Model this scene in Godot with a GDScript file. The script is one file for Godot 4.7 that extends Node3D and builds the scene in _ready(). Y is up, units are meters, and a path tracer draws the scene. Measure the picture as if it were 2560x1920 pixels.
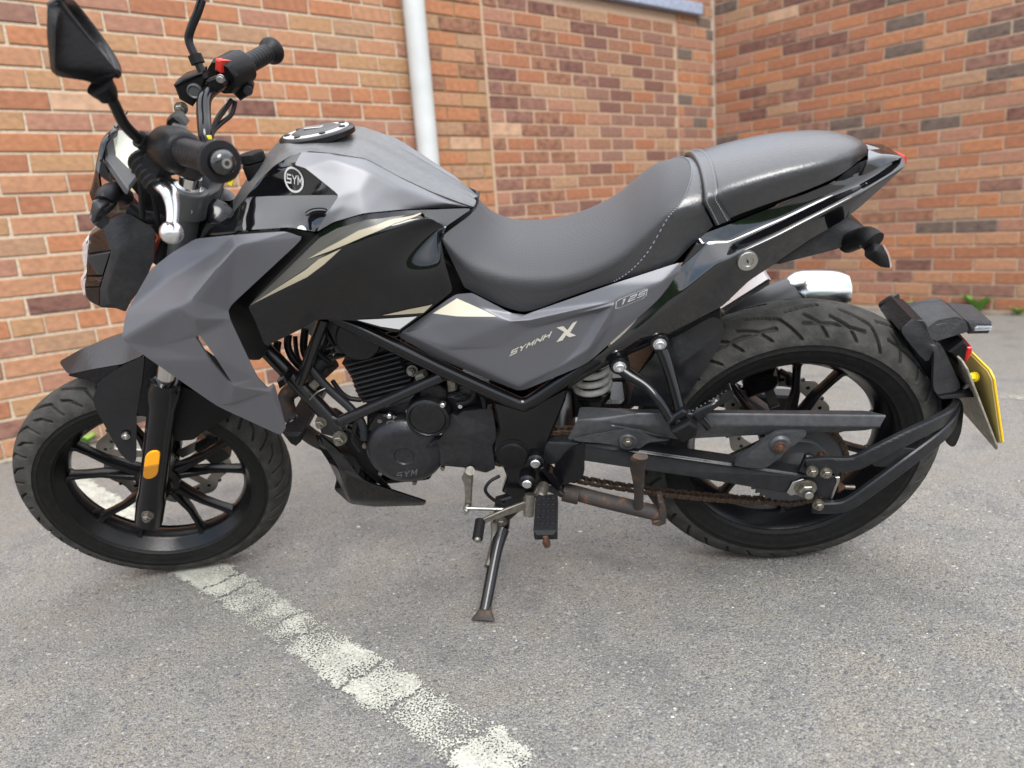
extends Node3D
# A parked motorcycle on tarmac in the corner of two brick walls. Metres, y up.

class Sh:
	# triangle soup with shared vertices; triangles run counter-clockwise seen from outside
	var v := PackedVector3Array()
	var f := PackedInt32Array()
	func tri(a: int, b: int, c: int) -> void:
		f.append(a); f.append(b); f.append(c)
	func quad(a: int, b: int, c: int, d: int) -> void:
		tri(a, b, c); tri(a, c, d)
	func add(o: Sh) -> Sh:
		var n := v.size()
		v.append_array(o.v)
		for i in o.f: f.append(i + n)
		return self
	func moved(t: Transform3D) -> Sh:
		var r := Sh.new()
		r.v = t * v
		r.f = f.duplicate()
		if t.basis.determinant() < 0: r.flip()
		return r
	func mirrored() -> Sh:
		return moved(Transform3D(Basis(Vector3.RIGHT, Vector3.UP, Vector3.FORWARD), Vector3.ZERO))
	func both() -> Sh:
		var m := mirrored()
		return add(m)
	func flip() -> void:
		for i in range(0, f.size(), 3):
			var t := f[i]; f[i] = f[i + 1]; f[i + 1] = t
	func nrm(i: int) -> Vector3:
		return (v[f[i + 1]] - v[f[i]]).cross(v[f[i + 2]] - v[f[i]])
	func vnormals() -> PackedVector3Array:
		var n := PackedVector3Array(); n.resize(v.size())
		for i in range(0, f.size(), 3):
			var c := nrm(i)
			n[f[i]] += c; n[f[i + 1]] += c; n[f[i + 2]] += c
		for i in n.size(): n[i] = n[i].normalized()
		return n
	func orient(hint: Vector3) -> void:
		# makes neighbouring triangles agree, then turns the whole so that it faces the hint
		var nt := f.size() / 3
		var edge := {}
		for i in nt:
			for k in 3:
				var a := f[3 * i + k]; var b := f[3 * i + (k + 1) % 3]
				var key := Vector2i(mini(a, b), maxi(a, b))
				if not edge.has(key): edge[key] = []
				edge[key].append(i)
		var seen := PackedByteArray(); seen.resize(nt)
		for start in nt:
			if seen[start]: continue
			seen[start] = 1
			var todo := [start]
			while todo.size() > 0:
				var i: int = todo.pop_back()
				for k in 3:
					var a := f[3 * i + k]; var b := f[3 * i + (k + 1) % 3]
					for j in edge[Vector2i(mini(a, b), maxi(a, b))]:
						if seen[j]: continue
						seen[j] = 1
						for q in 3:
							if f[3 * j + q] == a and f[3 * j + (q + 1) % 3] == b:
								var t := f[3 * j]; f[3 * j] = f[3 * j + 1]; f[3 * j + 1] = t
								break
						todo.append(j)
		var s := Vector3.ZERO
		for i in range(0, f.size(), 3): s += nrm(i)
		if s.dot(hint) < 0: flip()
	func split() -> void:
		var mid := {}
		var g := PackedInt32Array()
		for i in range(0, f.size(), 3):
			var m := [0, 0, 0]
			for k in 3:
				var a := f[i + k]; var b := f[i + (k + 1) % 3]
				var key := Vector2i(mini(a, b), maxi(a, b))
				if not mid.has(key):
					mid[key] = v.size()
					v.append((v[a] + v[b]) * 0.5)
				m[k] = mid[key]
			for t in [f[i], m[0], m[2], m[0], f[i + 1], m[1], m[2], m[1], f[i + 2], m[0], m[1], m[2]]: g.append(t)
		f = g
	func rim() -> Dictionary:
		# boundary: next vertex of every directed edge that only one triangle has
		var has := {}
		for i in range(0, f.size(), 3):
			for k in 3: has[Vector2i(f[i + k], f[i + (k + 1) % 3])] = true
		var r := {}
		for e in has:
			if not has.has(Vector2i(e.y, e.x)): r[e.x] = e.y
		return r
	func smooth(times: int, edges := 0) -> void:
		var r := rim()
		var back := {}
		for a in r: back[r[a]] = a
		var nb := []
		nb.resize(v.size())
		for i in v.size(): nb[i] = {}
		for i in range(0, f.size(), 3):
			for k in 3:
				nb[f[i + k]][f[i + (k + 1) % 3]] = true
				nb[f[i + k]][f[i + (k + 2) % 3]] = true
		for n in times:
			var w := v.duplicate()
			for i in v.size():
				if r.has(i):
					if n < edges and back.has(i): w[i] = v[i] * 0.5 + (v[r[i]] + v[back[i]]) * 0.25
				elif nb[i].size() > 0:
					var s := Vector3.ZERO
					for j in nb[i]: s += v[j]
					w[i] = v[i] * 0.4 + s * (0.6 / nb[i].size())
			v = w
	func thick(d: float) -> void:
		# gives an open sheet a back and sides
		var r := rim()
		var n := vnormals()
		var k := v.size(); var m := f.size()
		for i in k: v.append(v[i] - n[i] * d)
		for i in range(0, m, 3): tri(f[i] + k, f[i + 2] + k, f[i + 1] + k)
		for a in r: quad(r[a], a, a + k, r[a] + k)
	func mesh(sharp := 40.0) -> ArrayMesh:
		var cosine := cos(deg_to_rad(sharp))
		var nt := f.size() / 3
		var fn := PackedVector3Array(); fn.resize(nt)
		var un := PackedVector3Array(); un.resize(nt)
		var at := []; at.resize(v.size())
		for i in nt:
			fn[i] = nrm(3 * i)
			un[i] = fn[i].normalized()
			for k in 3:
				var q := f[3 * i + k]
				if at[q] == null: at[q] = PackedInt32Array()
				at[q].append(i)
		var pv := PackedVector3Array(); pv.resize(nt * 3)
		var pn := PackedVector3Array(); pn.resize(nt * 3)
		for i in nt:
			for k in 3:
				var q := f[3 * i + k]
				var s := Vector3.ZERO
				for j in at[q]:
					if un[j].dot(un[i]) > cosine: s += fn[j]
				var o: int = 3 * i + [0, 2, 1][k]
				pv[o] = v[q]
				pn[o] = s.normalized() if s.length_squared() > 0 else un[i]
		return Sh.surface(pv, pn, PackedInt32Array(), PackedVector2Array())
	static func surface(pv, pn, idx, uv) -> ArrayMesh:
		var a := []
		a.resize(Mesh.ARRAY_MAX)
		a[Mesh.ARRAY_VERTEX] = pv
		a[Mesh.ARRAY_NORMAL] = pn
		if uv.size() > 0: a[Mesh.ARRAY_TEX_UV] = uv
		if idx.size() > 0: a[Mesh.ARRAY_INDEX] = idx
		var m := ArrayMesh.new()
		m.add_surface_from_arrays(Mesh.PRIMITIVE_TRIANGLES, a)
		return m
	func smooth_mesh() -> ArrayMesh:
		var idx := PackedInt32Array(); idx.resize(f.size())
		for i in range(0, f.size(), 3):
			idx[i] = f[i]; idx[i + 1] = f[i + 2]; idx[i + 2] = f[i + 1]
		return Sh.surface(v, vnormals(), idx, PackedVector2Array())

var M := {}
var taken := {}

func frame(z: Vector3, up := Vector3.UP) -> Basis:
	# a basis whose z axis is the given direction
	z = z.normalized()
	if absf(z.dot(up.normalized())) > 0.98: up = Vector3.RIGHT
	var x := up.cross(z).normalized()
	return Basis(x, z.cross(x), z)

func panel(pts: Array, faces: Array, level := 3, rounds := 6, depth := 0.003, hint := Vector3(0, 0, 1), edges := 2) -> Sh:
	# a moulded sheet: a cage of flat facets, split finely, its creases rounded, then given thickness
	var s := Sh.new()
	for q in pts: s.v.append(q)
	for p in faces:
		if p.size() == 3: s.tri(p[0], p[1], p[2])
		elif p.size() == 4:
			if s.v[p[0]].distance_to(s.v[p[2]]) <= s.v[p[1]].distance_to(s.v[p[3]]): s.quad(p[0], p[1], p[2], p[3])
			else: s.quad(p[1], p[2], p[3], p[0])
		else:
			var c := Vector3.ZERO
			for i in p: c += s.v[i]
			s.v.append(c / p.size())
			for i in p.size(): s.tri(p[i], p[(i + 1) % p.size()], s.v.size() - 1)
	s.orient(hint)
	for i in level: s.split()
	s.smooth(rounds, edges)
	if depth != 0.0: s.thick(depth)
	return s

func spline(pts: Array, per := 6) -> Array:
	var r := []
	for i in pts.size() - 1:
		var a = pts[maxi(i - 1, 0)]; var b = pts[i]; var c = pts[i + 1]; var d = pts[mini(i + 2, pts.size() - 1)]
		for k in per:
			var t := float(k) / per
			r.append(0.5 * (2.0 * b + (c - a) * t + (2.0 * a - 5.0 * b + 4.0 * c - d) * t * t + (3.0 * b - a - 3.0 * c + d) * t * t * t))
	r.append(pts[-1])
	return r

func loft(rings: Array, closed := true, caps := true) -> Sh:
	var s := Sh.new()
	var n: int = rings[0].size()
	for r in rings:
		for q in r: s.v.append(q)
	for i in rings.size() - 1:
		for k in (n if closed else n - 1):
			var a := i * n + k; var b := i * n + (k + 1) % n
			s.quad(a, b, b + n, a + n)
	if caps and closed:
		for e in [0, rings.size() - 1]:
			var c := Vector3.ZERO
			for q in rings[e]: c += q
			s.v.append(c / n)
			for k in n:
				if e == 0: s.tri(s.v.size() - 1, k + 1 if k + 1 < n else 0, k)
				else: s.tri(s.v.size() - 1, e * n + k, e * n + (k + 1) % n)
	return s

func outward(s: Sh) -> Sh:
	# turns a closed shape so that it encloses a positive volume
	var vol := 0.0
	for i in range(0, s.f.size(), 3): vol += s.v[s.f[i]].dot(s.v[s.f[i + 1]].cross(s.v[s.f[i + 2]]))
	if vol < 0: s.flip()
	return s

func tube(pts: Array, r, sides := 12, per := 6, flat := 1.0) -> Sh:
	var rad: Array = r if r is Array else []
	if rad.is_empty():
		for q in pts: rad.append(r)
	var line := spline(pts, per) if per > 1 else pts
	var rr := spline(rad, per) if per > 1 else rad
	var rings := []
	var b := frame(line[1] - line[0])
	for i in line.size():
		var d: Vector3 = (line[mini(i + 1, line.size() - 1)] - line[maxi(i - 1, 0)]).normalized()
		var x: Vector3 = (b.x - d * b.x.dot(d)).normalized()
		b = Basis(x, d.cross(x), d)
		var ring := []
		for k in sides:
			var a := TAU * k / sides
			ring.append(line[i] + (b.x * cos(a) + b.y * sin(a) * flat) * rr[i])
		rings.append(ring)
	return outward(loft(rings))

func lathe(profile: Array, at: Vector3, axis: Vector3, sides := 32, closed := false) -> Sh:
	# profile: (radius, distance along the axis)
	var b := frame(axis)
	var s := Sh.new()
	var n := profile.size()
	for i in sides:
		var a := TAU * i / sides
		var d := b.x * cos(a) + b.y * sin(a)
		for q in profile: s.v.append(at + d * q.x + b.z * q.y)
	for i in sides:
		var j := (i + 1) % sides
		for k in (n if closed else n - 1):
			var l := (k + 1) % n
			if profile[k].x < 1e-6 and profile[l].x < 1e-6: continue
			if profile[k].x < 1e-6: s.tri(i * n + k, i * n + l, j * n + l)
			elif profile[l].x < 1e-6: s.tri(i * n + k, i * n + l, j * n + k)
			else: s.quad(i * n + k, i * n + l, j * n + l, j * n + k)
	return outward(s)

func inset(p: PackedVector2Array, d: float) -> PackedVector2Array:
	var r := PackedVector2Array()
	var n := p.size()
	var area := 0.0
	for i in n: area += p[i].cross(p[(i + 1) % n])
	var sgn := 1.0 if area > 0 else -1.0
	for i in n:
		var a := (p[i] - p[(i + n - 1) % n]).normalized()
		var b := (p[(i + 1) % n] - p[i]).normalized()
		var na := Vector2(-a.y, a.x) * sgn; var nb := Vector2(-b.y, b.x) * sgn
		var m := (na + nb).normalized()
		r.append(p[i] + m * (d / maxf(m.dot(na), 0.45)))
	return r

func prism(out: Array, depth: Vector3, bevel := 0.002) -> Sh:
	# an outline pushed back along depth, both edges bevelled
	var n := out.size()
	var nn := Vector3.ZERO
	var c := Vector3.ZERO
	for i in n:
		nn += (out[i] as Vector3).cross(out[(i + 1) % n])
		c += out[i] / n
	var b := frame(-depth if absf(nn.normalized().dot(depth.normalized())) < 0.05 else (nn if nn.dot(depth) < 0 else -nn))
	var flat := PackedVector2Array()
	var off := []
	for q in out:
		var d: Vector3 = q - c
		flat.append(Vector2(d.dot(b.x), d.dot(b.y)))
		off.append(d.dot(b.z))
	var s := Sh.new()
	var small := inset(flat, bevel)
	var idx := Geometry2D.triangulate_polygon(flat)
	var dd := depth.normalized()
	var place := func(p: PackedVector2Array, push: Vector3):
		for i in n: s.v.append(c + b.x * p[i].x + b.y * p[i].y + b.z * off[i] + push)
	place.call(small, Vector3.ZERO)
	place.call(flat, dd * bevel)
	place.call(flat, depth - dd * bevel)
	place.call(small, depth)
	for i in range(0, idx.size(), 3):
		s.tri(idx[i], idx[i + 1], idx[i + 2])
		s.tri(3 * n + idx[i], 3 * n + idx[i + 2], 3 * n + idx[i + 1])
	for l in 3:
		for i in n: s.quad(l * n + i, l * n + (i + 1) % n, (l + 1) * n + (i + 1) % n, (l + 1) * n + i)
	s.orient(Vector3.ZERO)
	return outward(s)

func beam(a: Vector3, b: Vector3, w: float, h: float, up := Vector3.UP, bevel := 0.002) -> Sh:
	# a bar of rectangular section with rounded corners
	var f := frame(b - a, up)
	var out := []
	for q in [[-1, -1], [1, -1], [1, 1], [-1, 1]]: out.append(b + f.x * (q[0] * w * 0.5) + f.y * (q[1] * h * 0.5))
	return prism(out, a - b, bevel)

func bolt(at: Vector3, dir: Vector3, r: float, h: float, socket := false) -> Sh:
	var f := frame(dir)
	var s := lathe([Vector2(0, -0.004), Vector2(r * 1.35, -0.004), Vector2(r * 1.35, 0.001), Vector2(0, 0.001)], at, dir, 20)
	if socket:
		return s.add(lathe([Vector2(0, 0), Vector2(r, 0), Vector2(r, h * 0.8), Vector2(r * 0.85, h), Vector2(r * 0.5, h), Vector2(r * 0.5, h * 0.4), Vector2(0, h * 0.4)], at, dir, 20))
	var out := []
	for k in 6: out.append(at + dir.normalized() * h + (f.x * cos(TAU * k / 6) + f.y * sin(TAU * k / 6)) * r)
	return s.add(prism(out, -dir.normalized() * h, r * 0.12)).add(lathe([Vector2(0, h), Vector2(r * 0.6, h), Vector2(r * 0.55, h * 1.35), Vector2(0, h * 1.35)], at, dir, 14))

func numbered(called: String) -> String:
	taken[called] = taken.get(called, 0) + 1
	return called if taken[called] == 1 else "%s_%03d" % [called, taken[called] - 1]

func obj(called: String, mesh, m, parent: Node3D) -> MeshInstance3D:
	var o := MeshInstance3D.new()
	o.name = called
	o.mesh = mesh.mesh() if mesh is Sh else mesh
	o.material_override = M[m] if m is String else m
	parent.add_child(o, true)
	return o

func pair(called: String, s: Sh, m, parent: Node3D) -> void:
	# a piece and its mirror image on the machine's other side
	obj(called, s, m, parent)
	obj(called, s.mirrored(), m, parent)

func thing(called: String, label: String, category: String, at := Vector3.ZERO, group := "") -> Node3D:
	var o := Node3D.new()
	o.name = numbered(called)
	add_child(o)
	o.position = at
	tag(o, label, category, group)
	return o

func tag(o: Node, label: String, category: String, group := "") -> void:
	o.set_meta("label", label)
	o.set_meta("category", category)
	if group: o.set_meta("group", group)

func assembly(called: String, parent: Node3D) -> Node3D:
	var o := Node3D.new()
	o.name = called
	parent.add_child(o, true)
	return o

func lin(r: float, g: float, b: float) -> Color:
	return Color(r, g, b).linear_to_srgb()

func mat(called: String, c: Color, rough: float, metal := 0.0, spec := 0.5) -> StandardMaterial3D:
	var m := StandardMaterial3D.new()
	m.albedo_color = c
	m.roughness = rough
	m.metallic = metal
	m.metallic_specular = spec
	m.resource_name = called
	M[called] = m
	return m

func noise(seed_: int, freq: float, kind := FastNoiseLite.TYPE_SIMPLEX_SMOOTH, oct := 4) -> FastNoiseLite:
	var n := FastNoiseLite.new()
	n.seed = seed_
	n.frequency = freq
	n.noise_type = kind
	n.fractal_octaves = oct
	if oct == 1: n.fractal_type = FastNoiseLite.FRACTAL_NONE
	return n

func bytes(n: FastNoiseLite, size: int) -> PackedByteArray:
	var im := n.get_seamless_image(size, size, false, false, 0.1, true)
	im.convert(Image.FORMAT_L8)
	return im.get_data()

func gray(data: PackedByteArray, size: int) -> ImageTexture:
	var im := Image.create_from_data(size, size, false, Image.FORMAT_L8, data)
	im.convert(Image.FORMAT_RGB8)
	im.generate_mipmaps()
	return ImageTexture.create_from_image(im)

func mottle(seed_: int, freq: float, lo: float, hi: float, size := 512) -> ImageTexture:
	# a grey mottle between lo and hi, to multiply a colour with
	var d := bytes(noise(seed_, freq), size)
	for i in d.size(): d[i] = int(clampf(lo + (hi - lo) * d[i] / 255.0, 0, 1) * 255)
	return gray(d, size)

func relief(seed_: int, freq: float, strength: float, kind := FastNoiseLite.TYPE_SIMPLEX_SMOOTH, size := 512) -> ImageTexture:
	var im := noise(seed_, freq, kind, 3).get_seamless_image(size, size)
	im.convert(Image.FORMAT_RGBA8)
	im.bump_map_to_normal_map(strength)
	im.generate_mipmaps()
	return ImageTexture.create_from_image(im)

func grain(called: String, tex: Texture2D, scale: float, bump: Texture2D = null, amount := 0.5, world := false) -> void:
	var m: StandardMaterial3D = M[called]
	m.uv1_triplanar = true
	m.uv1_world_triplanar = world
	m.uv1_scale = Vector3.ONE * scale
	if tex: m.albedo_texture = tex
	if bump:
		m.normal_enabled = true
		m.normal_texture = bump
		m.normal_scale = amount

func _ready() -> void:
	var t0 := Time.get_ticks_msec()
	var c := Camera3D.new()
	c.name = "camera"
	c.transform = Transform3D(Basis(Vector3(.9937, -.0747, -.0831), Vector3(.0538, .9717, -.2299), Vector3(.0979, .224, .9697)), Vector3(.2764, .7728, 1.5583))
	c.fov = 55.351
	c.near = 0.05
	c.far = 200.0
	var lens := CameraAttributesPhysical.new()
	lens.frustum_focal_length = 25.4
	lens.frustum_focus_distance = 1.33
	lens.exposure_aperture = 2.9
	c.attributes = lens
	c.attributes.frustum_far = 200.0
	c.attributes.frustum_near = 0.05
	c.fov = 55.351
	add_child(c)
	c.current = true
	daylight()
	make_materials()
	print("materials ", Time.get_ticks_msec() - t0)
	make_ground()
	make_walls()
	print("setting ", Time.get_ticks_msec() - t0)
	make_motorcycle()
	print("motorcycle ", Time.get_ticks_msec() - t0)
	make_weeds()
	make_hedge()
	print("all ", Time.get_ticks_msec() - t0)

func daylight() -> void:
	var env := Environment.new()
	env.background_mode = Environment.BG_SKY
	var pan := Image.create(512, 256, false, Image.FORMAT_RGBF)
	var cl := noise(11, 1.0, FastNoiseLite.TYPE_SIMPLEX_SMOOTH, 5)
	for y in 256:
		var el := PI * (0.5 - (y + 0.5) / 256.0)
		for x in 512:
			var az := TAU * x / 512.0
			var d := Vector3(cos(el) * cos(az), sin(el), cos(el) * sin(az))
			# cloud sheet seen from below: its pattern widens overhead
			var q := d / (absf(d.y) + 0.35) * 0.55
			var k := smoothstep(-0.42, 0.06, cl.get_noise_3d(q.x, q.y * 0.3, q.z))
			var blue := Color(0.38, 0.56, 0.88).lerp(Color(0.75, 0.84, 0.95), pow(1.0 - maxf(d.y, 0.0), 3.0))
			var shade := 0.92 + 0.22 * cl.get_noise_3d(q.x * 2.1 + 7.0, q.y, q.z * 2.1)
			var white := Color(0.98, 1.0, 1.05) * (1.2 * shade)
			# an overcast sky is brightest overhead
			var col := blue.lerp(white, k) * (0.62 + 0.62 * maxf(d.y, 0.0))
			if d.y < 0.0: col = Color(0.3, 0.29, 0.28)
			pan.set_pixel(x, y, Color(col.r, col.g, col.b))
	var sm := PanoramaSkyMaterial.new()
	sm.panorama = ImageTexture.create_from_image(pan)
	sm.energy_multiplier = 1.0
	var sky := Sky.new()
	sky.sky_material = sm
	env.sky = sky
	env.tonemap_mode = Environment.TONE_MAPPER_LINEAR
	env.tonemap_exposure = 2.2
	env.sdfgi_enabled = true
	env.ssao_enabled = true
	env.ssil_enabled = true
	var we := WorldEnvironment.new()
	we.name = "sky"
	we.environment = env
	add_child(we)
	var sun := DirectionalLight3D.new()
	sun.name = "sun"
	sun.light_energy = 0.5
	sun.light_color = Color(1.0, 0.985, 0.96)
	sun.light_angular_distance = 28.0
	sun.shadow_enabled = true
	# high, behind the camera and a little to its right
	sun.transform.basis = frame(Vector3(0.22, 0.8, 0.8))
	add_child(sun)

func make_materials() -> void:
	var fine := relief(3, 0.09, 3.0)
	var speck := mottle(4, 0.03, 0.72, 1.0)
	var dust := mottle(5, 0.03, 0.72, 1.0)
	var leather := relief(6, 0.07, 4.0, FastNoiseLite.TYPE_CELLULAR)
	mat("gunmetal", lin(0.15, 0.151, 0.168), 0.42, 0.4, 0.5)
	grain("gunmetal", mottle(21, 0.25, 0.8, 1.0), 6.0, relief(22, 0.3, 2.0), 0.12)
	mat("tank_silver", lin(0.19, 0.192, 0.205), 0.46, 0.4)
	grain("tank_silver", mottle(23, 0.01, 0.86, 1.0), 2.0)
	mat("tank_cover", lin(0.09, 0.092, 0.095), 0.4, 0.0, 0.7)
	grain("tank_cover", speck, 5.0, fine, 0.18)
	mat("gloss_black", lin(0.004, 0.004, 0.005), 0.05, 0.0, 0.8)
	grain("gloss_black", null, 3.0)
	mat("body_black", lin(0.003, 0.003, 0.004), 0.06, 0.0, 0.55)
	mat("satin_black", lin(0.007, 0.007, 0.008), 0.32, 0.0, 0.4)
	grain("satin_black", speck, 4.0, fine, 0.08)
	mat("plastic_black", lin(0.008, 0.008, 0.009), 0.45, 0.0, 0.32)
	grain("plastic_black", dust, 3.0, fine, 0.25)
	mat("plastic_grey", lin(0.03, 0.03, 0.033), 0.46, 0.0, 0.4)
	grain("plastic_grey", dust, 3.0, fine, 0.3)
	mat("fender_black", lin(0.008, 0.008, 0.011), 0.28, 0.0, 0.55)
	grain("fender_black", speck, 3.0, fine, 0.1)
	mat("frame_black", lin(0.007, 0.007, 0.008), 0.26)
	mat("frame_gloss", lin(0.004, 0.004, 0.005), 0.16, 0.0, 0.45)
	mat("engine_black", lin(0.016, 0.016, 0.018), 0.3, 0.35, 0.5)
	grain("engine_black", dust, 4.0, fine, 0.3)
	mat("engine_grey", lin(0.03, 0.03, 0.034), 0.34, 0.4)
	grain("engine_grey", dust, 4.0, fine, 0.2)
	mat("swingarm_grey", lin(0.022, 0.023, 0.026), 0.36, 0.3)
	grain("swingarm_grey", dust, 3.0, fine, 0.1)
	mat("guard_grey", lin(0.07, 0.072, 0.078), 0.42, 0.3)
	grain("guard_grey", speck, 4.0, fine, 0.12)
	mat("seat_vinyl", lin(0.026, 0.027, 0.031), 0.34, 0.0, 0.7)
	grain("seat_vinyl", speck, 5.0, leather, 0.22)
	mat("seat_fabric", lin(0.068, 0.068, 0.076), 0.6)
	M["seat_fabric"].rim_enabled = true
	M["seat_fabric"].rim = 0.35
	grain("seat_fabric", weave(), 26.0)
	mat("rubber", lin(0.012, 0.0118, 0.0115), 0.5, 0.0, 0.3)
	grain("rubber", dust, 2.5, fine, 0.3)
	mat("tread_rubber", lin(0.07, 0.068, 0.062), 0.65, 0.0, 0.3)
	grain("tread_rubber", mottle(31, 0.02, 0.55, 1.0), 2.2, fine, 0.35)
	mat("grip_rubber", lin(0.012, 0.012, 0.014), 0.46, 0.0, 0.35)
	grain("grip_rubber", speck, 8.0, fine, 0.2)
	mat("wheel_black", lin(0.005, 0.005, 0.006), 0.26, 0.0, 0.4)
	grain("wheel_black", speck, 3.0, fine, 0.08)
	mat("steel", lin(0.45, 0.44, 0.42), 0.32, 1.0)
	mat("dull_steel", lin(0.3, 0.28, 0.24), 0.45, 0.9)
	grain("dull_steel", dust, 6.0)
	mat("chrome", lin(0.6, 0.61, 0.62), 0.22, 1.0)
	mat("polished_alloy", lin(0.72, 0.72, 0.73), 0.26, 1.0)
	mat("cast_grey", lin(0.075, 0.076, 0.078), 0.45, 0.3)
	mat("disc_steel", lin(0.42, 0.4, 0.37), 0.35, 1.0)
	mat("fork_tube", lin(0.62, 0.6, 0.58), 0.15, 1.0)
	mat("rust", lin(0.16, 0.065, 0.028), 0.85)
	grain("rust", mottle(33, 0.03, 0.3, 1.0), 6.0, fine, 0.6)
	mat("rusty_black", lin(1, 1, 1), 0.7)
	grain("rusty_black", ramp(34, 0.022, [[0.0, lin(0.02, 0.018, 0.018)], [0.55, lin(0.026, 0.021, 0.019)], [0.7, lin(0.045, 0.026, 0.018)], [0.82, lin(0.1, 0.045, 0.022)], [1.0, lin(0.17, 0.08, 0.04)]]), 5.0, fine, 0.5)
	mat("chain_metal", lin(1, 1, 1), 0.6, 0.5)
	grain("chain_metal", ramp(35, 0.05, [[0.0, lin(0.03, 0.022, 0.018)], [0.55, lin(0.07, 0.045, 0.03)], [1.0, lin(0.15, 0.085, 0.05)]]), 9.0)
	mat("spring_white", lin(0.78, 0.76, 0.7), 0.35)
	grain("spring_white", mottle(36, 0.02, 0.7, 1.0), 6.0)
	mat("amber", lin(0.85, 0.36, 0.01), 0.2)
	mat("amber_dull", lin(0.42, 0.17, 0.01), 0.3)
	mat("red_lens", lin(0.45, 0.01, 0.008), 0.12)
	mat("red_switch", lin(0.55, 0.03, 0.02), 0.4)
	mat("plate_yellow", lin(0.85, 0.52, 0.01), 0.35)
	mat("plate_tan", lin(0.5, 0.4, 0.14), 0.55)
	mat("fin_metal", lin(0.045, 0.045, 0.047), 0.3, 0.6)
	mat("plate_back", lin(0.42, 0.38, 0.3), 0.6)
	grain("plate_back", mottle(37, 0.02, 0.6, 1.0), 4.0)
	mat("label_yellow", lin(0.8, 0.62, 0.02), 0.5)
	mat("pipe_white", lin(0.52, 0.54, 0.53), 0.4)
	grain("pipe_white", mottle(38, 0.006, 0.9, 1.0), 1.0)
	mat("sill_paint", lin(0.36, 0.42, 0.55), 0.45)
	grain("sill_paint", mottle(39, 0.02, 0.8, 1.0), 2.0)
	mat("screen", lin(0.62, 0.62, 0.46), 0.1)
	mat("decal_gold", lin(0.33, 0.29, 0.21), 0.35)
	mat("decal_letter", lin(0.5, 0.475, 0.41), 0.35)
	mat("decal_grey", lin(0.075, 0.073, 0.066), 0.25)
	mat("decal_cream", lin(0.6, 0.56, 0.44), 0.3)
	mat("decal_white", lin(0.5, 0.5, 0.5), 0.3)
	mat("mirror", lin(0.9, 0.9, 0.9), 0.02, 1.0)
	mat("stitch", lin(0.22, 0.225, 0.25), 0.8)
	mat("wire_red", lin(0.35, 0.06, 0.02), 0.5)
	mat("leaf", lin(0.10, 0.24, 0.03), 0.55)
	M["leaf"].backlight_enabled = true
	M["leaf"].backlight = Color(0.2, 0.35, 0.08)
	mat("leaf_pale", lin(0.17, 0.32, 0.06), 0.55)
	M["leaf_pale"].backlight_enabled = true
	M["leaf_pale"].backlight = Color(0.2, 0.35, 0.08)
	var lens := mat("clear_lens", Color(0.9, 0.92, 0.95, 0.25), 0.04)
	lens.transparency = BaseMaterial3D.TRANSPARENCY_ALPHA
	var smoke := mat("smoked_lens", Color(0.05, 0.05, 0.06, 0.62), 0.05)
	smoke.transparency = BaseMaterial3D.TRANSPARENCY_ALPHA

func ramp(seed_: int, freq: float, stops: Array, size := 256) -> ImageTexture:
	var d := bytes(noise(seed_, freq), size)
	var g := Gradient.new()
	g.offsets = PackedFloat32Array(stops.map(func(s): return s[0]))
	g.colors = PackedColorArray(stops.map(func(s): return s[1]))
	var lut := []
	for i in 256: lut.append(g.sample(i / 255.0))
	var im := Image.create(size, size, false, Image.FORMAT_RGB8)
	for i in d.size(): im.set_pixel(i % size, i / size, lut[d[i]])
	return ImageTexture.create_from_image(im)

func weave() -> ImageTexture:
	# ribbed woven cover: dark gaps between short pale threads
	var im := Image.create(64, 64, false, Image.FORMAT_RGB8)
	for y in 64:
		for x in 64:
			var a := sin(TAU * (x + y) / 8.0) * sin(TAU * (x - y) / 8.0)
			var k := 0.72 + 0.28 * a
			im.set_pixel(x, y, Color(k, k, k))
	return ImageTexture.create_from_image(im)

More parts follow.
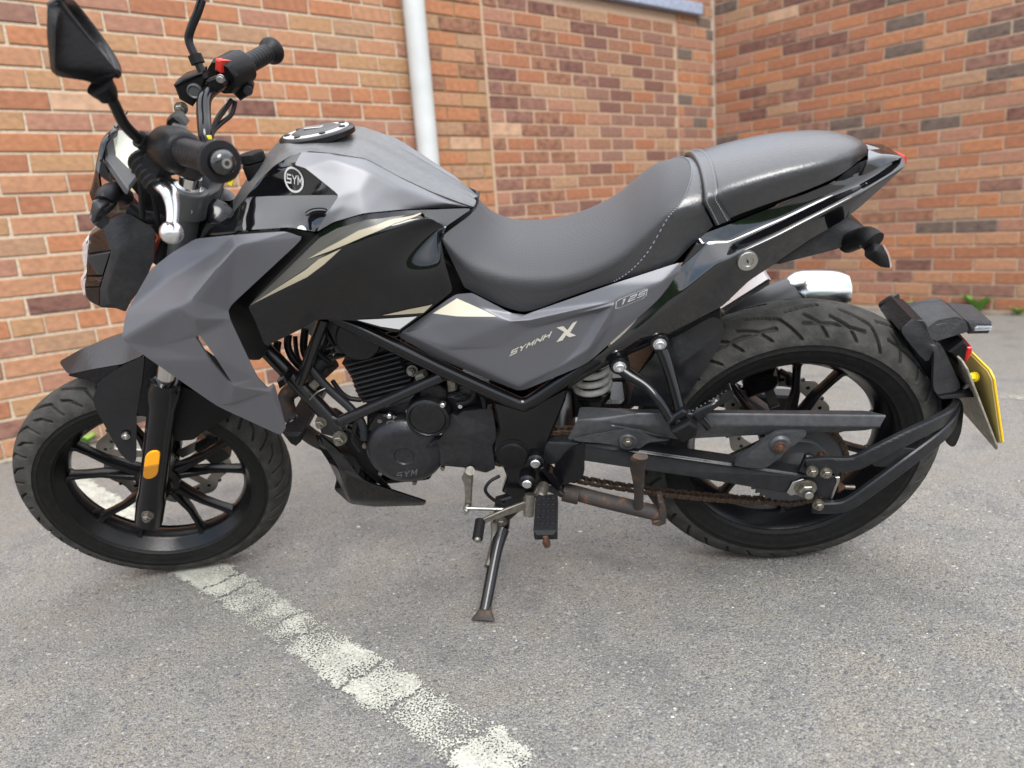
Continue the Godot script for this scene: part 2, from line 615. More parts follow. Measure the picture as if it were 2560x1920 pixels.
func make_ground() -> void:
	# tarmac: dark stones and sandy fines, computed from cell noise, over one large sheet
	var n := 1024
	var cells := noise(51, 0.06, FastNoiseLite.TYPE_CELLULAR, 1)
	cells.cellular_return_type = FastNoiseLite.RETURN_CELL_VALUE
	cells.cellular_jitter = 1.0
	var edge := noise(51, 0.06, FastNoiseLite.TYPE_CELLULAR, 1)
	edge.cellular_return_type = FastNoiseLite.RETURN_DISTANCE2_SUB
	edge.cellular_jitter = 1.0
	var a := bytes(cells, n)
	var b := bytes(edge, n)
	var g := bytes(noise(53, 0.12, FastNoiseLite.TYPE_SIMPLEX, 3), n)
	var l := bytes(noise(54, 0.008), n)
	var im := Image.create(n, n, false, Image.FORMAT_RGB8)
	var hi := PackedByteArray(); hi.resize(n * n)
	for i in n * n:
		var stone := smoothstep(30.0, 90.0, float(b[i]) + (a[i] - 128) * 0.4)
		var tone := a[i] / 255.0
		var grit := g[i] / 255.0
		var sand := Color(0.24, 0.229, 0.208) * (0.3 + 1.3 * grit)
		var rock := Color(0.105, 0.107, 0.111).lerp(Color(0.27, 0.265, 0.253), tone) * (0.5 + 0.95 * grit)
		var cc := sand.lerp(rock, stone * (0.45 + 0.55 * smoothstep(0.25, 0.6, l[i] / 255.0)))
		im.set_pixel(i % n, i / n, Color(cc.r, cc.g, cc.b).linear_to_srgb())
		hi[i] = int(clampf(0.25 + stone * (0.3 + 0.4 * tone) + 0.35 * (grit - 0.5), 0, 1) * 255)
	im.generate_mipmaps()
	var hm := Image.create_from_data(n, n, false, Image.FORMAT_L8, hi)
	hm.convert(Image.FORMAT_RGBA8)
	hm.bump_map_to_normal_map(5.0)
	hm.generate_mipmaps()
	var m := mat("tarmac", Color.WHITE, 0.85)
	m.albedo_texture = ImageTexture.create_from_image(im)
	m.normal_enabled = true
	m.normal_texture = ImageTexture.create_from_image(hm)
	m.normal_scale = 0.9
	m.uv1_triplanar = true
	m.uv1_world_triplanar = true
	m.uv1_scale = Vector3.ONE * 1.9
	m.detail_enabled = true
	m.detail_blend_mode = BaseMaterial3D.BLEND_MODE_MUL
	m.detail_uv_layer = BaseMaterial3D.DETAIL_UV_2
	m.uv2_triplanar = true
	m.uv2_world_triplanar = true
	m.uv2_scale = Vector3.ONE * 0.4
	m.detail_albedo = ramp(56, 0.02, [[0.0, Color(0.8, 0.8, 0.81)], [0.3, Color(0.88, 0.88, 0.88)], [0.5, Color(0.94, 0.935, 0.93)], [0.7, Color(0.92, 0.91, 0.89)], [1.0, Color(1, 0.98, 0.95)]], 512)
	var pm := PlaneMesh.new()
	pm.size = Vector2(60, 60)
	var o := obj("tarmac", pm, m, self)
	o.set_meta("kind", "structure")
	# loose chippings proud of the surface
	var rng := RandomNumberGenerator.new()
	rng.seed = 5
	var chip := Sh.new()
	for q in [Vector3(1, 0, 0), Vector3(0.2, 0.1, 0.9), Vector3(-0.9, 0, 0.3), Vector3(-0.5, 0.05, -0.8), Vector3(0.6, 0, -0.8), Vector3(0.1, 0.55, 0.1), Vector3(0, -0.5, 0)]: chip.v.append(q)
	for k in 5:
		chip.tri(k, (k + 1) % 5, 5)
		chip.tri((k + 1) % 5, k, 6)
	outward(chip)
	var mm := MultiMesh.new()
	mm.transform_format = MultiMesh.TRANSFORM_3D
	mm.use_colors = true
	mm.mesh = chip.mesh(1.0)
	var total := 70000
	mm.instance_count = total
	for i in total:
		var at := Vector3(rng.randf_range(-1.3, 1.6), 0.0, rng.randf_range(-0.35, 1.05))
		var foot := i % 8 == 0
		if foot:
			# swept up against the foot of a wall
			var u := rng.randf()
			var off := 0.006 + 0.05 * pow(rng.randf(), 2.0)
			at = Vector3(1.3384, 0, -4.2577) + (Vector3(.703, 0, -.7112) * (-4.8 * u) + Vector3(.7112, 0, .703) * off if i % 16 == 0 else Vector3(.7163, 0, .6978) * (2.4 * u) + Vector3(-.6978, 0, .7163) * off)
		var s := rng.randf_range(0.001, 0.0026) * (2.2 if foot else 1.0) * (1.0 + 1.0 * pow(rng.randf(), 10))
		var bs := Basis(Vector3.UP, rng.randf() * TAU).scaled(Vector3(s * rng.randf_range(0.7, 1.5), s * rng.randf_range(0.5, 1.0), s))
		mm.set_instance_transform(i, Transform3D(bs, at))
		var t := pow(rng.randf(), 2.2)
		var cc := Color(0.07, 0.074, 0.082).lerp(Color(0.31, 0.3, 0.27), t)
		if rng.randf() < 0.004: cc = Color(0.55, 0.54, 0.5)
		if foot: cc = cc.lerp(Color(0.13, 0.105, 0.07), 0.65)
		mm.set_instance_color(i, cc)
	var gm := mat("chipping", Color.WHITE, 0.8)
	gm.vertex_color_use_as_albedo = true
	var mi := MultiMeshInstance3D.new()
	mi.name = "chippings"
	mi.multimesh = mm
	mi.material_override = gm
	add_child(mi)
	tag(mi, "loose stone chippings scattered over the grey tarmac", "gravel")
	mi.set_meta("kind", "stuff")
	# worn parking-bay lines: one strip of paint each, with holes, ragged edges and cracks across it
	var dir := Vector2(-0.775, -0.632).normalized()
	var side := Vector2(dir.y, -dir.x)
	var wear := [[-0.9, -0.5], [-0.1, -0.5], [-0.07, 0.42], [0.0, 0.3], [0.03, -0.12], [0.16, -0.1], [0.19, 0.32], [0.27, 0.3], [0.33, 0.2], [0.45, 0.06], [0.52, -0.02], [0.6, 0.08], [0.68, 0.02], [0.77, 0.1], [0.83, 0.2], [0.9, 0.38], [1.2, 0.42], [3.0, 0.45]]
	strip("parking_line", Vector2(0.10, 0.61) + side * 0.02, dir, side, [[-0.9, 1.0, 2048], [1.0, 2.9, 1024]], wear, [0.02, 0.172, 0.29, 0.503, 0.578, 0.79, 0.857, 1.5])
	strip("parking_line_001", Vector2(2.6, -0.5), dir, side, [[0.0, 3.6, 1024]], [[0.0, -0.3], [4.0, -0.35]], [])

func strip(called: String, from: Vector2, dir: Vector2, side: Vector2, runs: Array, wear: Array, cracks: Array) -> void:
	var line := Node3D.new()
	line.name = called
	add_child(line)
	line.set_meta("kind", "structure")
	var coarse := noise(61, 9.0, FastNoiseLite.TYPE_SIMPLEX_SMOOTH, 3)
	var pits := noise(62, 190.0, FastNoiseLite.TYPE_SIMPLEX_SMOOTH, 2)
	var wob := noise(63, 22.0, FastNoiseLite.TYPE_SIMPLEX_SMOOTH, 4)
	for run in runs:
		var h: int = run[2]
		var w := 144
		var im := Image.create(w, h, false, Image.FORMAT_RGBA8)
		for y in h:
			var s: float = lerpf(run[0], run[1], (y + 0.5) / h)
			var k := 0.0
			for i in wear.size() - 1:
				if s >= wear[i][0] and s < wear[i + 1][0]: k = lerpf(wear[i][1], wear[i + 1][1], (s - wear[i][0]) / (wear[i + 1][0] - wear[i][0]))
			for x in w:
				var t := lerpf(-0.072, 0.072, (x + 0.5) / w)
				var v := k + coarse.get_noise_2d(s, t) * 0.45 + pits.get_noise_2d(s, t) * 0.78
				v -= maxf(0.0, absf(t) + wob.get_noise_2d(s, t + 5.0) * 0.014 - 0.044) * 60.0
				for c in cracks:
					var off: float = absf(s - c + wob.get_noise_2d(t * 1.3, c * 7.0) * 0.02 + t * 0.06)
					if off < 0.006: v -= (0.006 - off) * 220.0 * (0.6 + wob.get_noise_2d(t * 3.0, c))
				var tone := 0.9 + 0.12 * pits.get_noise_2d(t * 0.6, s * 0.6) + 0.1 * coarse.get_noise_2d(t * 4.0, s)
				im.set_pixel(x, y, Color(tone, tone, tone * 0.985, 1.0 if v > 0.0 else 0.0))
		var q := mat("road_paint", lin(0.5, 0.5, 0.45), 0.85)
		q.albedo_texture = ImageTexture.create_from_image(im)
		q.transparency = BaseMaterial3D.TRANSPARENCY_ALPHA_SCISSOR
		q.alpha_scissor_threshold = 0.5
		var pv := PackedVector3Array(); var pn := PackedVector3Array(); var uv := PackedVector2Array()
		for e in [[run[0], -1, 0, 0], [run[0], 1, 1, 0], [run[1], 1, 1, 1], [run[1], -1, 0, 1]]:
			var p: Vector2 = from + dir * e[0] + side * (e[1] * 0.072)
			pv.append(Vector3(p.x, 0.004, p.y))
			pn.append(Vector3.UP)
			uv.append(Vector2(e[2], e[3]))
		var up := (pv[1] - pv[0]).cross(pv[2] - pv[0]).y > 0
		obj("paint", Sh.surface(pv, pn, PackedInt32Array([0, 2, 1, 0, 3, 2] if up else [0, 1, 2, 0, 2, 3]), uv), q, line)

func brick_mesh(l: float, h: float, seed_: int) -> ArrayMesh:
	# a brick with worn arrises: x along the wall, z out of it
	var rng := RandomNumberGenerator.new()
	rng.seed = seed_
	var out := []
	var b := 0.003
	for q in [[-1, -1], [1, -1], [1, 1], [-1, 1]]:
		out.append(Vector3(q[0] * l * 0.5 + rng.randf_range(-0.002, 0.002), q[1] * h * 0.5 + rng.randf_range(-0.0015, 0.0015), rng.randf_range(-0.001, 0.001)))
	return prism(out, Vector3(0, 0, -0.05), b).mesh(20.0)

var brick_mats := {}
func brick_mat(called: String, r: float, g: float, b: float, tex: Texture2D, bump: Texture2D) -> void:
	mat(called, lin(r, g, b), 0.88)
	grain(called, tex, 3.2, bump, 0.5, true)

func lay(wall: Node3D, bricks: Array, meshes: Array, keep: int, eye: Vector3) -> void:
	# bricks: [s, y, length, material, out, sort key]; the nearest ones in view become parts, the rest one mass
	bricks.sort_custom(func(p, q): return p[5] < q[5])
	var rest := {}
	var count := 0
	for b in bricks:
		var at := Vector3(b[0], b[1], 0.006 + b[4])
		var long: float = b[2]
		var kind := 0 if long > 0.16 else 1
		var sc: float = long / [0.2135, 0.1015][kind]
		if count < keep:
			var o := obj("brick", meshes[kind][count % meshes[kind].size()], b[3], wall)
			o.position = at
			o.scale.x = sc
			count += 1
		else:
			if not rest.has(kind): rest[kind] = []
			rest[kind].append([Transform3D(Basis.from_scale(Vector3(sc, 1, 1)), at), M[b[3]].albedo_color.srgb_to_linear()])
	if not M.has("brick_rest"):
		mat("brick_rest", Color.WHITE, 0.88).vertex_color_use_as_albedo = true
		grain("brick_rest", M["brick_orange"].albedo_texture, 3.2, M["brick_orange"].normal_texture, 0.5, true)
	for k in rest:
		var mm := MultiMesh.new()
		mm.transform_format = MultiMesh.TRANSFORM_3D
		mm.use_colors = true
		mm.mesh = meshes[k][0]
		mm.instance_count = rest[k].size()
		for i in rest[k].size():
			mm.set_instance_transform(i, rest[k][i][0])
			mm.set_instance_color(i, rest[k][i][1])
		var mi := MultiMeshInstance3D.new()
		mi.name = "brickwork"
		mi.multimesh = mm
		mi.material_override = M["brick_rest"]
		wall.add_child(mi, true)
		mi.set_meta("kind", "stuff")

func seen(wall: Node3D, s: float, y: float) -> float:
	# sort key: bricks in the camera's field first, nearest first
	var cam: Camera3D = get_node("camera")
	var w := wall.transform * Vector3(s, y, 0)
	var q := cam.transform.affine_inverse() * w
	var t := tan(deg_to_rad(cam.fov * 0.5))
	var u := absf(q.x / -q.z) / (t * 4.0 / 3.0); var v := absf(q.y / -q.z) / t
	var inside := q.z < 0 and u < 1.06 and v < 1.08
	# what the machine covers comes later
	var px := 1280.0 + 960.0 / t * q.x / -q.z; var py := 960.0 - 960.0 / t * q.y / -q.z
	var covered := px > 330 and px < 2100 and py > 620
	return -q.z + (0.0 if inside else 100.0) + (50.0 if covered else 0.0)

func make_walls() -> void:
	var rng := RandomNumberGenerator.new()
	rng.seed = 77
	var tex := mottle(71, 0.02, 0.75, 1.0)
	var tex2 := ramp(72, 0.014, [[0.0, Color(0.55, 0.5, 0.52)], [0.45, Color(0.85, 0.83, 0.82)], [1.0, Color(1, 1, 1)]], 512)
	var bump := relief(73, 0.12, 3.0)
	var bloom := ramp(74, 0.012, [[0.0, Color(0.8, 0.78, 0.76)], [0.5, Color(0.95, 0.94, 0.92)], [0.62, Color(1, 0.98, 0.95)], [0.75, Color(1, 1, 1)]], 512)
	brick_mat("brick_bloomed", 0.47, 0.3, 0.2, bloom, bump)
	brick_mat("brick_orange", 0.453, 0.192, 0.091, tex, bump)
	brick_mat("brick_orange_pale", 0.465, 0.235, 0.128, tex, bump)
	brick_mat("brick_rust", 0.383, 0.158, 0.081, tex, bump)
	brick_mat("brick_pink", 0.396, 0.195, 0.125, tex, bump)
	brick_mat("brick_brown", 0.316, 0.155, 0.093, tex2, bump)
	brick_mat("brick_ochre", 0.440, 0.247, 0.125, tex, bump)
	brick_mat("brick_plum", 0.210, 0.099, 0.073, tex2, bump)
	brick_mat("brick_slate", 0.171, 0.127, 0.102, tex2, bump)
	brick_mat("brick_buff", 0.406, 0.236, 0.138, tex, bump)
	brick_mat("brick_mauve", 0.281, 0.147, 0.106, tex2, bump)
	mat("mortar_cream", lin(0.64, 0.53, 0.39), 0.95)
	grain("mortar_cream", tex, 6.0, bump, 0.8, true)
	mat("mortar_brown", lin(0.34, 0.225, 0.12), 0.95)
	grain("mortar_brown", tex, 6.0, bump, 0.8, true)
	mat("mortar_peach", lin(0.56, 0.4, 0.275), 0.95)
	grain("mortar_peach", tex, 6.0, bump, 0.8, true)
	mat("mortar_tan", lin(0.53, 0.4, 0.29), 0.95)
	grain("mortar_tan", tex, 6.0, bump, 0.8, true)
	var long := []; var head := []
	for k in 6:
		long.append(brick_mesh(0.2135, 0.0645, 100 + k))
		head.append(brick_mesh(0.1015, 0.0645, 200 + k))
	var meshes := [long, head]
	var eye := Vector3(.2764, .7728, 1.5583)
	# ---- left wall, with an old infill panel
	var w := thing("brick_wall", "long orange brick wall with a pale brick infill panel and white drainpipe", "wall")
	w.transform = Transform3D(Basis(Vector3(.703, 0, -.7112), Vector3.UP, Vector3(.7112, 0, .703)), Vector3(1.3384, 0, -4.2577))
	var slab := func(called, x0, x1, y1, z, m):
		obj(called, prism([Vector3(x0, -0.05, z), Vector3(x1, -0.05, z), Vector3(x1, y1, z), Vector3(x0, y1, z)], Vector3(0, 0, -0.12), 0.001), m, w)
	var top := 2.95
	slab.call("mortar", -7.0, -2.56, top, 0.0, "mortar_cream")
	slab.call("mortar", -2.56, -2.15, top, 0.0, "mortar_brown")
	slab.call("mortar", -2.15, -0.44, 2.02, 0.001, "mortar_peach")
	slab.call("mortar", -0.44, 0.0, top, 0.0, "mortar_tan")
	var start := {0: -4.261, 1: -4.374, 2: -4.271, 4: -4.274, 5: -4.369, 6: -4.269, 7: -4.384, 8: -4.272, 10: -4.268, 11: -4.386, 12: -4.27, 13: -4.387, 14: -4.273, 16: -4.28, 17: -4.39, 18: -4.282, 19: -4.393, 20: -4.285, 21: -4.44}
	var warm := ["brick_orange", "brick_orange_pale", "brick_orange_pale", "brick_rust", "brick_pink", "brick_orange_pale", "brick_ochre", "brick_buff", "brick_orange"]
	var dark := ["brick_plum", "brick_mauve", "brick_brown", "brick_slate"]
	var list := []
	# one course between two ends: whole bricks from a given joint on, cut at both ends
	var course := func(into: Array, wall: Node3D, y: float, a: float, b: float, joint: float, step: float, gap: float, choose: Callable):
		var s := joint
		while s > a: s -= step
		while s < b:
			var p := maxf(s, a)
			var q := minf(s + step, b)
			if q - p > 0.035: into.append([(p + q) * 0.5, y, q - p - gap, "brick_bloomed" if rng.randf() < 0.008 else choose.call(), rng.randf_range(-0.0015, 0.0015), seen(wall, p, y)])
			s += step
	for c in range(-17, 22):
		# course c counts down from the one whose top joint is 1.658 m up
		var y := 0.0834 + 0.075 * (21 - c) - 0.0375
		if y > top - 0.04: continue
		var header: bool = posmod(c, 6) == 3
		var s0: float = -4.336 if header else start.get(c, -4.27 - 0.11 * posmod(c, 2))
		course.call(list, w, y, -6.95, -2.565, s0, 0.1118 if header else 0.2215, 0.0095, func():
			if rng.randf() < (0.2 if c > 6 else 0.05): return dark[rng.randi() % 3]
			if c >= 7 and c <= 14 and rng.randf() < 0.6: return ["brick_orange", "brick_orange", "brick_rust", "brick_orange_pale"][rng.randi() % 4]
			return warm[rng.randi() % warm.size()])
		course.call(list, w, y, -2.56, -2.153, -2.66 + 0.105 * posmod(c, 2), 0.2225, 0.0095, func():
			return ["brick_orange", "brick_orange_pale", "brick_ochre", "brick_orange", "brick_buff", "brick_brown"][rng.randi() % 6])
		course.call(list, w, y, -0.437, -0.008, -0.437 - 0.11 * posmod(c, 2), 0.1725, 0.01, func():
			return ["brick_orange", "brick_buff", "brick_brown", "brick_orange_pale", "brick_mauve", "brick_slate", "brick_pink"][rng.randi() % 7])
	# the infill: stretchers with broad joints
	for c in 27:
		var y := 0.034 + 0.075 * c + 0.012
		if y > 1.985: continue
		course.call(list, w, y, -2.14, -0.445, -2.14 + 0.11 * (c % 2), 0.2225, 0.014, func():
			return ["brick_brown", "brick_mauve", "brick_pink", "brick_plum", "brick_mauve", "brick_brown", "brick_mauve", "brick_buff", "brick_rust"][rng.randi() % 9])
	lay(w, list, meshes, 300, eye)
	# window sill over the infill
	obj("window_sill", prism([Vector3(-2.2, 2.026, 0.055), Vector3(-0.2, 2.026, 0.055), Vector3(-0.2, 2.1, 0.055), Vector3(-2.2, 2.1, 0.055)], Vector3(0, 0, -0.17), 0.004), "sill_paint", w)
	var win := obj("window", prism([Vector3(-2.15, 2.1, -0.06), Vector3(-0.44, 2.1, -0.06), Vector3(-0.44, top, -0.06), Vector3(-2.15, top, -0.06)], Vector3(0, 0, -0.04), 0.002), "gloss_black", w)
	obj("frame", prism([Vector3(-2.15, 2.1, -0.045), Vector3(-0.44, 2.1, -0.045), Vector3(-0.44, 2.16, -0.045), Vector3(-2.15, 2.16, -0.045)], Vector3(0, 0, -0.03), 0.004), "pipe_white", win)
	# drainpipe
	var pipe := thing("drainpipe", "white plastic drainpipe fixed to the brick wall behind the tank", "drainpipe", Vector3(1.3384, 0, -4.2577) + Vector3(.703, 0, -.7112) * -2.632 + Vector3(.7112, 0, .703) * 0.075)
	obj("pipe", lathe([Vector2(0.0, 0.02), Vector2(0.053, 0.02), Vector2(0.055, 0.022), Vector2(0.055, 2.93), Vector2(0.0, 2.93)], Vector3.ZERO, Vector3.UP, 40), "pipe_white", pipe)
	for y in [0.55, 2.3]:
		obj("bracket", lathe([Vector2(0.056, -0.015), Vector2(0.06, -0.015), Vector2(0.06, 0.015), Vector2(0.056, 0.015)], Vector3(0, y, 0), Vector3.UP, 32, true), "pipe_white", pipe)
	# ---- right wall: plain stretcher bond
	var r := thing("brick_wall", "mixed red and purple brick wall in stretcher bond behind the rear wheel", "wall")
	r.transform = Transform3D(Basis(Vector3(.7163, 0, .6978), Vector3.UP, Vector3(-.6978, 0, .7163)), Vector3(1.3384, 0, -4.2577))
	obj("mortar", prism([Vector3(0.0, -0.05, 0.0), Vector3(5.0, -0.05, 0.0), Vector3(5.0, top, 0.0), Vector3(0.0, top, 0.0)], Vector3(0, 0, -0.12), 0.001), "mortar_tan", r)
	var rl := []
	for c in 39:
		var y := 0.0597 + 0.075 * c
		if y > top - 0.04: continue
		course.call(rl, r, y, 0.012, 4.95, 1.6525 if posmod(c, 2) == 0 else 1.764, 0.2233, 0.0105, func():
			return ["brick_rust", "brick_rust", "brick_orange", "brick_pink", "brick_brown", "brick_orange", "brick_mauve", "brick_plum", "brick_slate", "brick_buff", "brick_rust", "brick_orange_pale"][rng.randi() % 12])
	lay(r, rl, meshes, 300, eye)

func make_weeds() -> void:
	var rng := RandomNumberGenerator.new()
	rng.seed = 9
	var weed := func(label: String, at: Vector3, leaves: int, size: float, up: float, m: String):
		var t := thing("weed", label, "weed", at, "weeds at the foot of the walls")
		for k in leaves:
			var a := TAU * k / leaves + rng.randf_range(-0.3, 0.3)
			var d := Vector3(cos(a), 0, sin(a))
			var l := size * rng.randf_range(0.7, 1.1)
			var wd := l * 0.16
			var s := Sh.new()
			var side := d.cross(Vector3.UP)
			for i in 6:
				var q := i / 5.0
				var p := d * (l * 0.55 * q) + Vector3.UP * (l * up * (q - 0.35 * q * q))
				var ww := wd * sin(PI * (0.08 + 0.9 * q))
				s.v.append(p - side * ww + Vector3.UP * ww * 0.3)
				s.v.append(p)
				s.v.append(p + side * ww + Vector3.UP * ww * 0.3)
			for i in 5:
				s.quad(3 * i, 3 * i + 1, 3 * i + 4, 3 * i + 3)
				s.quad(3 * i + 1, 3 * i + 2, 3 * i + 5, 3 * i + 4)
			obj("leaf", s, m, t)
	var r0 := Vector3(1.3384, 0, -4.2577); var rd := Vector3(.7163, 0, .6978); var rn := Vector3(-.6978, 0, .7163)
	weed.call("tall bright green weed at the wall foot, right of the number plate", r0 + rd * 1.8127 + rn * 0.04, 13, 0.17, 1.0, "leaf")
	weed.call("low pale green weed at the wall foot, above the plate bracket", r0 + rd * 1.4607 + rn * 0.04, 11, 0.13, 0.8, "leaf_pale")
	weed.call("tiny green sprout between the two larger weeds", r0 + rd * 1.6131 + rn * 0.03, 6, 0.055, 0.6, "leaf")
	weed.call("green weed at the far right edge of the picture by the wall", r0 + rd * 2.0196 + rn * 0.03, 8, 0.09, 0.8, "leaf")
	weed.call("small green weed against the left wall, seen through the front wheel", Vector3(1.3384, 0, -4.2577) + Vector3(.703, 0, -.7112) * -4.4049 + Vector3(.7112, 0, .703) * 0.04, 10, 0.1, 0.7, "leaf_pale")

func make_hedge() -> void:
	# the hedge across the car park, behind the photographer: the black flank mirrors it
	var rng := RandomNumberGenerator.new()
	rng.seed = 31
	var h := thing("hedge", "clipped green hedge across the car park, mirrored in the glossy black flank", "hedge", Vector3(0.6, 0, 9.5))
	var core := []
	var lump := noise(91, 0.9)
	for i in 25:
		var x := -6.0 + i * 0.5
		var ring := []
		for k in 9:
			var a := PI * k / 8
			var r := 1.0 + 0.12 * lump.get_noise_2d(x, k * 0.7)
			ring.append(Vector3(x, maxf(0.0, sin(a) * 1.45 * r), -cos(a) * 0.7 * r))
		core.append(ring)
	mat("hedge_green", lin(0.05, 0.13, 0.02), 0.7)
	obj("stems", outward(loft(core)), "hedge_green", h)
	var leaf := Sh.new()
	for q in [Vector3(0, 0, 0), Vector3(0.5, 0.12, 0.35), Vector3(1, 0, 0), Vector3(0.5, 0.12, -0.35)]: leaf.v.append(q)
	leaf.quad(0, 1, 2, 3)
	var mm := MultiMesh.new()
	mm.transform_format = MultiMesh.TRANSFORM_3D
	mm.mesh = leaf.mesh(60)
	mm.instance_count = 9000
	for i in 9000:
		var x := rng.randf_range(-6, 6)
		var a := rng.randf_range(0.0, PI)
		var at := Vector3(x, sin(a) * 1.45 * rng.randf_range(0.95, 1.1), -cos(a) * 0.72 * rng.randf_range(0.95, 1.1))
		var bs := Basis.from_euler(Vector3(rng.randf() * TAU, rng.randf() * TAU, rng.randf() * TAU)).scaled(Vector3.ONE * rng.randf_range(0.06, 0.12))
		mm.set_instance_transform(i, Transform3D(bs, at))
	var mi := MultiMeshInstance3D.new()
	mi.name = "foliage"
	mi.multimesh = mm
	mi.material_override = M["hedge_green"]
	h.add_child(mi)
	mi.set_meta("kind", "stuff")

# ------------------------------------------------------------------ motorcycle
# Bike axes: x to the rear, y up, z to the machine's left (towards the photographer).

var steer_turn: Transform3D
var bike: Node3D

func flipz(q: Vector3) -> Vector3:
	return Vector3(q.x, q.y, -q.z)

func across(q: Vector3) -> Vector3:
	# the same point on the other side of the steered plane
	return steer_turn * flipz(steer_turn.affine_inverse() * q)

func steered_pair(s: Sh) -> Sh:
	var o := Sh.new()
	for q in s.v: o.v.append(across(q))
	o.f = s.f.duplicate()
	o.flip()
	return o

func drop(s: Sh, on: Sh, lift := 0.0008) -> Sh:
	# lays a flat shape on a surface, straight along z
	for i in s.v.size():
		var q := s.v[i]
		var best := -INF
		for t in range(0, on.f.size(), 3):
			var a := on.v[on.f[t]]; var b := on.v[on.f[t + 1]]; var c := on.v[on.f[t + 2]]
			if q.x < minf(a.x, minf(b.x, c.x)) or q.x > maxf(a.x, maxf(b.x, c.x)) or q.y < minf(a.y, minf(b.y, c.y)) or q.y > maxf(a.y, maxf(b.y, c.y)): continue
			var d := (b.y - c.y) * (a.x - c.x) + (c.x - b.x) * (a.y - c.y)
			if absf(d) < 1e-12: continue
			var u := ((b.y - c.y) * (q.x - c.x) + (c.x - b.x) * (q.y - c.y)) / d
			var w := ((c.y - a.y) * (q.x - c.x) + (a.x - c.x) * (q.y - c.y)) / d
			if u < -1e-4 or w < -1e-4 or u + w > 1.0001: continue
			best = maxf(best, u * a.z + w * b.z + (1 - u - w) * c.z)
		if best > -INF: s.v[i].z = best + lift
	return s

func decal(poly: Array, on: Sh, level := 3, lift := 0.0008) -> Sh:
	var s := Sh.new()
	var flat := PackedVector2Array()
	for q in poly:
		s.v.append(q)
		flat.append(Vector2(q.x, q.y))
	var idx := Geometry2D.triangulate_polygon(flat)
	for i in range(0, idx.size(), 3): s.tri(idx[i], idx[i + 1], idx[i + 2])
	s.orient(Vector3(0, 0, 1))
	for i in level: s.split()
	return drop(s, on, lift)

const GLYPHS := {
	"S": [[0, 1, 1, 1], [0, 1, 0, .5], [0, .5, 1, .5], [1, .5, 1, 0], [1, 0, 0, 0]],
	"Y": [[0, 1, .5, .45], [1, 1, .5, .45], [.5, .45, .5, 0]],
	"M": [[0, 0, 0, 1], [0, 1, .5, .25], [.5, .25, 1, 1], [1, 1, 1, 0]],
	"N": [[0, 0, 0, 1], [0, 1, 1, 0], [1, 0, 1, 1]],
	"H": [[0, 0, 0, 1], [1, 0, 1, 1], [0, .5, 1, .5]],
	"1": [[.35, 1, .6, 1], [.6, 1, .6, 0]],
	"2": [[0, 1, 1, 1], [1, 1, 1, .5], [1, .5, 0, .5], [0, .5, 0, 0], [0, 0, 1, 0]],
	"5": [[1, 1, 0, 1], [0, 1, 0, .5], [0, .5, 1, .5], [1, .5, 1, 0], [1, 0, 0, 0]],
	" ": []}

func block_letters(text: String, origin: Vector3, right: Vector3, up: Vector3, on: Sh, weight := 0.2, gap := 0.28) -> Sh:
	# heavy block capitals built of bars; the whole word spans right and up from origin
	var n := text.length()
	var cell := 1.0 / (n - gap)
	var s := Sh.new()
	for i in n:
		for b in GLYPHS[text[i]]:
			var w := weight * 0.5
			var a := Vector2(b[0], b[1]); var e := Vector2(b[2], b[3])
			var lo := Vector2(w, w); var sz := Vector2(1 - 2 * w, 1 - 2 * w)
			a = lo + a * sz; e = lo + e * sz
			var d := (e - a).normalized()
			var q := Vector2(-d.y, d.x) * w
			a -= d * w * (0.99 if absf(d.x) < 0.05 or absf(d.y) < 0.05 else 0.6)
			e += d * w * (0.99 if absf(d.x) < 0.05 or absf(d.y) < 0.05 else 0.6)
			var k := s.v.size()
			for c in [a + q, a - q, e - q, e + q]:
				s.v.append(origin + right * (cell * (i + c.x * (1 - gap))) + up * c.y)
			s.quad(k, k + 1, k + 2, k + 3)
	s.split()
	for i in range(0, s.f.size(), 3):
		if s.nrm(i).z < 0:
			var t := s.f[i]; s.f[i] = s.f[i + 1]; s.f[i + 1] = t
	return drop(s, on, 0.001)

# ---- wheels

func groove_depth(th: float, a: float, segs: Array, pitch: float) -> float:
	var d := 99.0
	var q := Vector2(th, absf(a))
	for s in segs:
		var e: Vector2 = s[1] - s[0]
		for k in [-pitch, 0.0, pitch]:
			var w := q + Vector2(k, 0) - s[0] as Vector2
			w.x *= 0.0052; w.y *= 0.00112
			var ee := Vector2(e.x * 0.0052, e.y * 0.00112)
			var t := clampf(w.dot(ee) / ee.length_squared(), 0, 1)
			d = minf(d, (w - ee * t).length())
	return d

